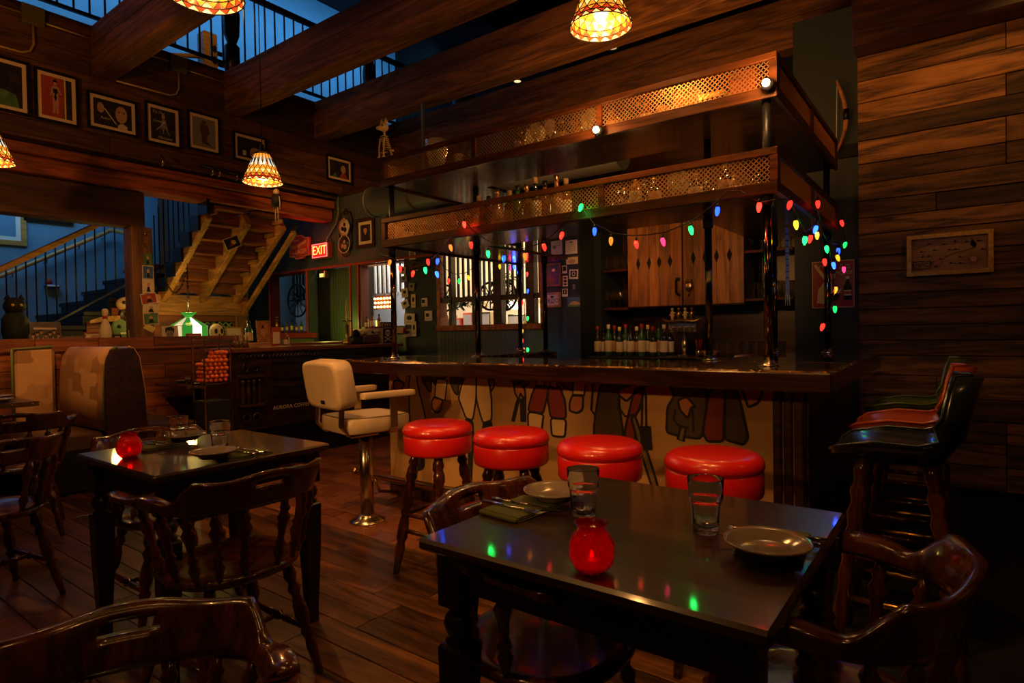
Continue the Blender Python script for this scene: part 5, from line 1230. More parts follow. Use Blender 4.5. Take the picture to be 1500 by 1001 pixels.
for l in range(8):
    for i in range(4):
        for j in range(5):
            x = -hx+.028+i*.0405+(l % 2)*.008; y = -hy+.028+j*.0405+(l % 2)*.008; z = zb+.024+l*.0325
            if l > 4 and (i+j*.9+random.random()*1.5) < 1.0+(l-4)*1.25: continue
            o = single('orange_ball', BM, (-5.0+x+random.uniform(-.003, .003), 2.53+y+random.uniform(-.003, .003), z), 'small orange ball piled inside the glass display case', 'ball', 'orange balls in the glass case')
# ---- carved host counter
HX = -5.3; t = thing('host_counter', 'ornate dark carved wooden host counter with small white lettering', 'counter', (HX-.3, 3.8, 0))
G().bb((HX-.62, 2.88, 1.065), (HX+.02, 4.95, 1.105), ch=.008).done('countertop', M['boothwood'], t, world=True)
G().bb((-6.685, 3.73, 1.105), (-5.94, 5.1, 1.128), ch=.004).done('rear_shelf', M['boothwood'], t, world=True); G().bb((-6.65, 3.76, 0), (-5.97, 5.1, 1.10)).done('rear_panel', M['void'], t, world=True)
g = G(); g.bb((HX-.58, 2.92, .34), (HX-.03, 4.9, 1.065)); g.done('carcass', M['darky'], t, world=True)
G().bb((HX-.5, 3.0, .0), (HX-.12, 4.55, .34)).done('plinth', M['void'], t, world=True)
for k in range(44): G().beam((HX-.008, 2.93+k*.0385, 1.018), (HX-.008, 2.965+k*.0385, 1.058), .02, .012, (1, 0, 0), ch=.004).done('rope_moulding', M['darky'], t, world=True)
for y0_, y1_ in ((3.02, 3.22), ):
    for z0_, z1_ in ((.84, .99),):
        for s in (0, 1):
            c = Vector((HX-.02, 3.0+.1*s, .92)); G().tube([c+Vector((.012, .035*cos(a)*(1-a/14), .05*sin(a)*(1-a/14))) for a in [k*.5 for k in range(18)]], .008, 5).done('carved_scroll', M['brass'] if 0 else M['darky'], t, world=True)
for k in range(4): G().turn((HX-.0, 2.96+k*.055, .58), (HX-.0, 2.96+k*.055, .82), [(0, .012), (.1, .02), (.2, .011), (.35, .018), (.5, .02), (.65, .018), (.8, .011), (.9, .02), (1, .012)], 8).done('baluster', M['darky'], t, world=True)
for z in (.56, .83): G().bb((HX-.03, 2.93, z), (HX+.025, 3.17, z+.025), ch=.004).done('cornice', M['darky'], t, world=True)
for k in range(2): c = Vector((HX-.01, 3.0+.1*k, .46)); G().lathe([(.0, 0), (.025, .0), (.042, .012), (.045, .0)], c, 12, (1, 0, 0)).done('rosette', M['darky'], t, world=True)
for y0_, y1_ in ((3.28, 3.62), (3.74, 4.08), (4.2, 4.54)):
    for z0_, z1_ in ((.80, .98), (.62, .74)):
        g = G(); 
        for a in ((y0_, z0_, y1_, z0_+.02), (y0_, z1_-.02, y1_, z1_), (y0_, z0_, y0_+.02, z1_), (y1_-.02, z0_, y1_, z1_)): g.bb((HX-.03, a[0], a[1]), (HX-.008, a[2], a[3]), ch=.003)
        g.done('panel_moulding', M['darky'], t, world=True)
q = at(428, 595, X=HX-.02); text('AURORA COFFEE', .052, (HX-.026, q.y, q.z), (0, 1, 0), (0, 0, 1), M['whitepaper'], t, ext=.001)
HZ = 1.1055
# things on the counter
def hc(px, X=HX-.25): return at(px, 512, X=X).y
sm = [('brown padded menu board leaning on the host counter', 363, 412, 502, M['tanleather'], -5.85), ('tall wood framed portrait plaque by the left green wall trim', 377, 396, 470, M['stairwood'], -6.0)]
for lb, a, b, tp, m, X in sm:
    ya, yb = at(a, 510, X=X).y, at(b, 510, X=X).y; zt_ = at((a+b)/2, tp, X=X).z
    picture('leaning_board', lb, 'board', Vector((X, ya, HZ if X > -5.93 else 1.129)), YD, Vector((-.1, 0, 1)), yb-ya, zt_-(HZ if X > -5.93 else 1.129), m, .012, None, 0, m, shapes=() if X > -5.93 else [('skin', ell(.5, .55, .2, .25)), ('ink', [(.3, .6), (.5, .9), (.7, .6), (.5, .72)])])
for k, (px, col) in enumerate(((348, 'brownleather'), (360, 'brownleather'))):
    X = -5.72+k*.08; t = thing('pen_cup', ('dark pen pot crammed with pens, left one on the host counter', 'dark pen pot crammed with pens, right one beside the menu board')[k], 'pen pot', (X, hc(px, X), HZ))
    G().lathe([(0, 0), (.03, 0), (.033, .07), (.03, .07), (.028, .01), (0, .01)], seg=12, cap=False).done('pot', M[col], t)
    for i in range(6): a = i*1.05; G().tube([(0.01*cos(a), .01*sin(a), .02), (.03*cos(a), .03*sin(a), .11+.01*(i % 3))], .0035, 5).done('pen', M[('ink', 'redcap', 'brass')[i % 3]], t)
def bottle_mesh(h, r, nk, glass, label=None, cap=None, name='bottle', lab=(.25, .55)):
    pass
def bottle(name, label, loc, h=.3, r=.037, glass='bottle', lab='paper', cap='redcap', group=None, cat='bottle', rz=0, sc=1):
    key = ('B', h, r, glass, lab, cap)
    if key not in PROTO:
        t = thing(name, label, cat, loc, rz, group); nr = r*.36
        G().lathe([(0, 0), (r*.9, 0), (r, .008), (r, h*.58), (r*.85, h*.66), (nr*1.15, h*.74), (nr, h*.78), (nr, h*.93), (0, h*.93)], seg=14, cap=False).done('body', M[glass], t)
        if lab: G().lathe([(r*1.01, h*.14), (r*1.02, h*.145), (r*1.02, h*.48), (r*1.01, h*.485)], seg=14, cap=False).done('paper_label', M[lab], t)
        G().lathe([(nr*1.1, h*.86), (nr*1.25, h*.87), (nr*1.2, h*.995), (0, h)], seg=10, cap=False).done('cap', M[cap], t)
        PROTO[key] = t
        return t
    return dup(PROTO[key], loc, rz, label, group)
PROTO = {}
bottle('bottle', 'green bottle with pale label standing left of the portrait plaque', (-6.25, at(365, 500, X=-6.25).y, 1.13), .26, .04, 'greenbottle', 'paper', 'black')
bottle('bottle', 'small squat bottle with cream label right of the tilted menu stand', (-5.75, hc(420, -5.75), HZ), .14, .03, 'amberbottle', 'paper', 'cork')
t = thing('menu_stand', 'red and cream menu card standing below the left window sill', 'menu', (-5.7, hc(405, -5.7), HZ))
G().poly([(0, -.06, 0), (0, .05, 0), (-.03, .07, .2), (-.03, -.03, .2)], (1, 0, 0), .006).done('card', M['redprint'], t); G().poly([(.008, -.045, .03), (.008, .035, .03), (-.016, .05, .15), (-.016, -.025, .15)], (1, 0, 0), .002).done('print', M['paper'], t)
for k, (px, dx, rz, c_) in enumerate(((425, .1, .1, 'paper'), (440, .2, -.2, 'redprint'), (455, .12, .3, 'paper'), (470, .22, 0, 'paper'), (400, .25, .05, 'paper'))):
    X = HX-.35+dx; g = G(); g.box((0, 0, .003), (.15, .21, .004)); g.box((.01, .01, .006), (.14, .2, .002), .1)
    single('paper_sheets', g.mesh('paper_sheets', M[c_]), (X, hc(px, X), HZ), 'loose menu sheets lying on the host counter, %s from the left' % ORD[k], 'paper', 'menu sheets on the host counter', rz)
# clutter at the right end of the host counter
X = HX-.15
y_ = hc(510, X); t = thing('toy_tower', 'small brass model tower standing before the green door', 'ornament', (X, hc(509, X), HZ))
G().lathe([(0, 0), (.05, 0), (.045, .03), (.02, .06), (.016, .2), (.03, .21), (.012, .24), (.008, .38), (.012, .40), (.004, .5), (0, .52)], seg=10, cap=False).done('tower', M['brass'], t)
G().box((0, 0, .26), (.012, .12, .012)).done('crossbar', M['black'], t)
t = thing('black_phone', 'black rotary style gadget with round knob on the host counter', 'telephone', (X, hc(522, X), HZ)); G().box((0, 0, .045), (.12, .14, .09), ch=.02).done('body', M['black'], t); G().ball((0, 0, .12), .045, 12, 8).done('knob', M['black'], t)
t = thing('paper_pile', 'crumpled cream paper bags in a dark tray on the host counter', 'paper', (X, hc(540, X), HZ)); G().box((0, 0, .05), (.14, .26, .1), ch=.02).done('tray', M['brownleather'], t)
random.seed(4)
for k in range(4): G().box((random.uniform(-.02, .02), -.09+k*.06, .125+.02*(k % 2)), (.1, .08, .05), random.random()*2, ch=.02).done('bag', M['paper'], t)
# skull sign and beware sign (flat signs)
X = -5.36
def signat(px0, px1, py0, py1, X, label, bg, extra, name='sign', cat='sign'):
    a = at(px0, py1, X=X); b = at(px1, py0, X=X)
    if py1 > 500: a.z = HZ
    return picture(name, label, cat, Vector((X, a.y, a.z)), YD, ZU, b.y-a.y, b.z-a.z, None, 0, None, 0, M[bg], shapes=extra)
skull = [('paper', ell(.5, .72, .28, .2)), ('paper', [(.36, .45), (.64, .45), (.62, .62), (.38, .62)]), ('ink', ell(.38, .70, .08, .07, 8)), ('ink', ell(.62, .70, .08, .07, 8)), ('ink', [(.46, .58), (.54, .58), (.5, .65)]), ('paper', [(.1, .42), (.16, .46), (.9, .16), (.86, .1)]), ('paper', [(.9, .42), (.84, .46), (.1, .16), (.14, .1)])]
t = signat(561, 574, 481, 516, X, 'black sign with a white skull and crossed bones at the counter end', 'ink', skull)
t = signat(556, 578, 472, 480, X-.02, 'small black sign reading BEWARE above the skull sign', 'ink', ())
pr = [c for c in t.children][0]; a = at(567, 476, X=X-.01); text('BEWARE', .065, (X+.0, a.y, a.z), (0, 1, 0), (0, 0, 1), M['paper'], pr, ext=.0005)
t = signat(538, 560, 481, 514, X-.06, 'bright collage poster left of the skull sign', 'paper', [('yellowprint', [(.1, .1), (.9, .15), (.85, .55), (.15, .5)]), ('ink', ell(.4, .75, .15, .1)), ('redprint', ell(.75, .72, .1, .1)), ('ink', [(.1, .55), (.9, .58), (.9, .61), (.1, .58)]), ('ink', [(.2, .3), (.3, .45), (.4, .2)]), ('tanleather', ell(.65, .35, .14, .12))])
#@@HANG
# ================================================================== HANGING LAMPS
G_ = {'amber': emit('shade_amber', (1, .30, .02), 1.3), 'white': emit('shade_pale', (.75, .72, .60), 1.1), 'cream': emit('shade_cream', (1, .55, .16), 1.9), 'red': emit('shade_red', (.85, .06, .01), .8)}
def pendant(label, loc, R=.145, H=.205, e=14):
    t = thing('pendant_lamp', label, 'lamp', loc)
    NS = 18; r0 = .36*R
    def rr(u): return R+(r0-R)*u**1.12
    def P(k, u): a = 2*pi*k/NS; return Vector((rr(u)*cos(a), rr(u)*sin(a), u*H))
    lv = [0, .09, .20, .36, .52, .95]
    for nm in ('red', 'amber', 'white', 'cream'):
        g = G()
        for k in range(NS):
            def q(a, b, c): g.add([a, b, c], [(0, 1, 2)])
            if nm == 'cream':
                q(P(k, 0), P(k+1, 0), P(k+.5, .09)); q(P(k+.5, .20), P(k, .36), P(k+1, .36))
            if nm == 'red': q(P(k-.5, .09), P(k+.5, .09), P(k, 0)); q(P(k, .09), P(k+1, .09), P(k+.5, .2))
            if nm == 'amber':
                q(P(k-.5, .20), P(k+.5, .20), P(k, .09)); q(P(k-.5, .2), P(k+.5, .2), P(k, .36)); q(P(k, .36), P(k+1, .36), P(k+.5, .52)); q(P(k-.5, .52), P(k+.5, .52), P(k, .36))
                q(P(k-.5, .52), P(k, .80), P(k-.5, .95)); q(P(k+.5, .52), P(k+.5, .95), P(k, .80)); q(P(k-.5, .95), P(k, .8), P(k+.5, .95))
            if nm == 'white': g.add([P(k, .50), P(k+.26, .60), P(k+.22, .76), P(k, .88), P(k-.22, .76), P(k-.26, .60)], [(0, 1, 2, 3, 4, 5)])
        g.done('glass_pieces', G_[nm], t, kind='stuff')
    g = G()
    for k in range(NS):
        for a, b in (((k, 0), (k+.5, .09)), ((k+.5, .09), (k+1, 0)), ((k, .09), (k+.5, .2)), ((k+.5, .2), (k+1, .09)), ((k, .36), (k+.5, .2)), ((k+.5, .2), (k+1, .36)), ((k, .36), (k+.5, .52)), ((k+.5, .52), (k+1, .36)), ((k+.5, .52), (k+.5, .95)), ((k+.5, .52), (k+.2, .78)), ((k+.5, .52), (k+.8, .78))):
            p, q = P(*a), P(*b); g.beam(p*1.004, q*1.004, .0035, .0035, (p+q))
    g.done('leading', M['black'], t, kind='stuff')
    for u in (0, .09, .2, .95): G().tube([P(k, u) for k in range(NS)], .003, 4, True).done('rim', M['black'], t)
    G().lathe([(r0*1.05, .95*H), (r0*1.2, .97*H), (r0*.8, 1.05*H), (.02, 1.12*H), (.012, 1.3*H), (0, 1.3*H)], seg=18, cap=False).done('cap', M['brass'], t)
    G().tube([(0, 0, 1.28*H), (0, 0, 4.93-loc[2])], .004, 6).done('cord', M['black'], t)
    G().lathe([(.0, -.0), (.022, .02), (.034, .05), (.03, .085), (.015, .12), (.013, .15), (0, .15)], (0, 0, .01), 14, cap=False).done('bulb', emit('pendant_bulb', (1, .72, .4), 5) if 'PB' not in PROTO else PROTO['PB'], t)
    lamp('POINT', (loc[0], loc[1], loc[2]+.03), e, (1, .42, .10), .03)
    return t
q = at(385, 268, Y=2.6); pendant('stained glass pendant lamp with cord, hanging before the red beam', tuple(q), .145, .225, 60)
q = at(880, 40, Y=2.55); pendant('stained glass pendant lamp at the top edge over the bar stools', tuple(q), .145, .225, 42)
q = at(-14, 238, Y=1.3); pendant('stained glass pendant lamp cut off by the left picture edge', tuple(q), .145, .225, 50)
q = at(300, -6, Y=1.22); pendant('stained glass pendant lamp above the left table, only its rim in view', tuple(q), .145, .225, 8)
# recessed ceiling lights
for k, (px, py) in enumerate(((758, 119), (898, 70))):
    q = at(px, py, Z=4.948); t = thing('recessed_light', 'small recessed ceiling light seen between beams, %s one' % ('left', 'right')[k], 'lamp', q)
    G().lathe([(.05, -.002), (.085, -.004), (.085, .0), (.05, .0)], seg=20, cap=False).done('ring', M['brass'], t); G().lathe([(0, -.003), (.05, -.003), (.05, 0)], seg=20, cap=False).done('lens', emit('lens%d' % k, (1, .6, .3), 1.6-.9*k), t)
# ================================================================== SIGNS ON THE GREEN WALL
XD = (1, 0, 0)
sr = mat('sign_red', (.55, .085, .025), .5); sg = mat('sign_gold', (1.0, .62, .14), .5)
a = at(427, 382, Y=YG-.03); b = at(455, 342, Y=YG-.03); sw, sh_ = b.x-a.x, b.z-a.z; c = (a+b)/2
t = thing('lager_sign', 'shaped red and gold beer sign left of the exit sign', 'sign', (c.x, YG-.03, c.z))
def sp(s): return [(x*sw/2*s, 0, z*sh_/2*s) for x, z in ((-1, -.78), (-.55, -.8), (-.35, -1), (.35, -1), (.55, -.8), (1, -.78), (1, -.2), (.92, 0), (1, .2), (1, .72), (.55, .76), (.3, 1), (-.3, 1), (-.55, .76), (-1, .72), (-1, .2), (-.92, 0), (-1, -.2))]
G().poly(sp(1), (0, -1, 0), .03).done('board', sr, t)
bd = [x for x in KIDS(t)][0]
P = [Vector(v) for v in sp(.93)]; P = [Vector((p.x, -.031, p.z)) for p in P]; G().ribbon(P, (0, -1, 0), .012, .001, True).done('gold_border', sg, bd)
W0 = Vector((c.x, YG-.0625, c.z))
text('The Famous', .042, W0+Vector((-.10, 0, .10)), XD, ZU, sg, bd); text('Narragansett', .085, W0+Vector((0, 0, .035)), (1, 0, .22), (-.22, 0, 1), sg, bd, shear=.25, sx=.78)
text('LAGER', .09, W0+Vector((.05, 0, -.07)), XD, ZU, sg, bd); text('Beer', .05, W0+Vector((-.12, 0, -.08)), XD, ZU, sg, bd)
a = at(457, 380, Y=YG-.09); b = at(480, 354, Y=YG-.09); sw, sh_ = b.x-a.x, b.z-a.z; c = (a+b)/2
t = thing('exit_sign', 'illuminated red EXIT sign fixed to the green wall', 'sign', (c.x, YG-.09, c.z))
G().box((0, .04, 0), (sw, .08, sh_), ch=.006).done('housing', M['redprint'], t)
G().box((0, -.002, 0), (sw*.92, .004, sh_*.88)).done('face', emit('exit_face', (1, .012, .008), 1.1), t)
fc = [x for x in KIDS(t) if x.name.startswith('face')][0]
for k, (x0_, x1_, z0_, z1_) in enumerate(((-.46, .46, .40, .44), (-.46, .46, -.44, -.40), (-.46, -.43, -.44, .44), (.43, .46, -.44, .44))):
    G().bb((x0_*sw, -.008, z0_*sh_), (x1_*sw, -.003, z1_*sh_)).done('glow_edge', emit('exit_edge', (1, .12, .10), 3) if k == 0 else bpy.data.materials['exit_edge'], fc)
text('EXIT', sh_*.82, Vector((c.x, YG-.097, c.z)), XD, ZU, emit('exit_letters', (1, .30, .06), 4), fc, sx=.86)
G().tube([(sw*.3, .03, sh_/2), (sw*.3, .05, sh_*.8), (sw*.8, .06, sh_*1.6), (sw*.95, .06, sh_*2.3), (sw*.95, .06, sh_*3.4)], .012, 6).done('conduit', M['duct'], t)
lamp('POINT', (c.x, YG-.25, c.z+.05), 2.2, (1, .03, .02), .06)
# hanging oval plates on iron scroll
t = thing('plate_rack', 'iron scroll rack holding two round picture plates on the grey wall', 'plate rack', tuple(at(504, 340, Y=YG-.02)))
s = 8.0/886
c1, c2 = at(505, 333, Y=YG-.05), at(505, 358, Y=YG-.05)
for k, (cc, m, rm) in enumerate(((c1, M['paper'], M['brass']), (c2, M['art_dark'], M['paper']))):
    r = .115; g = G(); g.lathe([(0, 0), (r*.9, .0), (r, .012), (0, .012)], cc, 24, (0, -1, 0), cap=False)
    pl = g.done('picture_plate', m, t, world=True)
    g = G(); g.tube([cc+Vector((r*cos(a), -.012, r*sin(a))) for a in [2*pi*j/24 for j in range(24)]], .006, 5, True); g.done('rim', rm, pl, world=True)
    for x, z, rr_ in ((-.03, -.02, .03), (.02, -.035, .035), (.01, .03, .025)): G().lathe([(0, 0), (rr_, 0), (rr_, .002), (0, .002)], cc+Vector((x, -.013, z)), 8, (0, -1, 0), cap=False).done('printed_shape', M['ink'] if k == 0 else M['skin'], pl, world=True)
g = G()
for sx in (-1, 1):
    g.tube([c1+Vector((sx*.125, .02, -.05)), c1+Vector((sx*.13, .02, .1)), c1+Vector((sx*.10, .02, .19)), c1+Vector((sx*.03, .02, .21)), c1+Vector((sx*.02, .02, .17))], .007, 5)
    g.tube([c2+Vector((sx*.125, .02, .2)), c2+Vector((sx*.12, .02, 0)), c2+Vector((sx*.07, .02, -.14)), c2+Vector((0, .02, -.16))], .007, 5)
g.tube([c1+Vector((.022*cos(a), .02, .23+.022*sin(a))) for a in [k*pi/5 for k in range(10)]], .006, 5, True)
g.done('scroll', M['black'], t, world=True)
# framed portrait of man in suit
a = at(523, 365, Y=YG-.01); b = at(549, 317, Y=YG-.01)
picture('framed_portrait', 'dark framed portrait of a man in a suit on the grey wall', 'picture', a, XD, ZU, b.x-a.x, b.z-a.z, M['darkx'], .045, M['paper'], .04, M['art_dark'], shapes=portrait(.5, 1.15))
# emergency lantern over the door
q = at(473, 402, Y=YG-.05); t = thing('door_lantern', 'small lit yellow lantern above the green door', 'lamp', q)
G().box((0, .02, 0), (.12, .08, .10), ch=.01).done('housing', M['brass'], t); G().box((0, -.022, -.015), (.08, .01, .05)).done('lens', emit('lantern_lens', (.9, .75, .2), 1.2), t)
lamp('POINT', (-6.62, 4.85, 1.35), 4.0, (.75, .85, .12), .05)
# sill ornaments
t = thing('gold_statuette', 'little golden statuette on the sill of the left window', 'ornament', (at(406, 490, Y=YG-.035).x, YG-.035, 1.246))
G().lathe([(0, 0), (.03, 0), (.03, .03), (.012, .04), (.025, .10), (.03, .14), (.012, .17), (0, .17)], seg=12, cap=False).ball((0, 0, .195), .022).done('figure', M['brass'], t); G().ball((0, 0, .235), .03, 8, 6, (1, 1, .4)).done('hat', M['brass'], t)
for k, px in enumerate((414, 421, 428, 435, 442)):
    bottle('miniature_bottle', 'miniature bottle on the left window sill, %s from the left' % ORD[k], (at(px, 490, Y=YG+.03).x, YG+.03, 1.271), .12+.02*(k % 3), .02, ('greenbottle', 'amberbottle')[k % 2], 'yellowprint', 'black', 'bottles on the left window sill')
for k, (px, h_) in enumerate(((538, .16), (546, .20), (556, .18))):
    bottle('miniature_bottle', 'small amber bottle on the right window sill, %s from the left' % ORD[k], (at(px, 478, Y=YG-.03).x, YG-.035, 1.286), h_, .026, 'amberbottle', 'paper', 'black', 'bottles on the right window sill')
# bits seen through windows: wheel, bars, string of warm bulbs
def wheel(label, c, r, m):
    t = thing('wagon_wheel', label, 'wheel', c)
    G().tube([(r*cos(2*pi*k/28), 0, r*sin(2*pi*k/28)) for k in range(28)], .014, 6, True).done('rim', M['black'], t)
    for k in range(12): a = 2*pi*k/12; G().cyl((.03*cos(a), 0, .03*sin(a)), (r*cos(a), 0, r*sin(a)), .007, 6).done('spoke', M['black'], t)
    G().lathe([(0, -.03), (.035, -.03), (.035, .03), (0, .03)], (0, 0, 0), 10, (0, 1, 0)).done('hub', M['black'], t)
    G().cyl((0, 0, r), (0, 0, 2.95-c[2]), .004, 5).done('hanger', M['black'], t)
for k, (px, py, Y) in enumerate(((652, 437, 5.5), (718, 434, 5.5), (740, 434, 5.5))): wheel('black spoked wheel hanging inside the kitchen window, %s from the left' % ORD[k], tuple(at(px, py, Y=Y)), .16, 0)
wheel('black spoked wheel seen through the left green wall window', tuple(at(436, 440, Y=5.65)), .26, 0)
leaves('hanging_plant', 'leafy garland hanging inside the kitchen window, left one', 'plant', at(682, 442, Y=5.6), 130, (.22, .05, .05), .11)
leaves('hanging_plant', 'leafy garland hanging inside the kitchen window, right one', 'plant', at(735, 438, Y=5.6), 110, (.12, .05, .09), .12)
leaves('hanging_plant', 'leafy clump behind the transom bars of the kitchen window', 'plant', at(738, 415, Y=5.9), 150, (.2, .05, .12), .1)
pl_ = emit('lit_fitting', (1, .8, .5), 6)
for k, (px, py, lb) in enumerate(((752, 453, 'bright round kitchen lamp seen through the right pane'), (705, 452, 'kitchen hood lamp glowing behind the middle pane'))):
    q = at(px, py, Y=7.0); t = thing('kitchen_lamp', lb, 'lamp', q); G().lathe([(0, 0), (.08, .0), (.11, .04), (.03, .12), (0, .12)], seg=16, cap=False).done('shade', pl_ if k == 0 else M['steel'], t); G().tube([(0, 0, .12), (0, 0, 2.95-q.z)], .006, 5).done('cord', M['black'], t)
t = thing('kitchen_counter', 'steel kitchen counter behind the bar window', 'counter', (-4.4, 7.2, 0)); G().bb((-2.6, -.3, .0), (1.38, .4, 1.06)).done('body', M['redprint'], t); G().bb((-2.6, -.32, 1.06), (1.38, .4, 1.10)).done('top', M['steel'], t)
for k, (px0, px1, py0, m, lb) in enumerate(((640, 654, 462, 'steel', 'steel box on the kitchen counter at the left pane'), (662, 672, 466, 'redprint', 'red box on the kitchen counter'), (676, 690, 458, 'redprint', 'red and white kitchen machine on the counter'), (690, 716, 457, 'steel', 'dark framed steel oven on the kitchen counter'), (742, 766, 460, 'steel', 'steel shelf unit behind the right pane'), (780, 793, 452, 'whitepaper', 'white cupboard at the right edge of the kitchen window'))):
    a = at(px0, 474, Y=7.0); b = at(px1, py0, Y=7.0); t = thing('kitchen_box', lb, 'kitchen appliance', ((a.x+b.x)/2, 7.15, 1.101)); W_ = b.x-a.x; H_ = max(.08, b.z-1.1)
    G().bb((-W_/2, -.12, 0), (W_/2, .12, H_), ch=.008).done('body', M[m], t); G().bb((-W_/2+.02, -.125, .02), (W_/2-.02, -.12, H_-.03)).done('front', M['grey' if k != 5 else 'whitepaper'], t); G().bb((-W_*.3, -.14, H_*.5), (W_*.3, -.126, H_*.5+.012)).done('handle', M['steel'], t)
# white framed bars beyond window 2 and a cluster of warm bulbs
q = at(561, 443, Y=5.9); t = thing('marquee_lights', 'cluster of warm round bulbs seen through the right window', 'lights', q)
gb = emit('marquee_bulb', (1, .40, .12), 14); G().box((0, .03, 0), (.42, .03, .2)).tube([(0, .03, .1), (0, .03, 2.945-q.z)], .006, 5).done('panel', M['boothwood'], t)
for i in range(6):
    for j in range(3): G().ball((-.17+i*.068+.01*(j % 2), -.005, -.065+j*.06), .017, 8, 6).done('bulb', gb, t)
lamp('POINT', q+Vector((0, -.2, .2)), 1, (1, .5, .2), .05)
t = thing('pale_partition', 'pale framed partition with tall bars beyond the right window', 'partition', tuple(at(566, 400, Y=6.2)-Vector((0, 0, .3))))
pw = mat('pale_partition_paint', (.55, .58, .62), .6); G().box((.1, .05, -.25), (.9, .02, .5)).done('panel', pw, t)
for k in range(7): G().box((-.25+k*.1, 0, .55), (.035, .02, 1.1)).done('bar', pw, t)
lamp('AREA', (-5.9, 5.6, 2.6), 22, (.85, .9, 1), .5, (-5.9, 6.3, 1.6))
t = thing('pale_partition', 'pale lit upright panel beyond the left window', 'partition', tuple(at(430, 450, Y=5.95)-Vector((0, 0, .4))))
G().box((.15, .05, .3), (.30, .02, 1.5)).done('panel', mat('pale_blue_panel', (.45, .6, .7), .6), t)
for k in range(4): G().box((.02+k*.09, 0, .9), (.03, .03, .8)).done('bar', M['black'], t)
# ================================================================== NAVY WALL NOTES
def note(px0, px1, py0, py1, label, bg, sh=(), fm=None, Y=YG-.004, tx=(), name='pinned_note', cat='note', tilt=0, grp='notes pinned by the kitchen window', mt=.0, mm=None):
    a = at(px0, py1, Y=Y); b = at(px1, py0, Y=Y); a.y = Y
    return picture(name, label, cat, a, (cos(tilt), 0, sin(tilt)), (-sin(tilt), 0, cos(tilt)), b.x-a.x, b.z-a.z, fm, .02 if fm else 0, mm, mt, M[bg], dep=.02, shapes=sh, texts=tx, group=grp)
lines = [('grey', [(.15, y), (.85, y), (.85, y+.03), (.15, y+.03)]) for y in (.2, .35, .5, .65, .8)]
note(808, 824, 352, 374, 'white letter page with round stamp pinned highest on the navy wall', 'whitepaper', [('grey', ell(.3, .55, .18, .14))]+lines[3:])
note(829, 846, 351, 373, 'white letter page beside the navy corner, topmost right', 'whitepaper', lines[:4]+[('grey', ell(.5, .85, .15, .08))])
note(830, 847, 376, 388, 'yellowish photo of a rock pinned under the letter page', 'paper', [('skin', ell(.5, .4, .3, .3)), ('yellowprint', [(0, .75), (1, .75), (1, 1), (0, 1)])])
note(824, 831, 389, 401, 'tiny instant photo with black square, upper one', 'whitepaper', [('ink', [(.15, .3), (.85, .3), (.85, .9), (.15, .9)])])
note(834, 847, 394, 409, 'instant photo of a dark badge pinned slightly crooked', 'whitepaper', [('ink', [(.15, .2), (.85, .2), (.85, .88), (.15, .88)]), ('paper', ell(.5, .55, .2, .25)), ('ink', ell(.5, .55, .12, .16))], tilt=-.06)
note(825, 832, 404, 420, 'narrow black and white totem strip on the navy wall', 'paper', [('ink', ell(.5, .8, .3, .1)), ('ink', ell(.5, .5, .35, .12)), ('ink', ell(.5, .2, .3, .1))])
note(836, 846, 414, 428, 'dark navy card with three small white lines', 'navy', [('whitepaper', [(.35, y), (.7, y), (.7, y+.06), (.35, y+.06)]) for y in (.3, .5, .7)])
note(824, 832, 423, 435, 'tiny instant photo with black square, lower one', 'whitepaper', [('ink', [(.15, .3), (.85, .3), (.85, .9), (.15, .9)]), ('yellowprint', [(.4, .4), (.6, .4), (.6, .8), (.4, .8)])])
note(832, 850, 435, 450, 'landscape postcard of hills low on the navy wall', 'blueprint', [('skin', [(0, .1), (.3, .5), (.6, .6), (1, .4), (1, .1)]), ('greenprint', [(0, 0), (1, 0), (1, .2), (0, .25)])])
note(797, 822, 428, 451, 'wood framed notice reading BACKDOOR on the navy wall', 'whitepaper', [('ink', ell(.5, .78, .12, .1)), ('ink', [(.3, .2), (.7, .2), (.7, .24), (.3, .24)])], fm=M['goldwood'], tx=(('BACKDOOR', .5, .42, .06, 'ink', 0),), name='framed_notice', cat='sign', grp=None)
note(797, 822, 385, 421, 'wooden shield plaque above the framed notice', 'art_dark', [('brass', ell(.6, .75, .12, .08))], fm=M['cabinet'], name='wall_plaque', cat='plaque', grp=None)
for k, (px, py, lb) in enumerate(((622, 443, 'small white thermostat with dark screen, upper one'), (628, 463, 'small white alarm keypad with green light, lower one'))):
    q = at(px, py, Y=YG-.01); t = thing('wall_control', lb, 'control panel', q); G().box((0, 0, 0), (.10 if k == 0 else .125, .02, .10 if k == 0 else .12), ch=.006).done('case', M['whitepaper'], t)
    G().box((-.01, -.012, .01), (.05, .004, .04)).done('screen', M['ink'], t); 
    for i in range(3): G().box((-.03+.03*i, -.012, -.035), (.012, .004, .01)).done('button', M['grey'], t)
random.seed(9)
for k, (px, py, w_, h_, c_, tl) in enumerate(((594, 430, 9, 14, 'paper', .1), (603, 420, 8, 12, 'grey', -.1), (596, 448, 10, 12, 'whitepaper', .4), (606, 441, 6, 20, 'paper', 0), (593, 410, 8, 10, 'grey', .2), (600, 467, 15, 17, 'whitepaper', -.05), (598, 489, 14, 12, 'grey', .1), (607, 482, 6, 22, 'paper', 0), (590, 395, 8, 12, 'paper', -.2))):
    note(px-w_/2, px+w_/2, py-h_/2, py+h_/2, 'paper scrap pinned on the dark pillar left of the bar window, %s from the top' % ORD[(4, 3, 6, 5, 2, 7, 1, 8, 0).index(k) if False else [8, 4, 1, 0, 3, 2, 5, 7, 6].index(k)], c_, [('ink', ell(.5, .6, .25, .2)), ('grey', [(.2, .2), (.8, .2), (.8, .25), (.2, .25)])], Y=YG-.012-.002*k, tilt=tl)
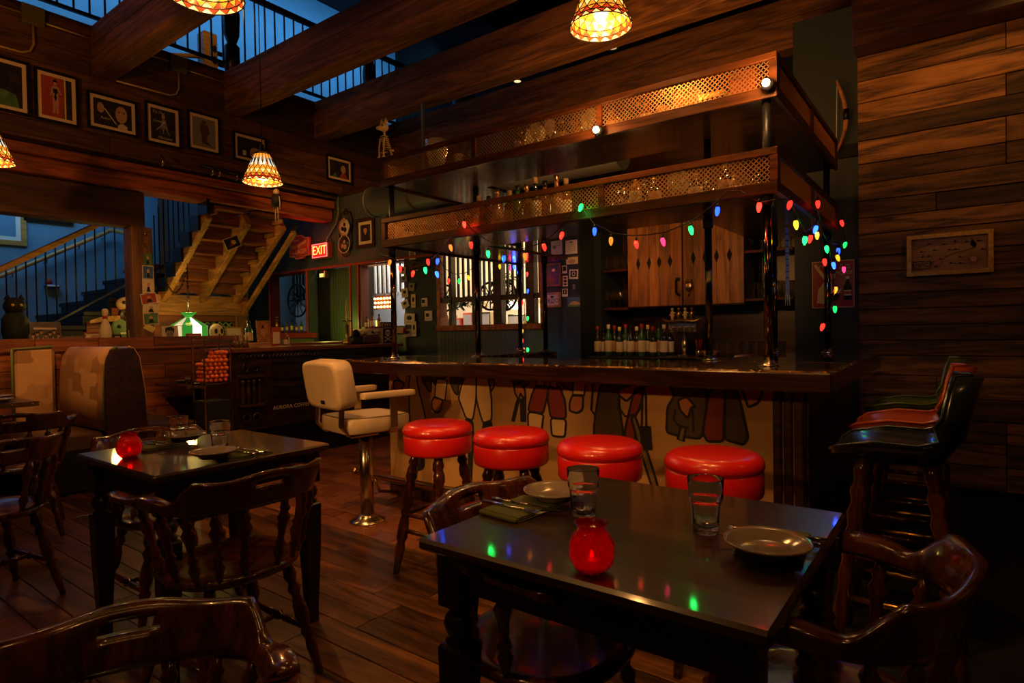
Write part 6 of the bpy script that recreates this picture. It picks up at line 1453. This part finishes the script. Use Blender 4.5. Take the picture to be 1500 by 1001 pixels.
note(600, 609, 363, 381, 'white oval badge card high on the dark pillar', 'whitepaper', [('grey', ell(.5, .5, .35, .35))], name='badge_card')
q = at(605, 392, Y=YG-.12); t = thing('brass_bell', 'brass bell hanging from the dark pillar', 'bell', q)
G().lathe([(.055, -.03), (.05, -.02), (.03, .02), (.022, .05), (0, .06)], seg=18, cap=False).done('bell', M['brass'], t); G().tube([(0, 0, .06), (0, .02, .09), (0, .12, .09)], .008, 6).done('bracket', M['brass'], t)
# side wall notes on the return (facing the bar)
for k, (px, py, c_) in enumerate(((859, 399, 'skin'), (860, 421, 'skin'), (859, 440, 'paper'))):
    q = at(px, py, Y=5.35); note(px-(2, 5, 3)[k], px+(2, 5, 3)[k], py-(7, 7, 6)[k], py+(7, 7, 6)[k], ('narrow brown tag hung left of the glass shelves', 'orange square coaster left of the glass shelves', 'pale curled ticket left of the glass shelves')[k], c_, [('ink', ell(.5, .4, .2, .1))], Y=5.44)
# panel behind those notes
struct(G().bb((-3.0, 5.45, 0), (-2.93, 5.95, 3.05)), 'wall_bar_side', M['navy'])
# ================================================================== BACK BAR
bb_ = thing('back_bar', 'dark back bar counter with steel rail under the hanging cupboard', 'counter', (-2.05, 5.6, 0))
G().bb((-2.92, 5.25, .0), (-1.14, 5.94, .93)).done('body', M['darkx'], bb_, world=True); G().bb((-2.93, 5.2, .93), (-1.14, 5.94, .962), ch=.004).done('worktop', M['darkx'], bb_, world=True)
G().bb((-2.93, 5.175, .945), (-1.5, 5.2, .968), ch=.004).done('steel_rail', M['steel'], bb_, world=True)
G().bb((-2.93, 5.90, .97), (-1.14, 5.94, 1.44), ch=.004).done('splashback', M['darkx'], bb_, world=True)
cb = thing('wall_cupboard', 'plank wall cupboard with two doors pierced by diamonds', 'cupboard', (-2.1, 5.7, 1.43))
x0, x1, y0c = -2.66, -1.54, 5.5; zc0, zc1 = 1.43, 2.32
G().bb((x0, y0c+.022, zc0), (x1, 5.94, zc1)).done('carcass', M['darkx'], cb, world=True)
bs = [at(p_, 400, Y=y0c).x for p_ in (920, 935, 951, 966, 982, 999)]; bs2 = [at(p_, 400, Y=y0c).x for p_ in (1001, 1016, 1033, 1050, 1069, 1090)]
def plank_door(xs_, nm, dz0, dz1):
    d = G().bb((xs_[0], y0c+.012, zc0+.01), (xs_[-1], y0c+.022, zc1)).done('door', M['void'], cb, world=True)  # black backing paints in the shade inside the pierced diamonds
    for i in range(5):
        a, b = xs_[i], xs_[i+1]; zd = dz0+(dz1-dz0)*((a+b)/2-xs_[0])/(xs_[-1]-xs_[0]); hd = .062; wd = .022
        # board with half diamonds cut at both edges
        L = (a+.0012, b-.0012); pts = [(L[0], zc0+.01)]
        pts += [(L[1], zc0+.01)]
        if i < 4: pts += [(L[1], zd-hd), (L[1]-wd, zd), (L[1], zd+hd)]
        pts += [(L[1], zc1), (L[0], zc1)]
        if i > 0: pts += [(L[0], zd+hd), (L[0]+wd, zd), (L[0], zd-hd)]
        mid = (a+b)/2; right = [p for p in pts]
        P = [Vector((x, y0c+.012, z)) for x, z in pts]
        G().poly(P, (0, -1, 0), .016).done('board', M['cabinet'], d, world=True)
    return d
dl = plank_door(bs, 'l', 1.86, 1.86); drr = plank_door(bs2, 'r', 1.87, 1.87)
q = at(992, 420, Y=y0c-.03); G().tube([q+Vector((0, 0, .06)), q+Vector((0, -.03, .05)), q+Vector((0, -.03, -.06)), q+Vector((.02, 0, -.08))], .010, 8).box(q+Vector((0, .02, .07)), (.04, .02, .03)).done('black_handle', M['black'], dl, world=True)
q = at(1009, 419, Y=y0c-.03); gg = G().ball(q, .042, 14, 9, (1, .5, 1.15)); gg.ball(q+Vector((-.02, -.0, .045)), .014).ball(q+Vector((.02, 0, .045)), .014).tube([q+Vector((0, -.01, -.04)), q+Vector((0, -.02, -.09))], .006, 6); gg.done('lion_knocker', M['brass'], drr, world=True)
for i, (a, b, z, lb) in enumerate(((-2.93, -2.665, 1.415, 'lower'), (-2.93, -2.665, 1.80, 'upper'), (-1.535, -1.14, 1.45, 'lower'), (-1.535, -1.14, 1.87, 'upper'))):
    o = G().bb((a, y0c+.0, z), (b, 5.9, z+.025), ch=.003).done('wall_shelf', M['canopy']); o['label'] = '%s wooden shelf %s of the plank cupboard' % (lb, 'left' if i < 2 else 'right'); o['category'] = 'shelf'
WG = G().lathe([(0, 0), (.03, 0), (.028, .003), (.004, .008), (.004, .07), (.02, .085), (.034, .115), (.035, .14), (.028, .175), (.027, .175), (.033, .14), (.032, .115), (.018, .088), (0, .08)], seg=14, cap=False).mesh('wine_glass', M['barware'])
PG = G().lathe([(0, 0), (.028, 0), (.032, .06), (.038, .14), (.037, .14), (.030, .06), (.026, .012), (0, .012)], seg=14, cap=False).mesh('pint_glass', M['barware'])
TGm = G().lathe([(0, 0), (.028, 0), (.034, .10), (.033, .10), (.026, .01), (0, .01)], seg=12, cap=False).mesh('tumbler', M['barware'])
def glasses(me, name, xs_, ys_, z, label, grp):
    for i, x in enumerate(xs_):
        for j, y in enumerate(ys_): single(name, me, (x, y, z+.0005), ORD[i]+' '+label+('' if len(ys_) == 1 else (', front row', ', rear row')[j]), 'glass', grp)
glasses(WG, 'wine_glass', [-2.90+.066*i for i in range(4)], (5.55, 5.64), 1.44, 'wine glass from left, lower shelf left of plank cupboard', 'wine glasses left of the cupboard')
glasses(PG, 'pint_glass', [-2.89+.083*i for i in range(3)], (5.55, 5.65), 1.825, 'tall glass from left, upper shelf left of plank cupboard', 'tall glasses left of the cupboard')
glasses(PG, 'pint_glass', [-1.50+.085*i for i in range(5)], (5.56,), 1.475, 'tall glass from the left, lower shelf right of the plank cupboard', 'tall glasses right of the cupboard')
glasses(WG, 'wine_glass', [-1.49+.08*i for i in range(5)], (5.56,), 1.895, 'wine glass from the left, upper shelf right of the plank cupboard', 'wine glasses right of the cupboard')
glasses(PG, 'pint_glass', [-1.78+.08*i for i in range(8)], (5.42,), .962, 'pint glass from the left in the row on the back bar', 'pint glasses on the back bar')
# wine bottles
random.seed(2)
for i in range(14):
    px = 877+i*8.1; q = at(px, 520, Y=5.36+.09*(i % 2)); h_ = (.30, .285, .31)[i % 3]
    lab = ('paper', 'whitepaper', 'paper', 'skin')[i % 4]; cap = ('redcap', 'black', 'whitepaper', 'redcap', 'yellowprint')[i % 5]
    bottle('wine_bottle', '%s wine bottle from the left in the row on the back bar' % ORD[i], (q.x, 5.34+.10*(i % 2), .9625), h_, .037, ('bottle', 'bottle', 'greenbottle')[i % 3], lab, cap, 'wine bottles on the back bar')
# beer tap tower
q = at(1003, 500, Y=5.36); t = thing('beer_tap_tower', 'steel beer tap tower with figure shaped handles', 'beer taps', (q.x, 5.36, .9825))
G().cyl((0, 0, -.04), (0, 0, .20), .028, 18).done('column', M['steel'], t); G().box((0, 0, .26), (.27, .09, .11), ch=.01).done('head', M['steel'], t); G().lathe([(0, -.02), (.07, -.02), (.06, .0), (0, .0)], seg=18, cap=False).done('foot', M['steel'], t)
G().box((0, -.12, -.02), (.32, .16, .02), ch=.004).done('drip_tray', M['steel'], t)
for k in range(4):
    x = -.09+.06*k; o = G().tube([(x, -.045, .25), (x, -.09, .25), (x, -.10, .21)], .008, 6).done('spout', M['brass'], t)
    g = G().lathe([(0, .0), (.014, .01), (.011, .05), (.02, .075), (.018, .10), (.008, .115), (0, .115)], (x, -.06, .285), 10, cap=False); g.ball((x, -.06, .415), .014); g.tube([(x-.03, -.06, .36), (x, -.06, .375), (x+.03, -.06, .385)], .006, 5)
    g.done('tap_handle', M['bone'] if k % 2 == 0 else M['brass'], t)
g = G().tube([(-.19, -.06, .33), (-.12, -.07, .30), (0, -.075, .31), (.12, -.07, .30), (.20, -.06, .34)], [.006, .016, .018, .016, .004], 8); g.done('carved_garland', M['brass'], t)
# small items on back bar, right
t = thing('fruit_bowl', 'wooden bowl with garnish on the back bar right of the taps', 'bowl', (at(1040, 520, Y=5.3).x, 5.3, .9625)); G().lathe([(0, 0), (.045, 0), (.07, .06), (.066, .06), (.04, .01), (0, .01)], seg=18, cap=False).done('bowl', M['stairwood'], t)
t = thing('serving_tray', 'flat cream tray resting on the back bar near the corner pole', 'tray', (at(1100, 524, Y=5.25).x, 5.28, .9625)); G().box((0, 0, .012), (.26, .14, .024), ch=.008).done('tray', M['paper'], t); G().box((0, 0, .027), (.22, .11, .006)).done('liner', M['stairwood'], t)
t = thing('straw_cup', 'cup of red straws on the back bar beside the tap tower', 'cup', (at(1022, 520, Y=5.25).x, 5.28, .9625)); G().lathe([(0, 0), (.026, 0), (.03, .08), (.028, .08), (.024, .01), (0, .01)], seg=12, cap=False).done('cup', M['steel'], t)
for k in range(5): a = k*1.3; G().tube([(.005*cos(a), .005*sin(a), .02), (.03*cos(a), .03*sin(a), .16)], .003, 5).done('straw', M['redcap'], t)
# ribbons hanging from canopy
for k, (px, y0_, y1_) in enumerate(((1125, 360, 463), (1153, 360, 430))):
    a = at(px, y0_, Y=4.2); b = at(px, y1_, Y=4.2); t = thing('hanging_lanyard', ('long lilac patterned lanyard hanging left of a canopy pole', 'short lilac patterned lanyard hanging behind a canopy pole')[k], 'lanyard', (a.x, 4.2, 0))
    G().box((0, 0, (Z1+b.z)/2), (.022, .003, Z1-b.z)).done('strap', mat('lilac%d' % k, (.35, .28, .42), .7), t)
    for j in range(8): G().box((0, -.003, b.z+.1+j*.04), (.020, .002, .006), .0).done('stitch', M['ink'], t)
    for j in (-1, 0, 1): G().tube([(j*.008, 0, b.z), (j*.014, 0, b.z-.08)], .0025, 4).done('tassel', M['paper'], t)
# ================================================================== POSTER, MAP, BOW
a = at(1190, 452, Y=YB-.006); b = at(1251.5, 380, Y=YB-.006)
rp = mat('poster_red', (.36, .012, .012), .35, coat=.3)
M['prred'] = rp
bat = [('paper', [(.03, .93), (.09, .97), (.36, .62), (.30, .58)]), ('paper', [(.10, .10), (.14, .40), (.34, .62), (.46, .58), (.50, .30), (.62, .36), (.72, .40), (.66, .30), (.45, .12), (.36, .06)]), ('skin', ell(.47, .70, .10, .10)), ('ink', [(.37, .74), (.38, .84), (.54, .84), (.57, .76), (.62, .75), (.58, .73)]), ('ink', [(.30, .28), (.46, .10), (.62, .16), (.70, .28), (.50, .30)]),
       ('ink', [(.76, .14), (.96, .14), (.96, .44), (.90, .54), (.90, .66), (.82, .66), (.82, .54), (.76, .44)]), ('paper', [(.77, .24), (.95, .24), (.95, .36), (.77, .36)]), ('redprint', [(.77, .27), (.95, .27), (.95, .33), (.77, .33)]), ('paper', [(.82, .60), (.90, .60), (.90, .66), (.82, .66)])]
t = picture('wall_poster', 'red poster of a ball player with bat and a dark soda bottle', 'poster', a, XD, ZU, b.x-a.x, b.z-a.z, M['paper'], .006, None, 0, rp, dep=.004, shapes=bat,
            texts=(('MOXIE', .76, .74, .042, 'paper', .3), ('Ted Williams', .30, .90, .026, 'paper', 0), ("Makes", .80, .91, .026, 'paper', 0), ("you think", .80, .85, .022, 'paper', 0)))
a = at(1329, 406, Y=5.44); b = at(1455, 336, Y=5.44); w_, h_ = b.x-a.x, b.z-a.z
mp_ = mat('map_print', (.42, .20, .085), .6, nscale=6, namt=.12)
shp = [('ink', [(x, y), (x+.03, y+.06), (x+.06, y+.005), (x+.075, y+.03), (x+.09, y)]) for x, y in ((.2, .82), (.4, .78), (.55, .84), (.7, .80), (.1, .60), (.28, .62), (.48, .60), (.56, .60), (.12, .44), (.2, .44), (.36, .34), (.62, .36), (.5, .2), (.62, .18), (.85, .8), (.9, .55), (.3, .12))]
def strk(pts, w=.006): return [('ink', [(x, y+w) for x, y in pts]+[(x, y-w) for x, y in pts[::-1]])]
shp += strk([(0, .72), (.1, .74), (.2, .80), (.28, .90)]) + strk([(.3, .15), (.4, .2), (.44, .4), (.55, .5), (.7, .56), (.84, .64), (.86, .72), (.78, .74), (.8, .9)], .008) + strk([(.0, .55), (.5, .45)], .003)+strk([(.25, .3), (.95, .28)], .003)
shp += [('ink', [(.82+.005*cos(a_+1.57), .30+.008*sin(a_+1.57)), (.82+.16*cos(a_), .30+.28*sin(a_)), (.82-.005*cos(a_+1.57), .30-.008*sin(a_+1.57))]) for a_ in [k*pi/8 for k in range(16)]]
shp += [('redprint', ell(.82, .30, .06, .11, 16)), ('skin', ell(.82, .30, .042, .08, 16)), ('ink', [(.02, .08), (.26, .08), (.26, .33), (.02, .33)]), (mp_, [(.03, .10), (.25, .10), (.25, .31), (.03, .31)])]
picture('framed_map', 'gilt framed old pictorial map on the plank wall', 'map', a, XD, ZU, w_, h_, M['gold'], .03, None, 0, mp_, dep=.045, shapes=shp,
        texts=(('COLONIAL', .14, .265, .030, 'ink', 0), ('AMERICA', .14, .205, .030, 'ink', 0), ('1643-1781', .14, .145, .026, 'ink', 0)))
b0 = at(1226, 118, Y=YB-.08); b1 = at(1238, 160, Y=YB-.08); b2 = at(1225, 225, Y=YB-.08)
t = thing('wall_bow', 'wooden archery bow hung on the navy pillar above the canopy', 'bow', b1)
G().tube([b0, at(1231, 132, Y=YB-.08), at(1237, 150, Y=YB-.08), at(1240, 170, Y=YB-.08), at(1238, 190, Y=YB-.08), at(1232, 208, Y=YB-.08), b2], [.008, .014, .016, .02, .016, .013, .008], 8).done('limb', M['stairwood'], t, world=True)
G().cyl(at(1239.6, 160, Y=YB-.08), at(1239.6, 176, Y=YB-.08), .022, 8).done('grip', M['black'], t, world=True); G().tube([b0, b2], .003, 4).done('string', M['paper'], t, world=True)
# ================================================================== CANOPY CONTENTS
random.seed(21)
def tier_x(px, Y=KY0+.12): return at(px, 200, Y=Y).x
gcol = {'amberbottle': 'amber', 'greenbottle': 'green', 'bottle': 'dark'}
def tier(z, pxs, where):
    n_ = 0; cn = {'w': 0, 'p': 0}
    for i, (px, kind, h_) in enumerate(pxs):
        Y = KY0+.10+.08*(i % 2); x = tier_x(px, Y); zz = z+.0355
        if kind in cn: cn[kind] += 1
        if kind in ('w',): single('wine_glass', WG, (x, Y, zz), '%s stemmed glass from the left behind the %s canopy mesh' % (ORD[cn['w']-1], where), 'glass', 'stemmed glasses on the %s canopy tier' % where)
        elif kind == 'p': single('tumbler', TGm, (x, Y, zz), '%s clear tumbler from the left behind the %s canopy mesh' % (ORD[cn['p']-1], where), 'glass', 'tumblers on the %s canopy tier' % where)
        else:
            gl = {'a': 'amberbottle', 'g': 'greenbottle', 'd': 'bottle', 'c': 'mirror'}[kind]; 
            bottle('liquor_bottle', '%s liquor bottle from the left behind the mesh of the %s canopy tier' % (ORD[min(n_, 25)], where), (x, Y, zz), h_, .036, gl, ('paper', None, 'skin')[i % 3], ('cork', 'black', 'brass')[i % 3], 'bottles on the %s canopy tier' % where); n_ += 1
tier(Z3, [(672, 'p', 0), (682, 'c', .14), (762, 'c', .15), (777, 'w', 0), (784, 'w', 0), (792, 'w', 0), (806, 'w', 0), (814, 'a', .15), (822, 'c', .15), (836, 'c', .16), (845, 'a', .17), (858, 'w', 0), (866, 'w', 0), (888, 'c', .16), (897, 'a', .13), (905, 'p', 0), (922, 'g', .15), (936, 'g', .17), (948, 'a', .12), (960, 'c', .19), (972, 'd', .16), (980, 'c', .15)], 'upper')
tier(Z1, [(596, 'd', .15), (606, 'g', .14), (620, 'c', .13), (640, 'a', .15), (660, 'a', .2), (684, 'c', .16), (700, 'a', .24), (714, 'a', .25), (727, 'a', .26), (745, 'd', .26), (757, 'g', .26), (770, 'a', .28), (783, 'c', .29), (797, 'a', .28), (814, 'a', .28), (828, 'a', .27), (905, 'c', .14), (914, 'c', .15), (930, 'a', .2), (944, 'd', .18), (958, 'c', .16), (985, 'w', 0), (993, 'w', 0), (1000, 'w', 0), (1018, 'd', .14), (1035, 'c', .13), (1062, 'c', .16), (1074, 'a', .12), (1110, 'c', .12)], 'lower')
# boxes behind the upper mesh
for k, (pa, pb, m, h_, lb) in enumerate(((985, 1018, 'redprint', .15, 'orange red box behind the upper canopy mesh, left one'), (1068, 1108, 'redprint', .16, 'orange red box behind the upper canopy mesh, right one'), (1024, 1062, 'black', .09, 'small black trunk with brass corners between two red boxes'), (692, 740, 'tanleather', .13, 'brown carton behind the lower canopy mesh'))):
    zz = (Z3 if k < 3 else Z1)+.0355; Y = KY0+.10; a, b = tier_x(pa, Y), tier_x(pb, Y); 
    if k == 3: Y = KY0+.3; a, b = tier_x(pa, Y), tier_x(pb, Y)
    t = thing('storage_box', lb, 'box', ((a+b)/2, Y+.06, zz)); W_ = b-a
    G().bb((-W_/2, -.06, 0), (W_/2, .06, h_), ch=.006).done('body', M[m], t); G().bb((-W_/2-.003, -.063, h_-.025), (W_/2+.003, .063, h_+.004), ch=.003).done('lid', M['brass'] if k == 2 else M[m], t)
# giant beer glass standing on the upper tier with lettering
q = at(640, 240, Y=KY0+.16); t = thing('giant_goblet', 'oversized clear goblet standing tall in the left part of the upper tier', 'glass', (q.x, KY0+.16, Z3+.0355))
G().lathe([(0, 0), (.05, 0), (.03, .02), (.03, .04), (.06, .10), (.08, .18), (.083, .26), (.080, .26), (.077, .18), (.055, .10), (0, .05)], seg=24, cap=False).done('bowl', M['goblet'], t)
text('OTORO\'S', .034, Vector((q.x, KY0+.16-.086, Z3+.225)), XD, ZU, M['paper'], t, ext=.0005)
# dog skeleton on the canopy corner
q = at(563, 236, Y=KY0+.05); t = thing('dog_skeleton', 'bone coloured dog skeleton sitting on the left corner of the upper canopy', 'ornament', (q.x+.02, KY0+.035, Z4))
bn = M['bone']
G().ball((0, -.0, .235), .032, 14, 10, (1, 1.1, 1)).tube([(0, -.02, .225), (0, -.065, .212)], [.024, .013], 8).done('skull', bn, t)
for s in (-1, 1):
    G().lathe([(.016, 0), (.014, .02), (.0, .05)], (s*.022, 0, .255), 8).done('ear', bn, t)
    G().ball((s*.014, -.028, .238), .008, 8, 6).done('eye_socket', M['ink'], t)
    G().tube([(s*.02, -.02, .15), (s*.024, -.03, .08), (s*.024, -.03, .01), (s*.024, -.045, .006)], [.009, .006, .007, .006], 6).done('front_leg', bn, t)
    G().tube([(s*.03, .06, .07), (s*.045, .01, .06), (s*.04, .06, .012), (s*.04, .01, .006)], [.009, .007, .007, .006], 6).done('hind_leg', bn, t)
G().tube([(0, .0, .225), (0, .005, .18), (0, .03, .13), (0, .06, .07), (0, .075, .03)], .008, 8).done('spine', bn, t)
for k in range(6): z = .165-.016*k; G().tube([(.028*cos(a), .0+.012*k*.5-.0+.026*sin(a), z) for a in [2*pi*j/12 for j in range(12)]], .0035, 5, True).done('rib', bn, t)
G().tube([(0, .07, .03), (.03, .10, .02), (.07, .10, .05)], [.007, .005, .003], 6).done('tail', bn, t)
# hanging skeleton under the pendant
q = at(405, 292, Y=3.76); t = thing('hanging_skeleton', 'little bone skeleton figure in a dark coat hanging under the pendant lamp', 'ornament', q)
G().ball((0, 0, .06), .026, 10, 8).done('skull', bn, t); G().lathe([(.0, -.06), (.04, -.06), (.045, .0), (.03, .04), (0, .04)], seg=10, cap=False).done('coat', M['ink'], t)
for s in (-1, 1):
    G().tube([(s*.014, 0, -.06), (s*.02, 0, -.13), (s*.018, 0, -.20), (s*.03, -.01, -.21)], .005, 6).done('leg', bn, t); G().tube([(s*.04, 0, .02), (s*.05, 0, -.04), (s*.045, 0, -.09)], .0045, 6).done('arm', bn, t)
G().tube([(0, 0, .08), (0, 0, (3.79-q.z)/1.3)], .0015, 4).done('thread', M['black'], t); t.scale = (1.3, 1.3, 1.3)
# ================================================================== STRING LIGHTS
BC = {'r': ((1, .02, .012), 3.4), 'g': ((.01, 1, .10), 2.6), 'b': ((.015, .07, 1), 4.2), 'y': ((1, .50, .02), 1.6), 'o': ((1, .22, .02), 1.6), 'p': ((1, .03, .12), 3.0)}
bm = {k: emit('bulb_'+n, c, s) for (k, (c, s)), n in zip(BC.items(), ('red', 'green', 'blue', 'yellow', 'amber', 'pink'))}
bh = {k: emit('hot_bulb_'+n, c, s*2.0) for (k, (c, s)), n in zip(BC.items(), ('red', 'green', 'blue', 'yellow', 'amber', 'pink'))}
bprof = [(.0, -.030), (.004, -.029), (.0095, -.018), (.0125, -.004), (.0115, .008), (.008, .016), (0, .016)]
def bulbmesh(m, nm): return G().lathe(bprof, seg=8, cap=False, smooth=False).mesh(nm, m)
BMh = {}
def strings(label, loc, items, cord, sag=.03):
    t = thing('string_lights', label, 'string lights', loc)
    for px, py, c, hot, kw_ in items:
        q = at(px, py, **kw_); key = (c, hot)
        if key not in BMh: BMh[key] = bulbmesh((bh if hot else bm)[c], 'bulb')
        up = -1 if (c == 'r' and kw_.get('up')) else 1
        o = obj('bulb', BMh[key], t); o.location = MW[t.name].inverted() @ q; o.rotation_euler = (random.uniform(-.3, .3), random.uniform(-.3, .3), 0)
        G().cyl(q+Vector((0, 0, .014)), q+Vector((0, 0, .034)), .006, 8).done('socket', M['black'], t, world=True)
        if hot: lamp('POINT', q+Vector((0, -.03 if 'Y' in kw_ else 0, -.03)), {'r': .35, 'g': .22, 'b': .6, 'y': .25, 'o': .25, 'p': .3}[c]*hot, BC[c][0], .012)
    for seg in cord:
        G().tube([at(px, py, **kw_) for px, py, kw_ in seg], .0032, 5).done('cord', M['black'], t, world=True)
FY = dict(Y=KY0-.035); LX_ = dict(X=KX0-.0); RX = dict(X=KX1+.03)
I1 = [(571, 384, 'o', 0, FY), (586, 393, 'r', 0, FY), (605, 400, 'r', 0, FY), (623, 395, 'g', 1, FY), (627, 383, 'r', 0, FY), (641, 382, 'b', 0, FY), (640, 401, 'b', 1, FY), (660, 362, 'o', 0, FY), (680, 328, 'r', 1, FY), (690, 358, 'r', 0, FY), (715, 371, 'g', 1, FY), (738, 378, 'b', 0, FY), (769, 375, 'o', 0, FY), (797, 361, 'r', 0, FY), (823, 344, 'r', 0, FY), (851, 303, 'g', 1.6, FY),
      (871, 338, 'b', 0, FY), (895, 352, 'o', 0, FY), (932, 357, 'r', 0, FY), (971, 353, 'p', 0, FY), (1012, 336, 'g', 1, FY), (1051, 308, 'b', 0, FY), (1112, 302, 'r', 1, FY)]
C1 = [[(557, 372, FY), (571, 376, FY), (586, 385, FY), (605, 392, FY), (623, 387, FY), (641, 373, FY), (655, 355, FY), (680, 322, FY), (690, 336, FY), (702, 345, FY), (725, 359, FY), (745, 364, FY), (768, 364, FY), (790, 357, FY), (808, 346, FY), (830, 324, FY), (850, 300, FY), (870, 328, FY), (885, 335, FY), (897, 342, FY), (925, 345, FY), (950, 344, FY), (975, 340, FY), (1000, 330, FY), (1020, 320, FY), (1050, 296, FY), (1066, 280, FY), (1085, 280, FY), (1112, 296, FY)]]
strings('string of coloured bulbs swagged along the front of the bar canopy', tuple(at(850, 300, **FY)), I1, C1)
I2 = [(657, 411, 'r', 0, LX_), (673, 411, 'g', 0, LX_), (686, 406, 'y', 0, LX_), (699, 397, 'r', 0, LX_), (732, 390, 'y', 0, LX_), (747, 393, 'p', 0, LX_), (753, 391, 'b', 1, LX_), (772, 401, 'r', 1, LX_), (773, 426, 'b', 0, LX_), (765, 443, 'r', 0, LX_), (773, 466, 'g', 0, LX_), (765, 485, 'y', 0, LX_), (765, 499, 'r', 0, LX_), (764, 508, 'b', 1, LX_), (759, 513, 'r', 0, LX_), (767, 512, 'o', 0, LX_), (773, 512, 'g', 1, LX_)]
C2 = [[(641, 374, LX_), (650, 392, LX_), (665, 402, LX_), (682, 400, LX_), (700, 388, LX_), (715, 372, LX_)], [(730, 380, LX_), (745, 386, LX_), (755, 384, LX_), (770, 392, LX_), (772, 420, LX_), (768, 450, LX_), (770, 480, LX_), (766, 505, LX_)]]
strings('string of coloured bulbs along the left canopy side and down the back pole', tuple(at(765, 440, **LX_)), I2, C2)
I3 = [(1157, 299, 'r', 0, RX), (1166, 328, 'y', 1, RX), (1179, 351, 'g', 1, RX), (1187, 349, 'r', 0, RX), (1195, 335, 'b', 1.5, RX), (1197, 344, 'y', 0, RX), (1198, 298, 'r', 0, RX), (1211, 364, 'g', 1.5, RX), (1233, 326, 'r', 0, RX), (1238, 358, 'g', 0, RX), (1228, 367, 'b', 0, RX), (1227, 377, 'y', 0, RX), (1208, 383, 'r', 0, RX), (1221, 388, 'b', 1, RX), (1236, 394, 'p', 0, RX), (1224, 424, 'o', 1, RX), (1223, 452, 'g', 0, RX), (1205, 478, 'r', 0, RX)]
C3 = [[(1114, 296, FY), (1140, 292, FY), (1157, 292, RX), (1168, 318, RX), (1180, 340, RX), (1196, 327, RX), (1198, 306, RX), (1205, 340, RX), (1212, 355, RX), (1228, 358, RX), (1234, 334, RX), (1238, 350, RX), (1226, 370, RX), (1215, 380, RX), (1220, 400, RX), (1222, 430, RX), (1214, 460, RX), (1206, 472, RX)]]
strings('string of coloured bulbs wound down the right canopy side in front of the poster', tuple(at(1211, 364, **RX)), I3, C3)
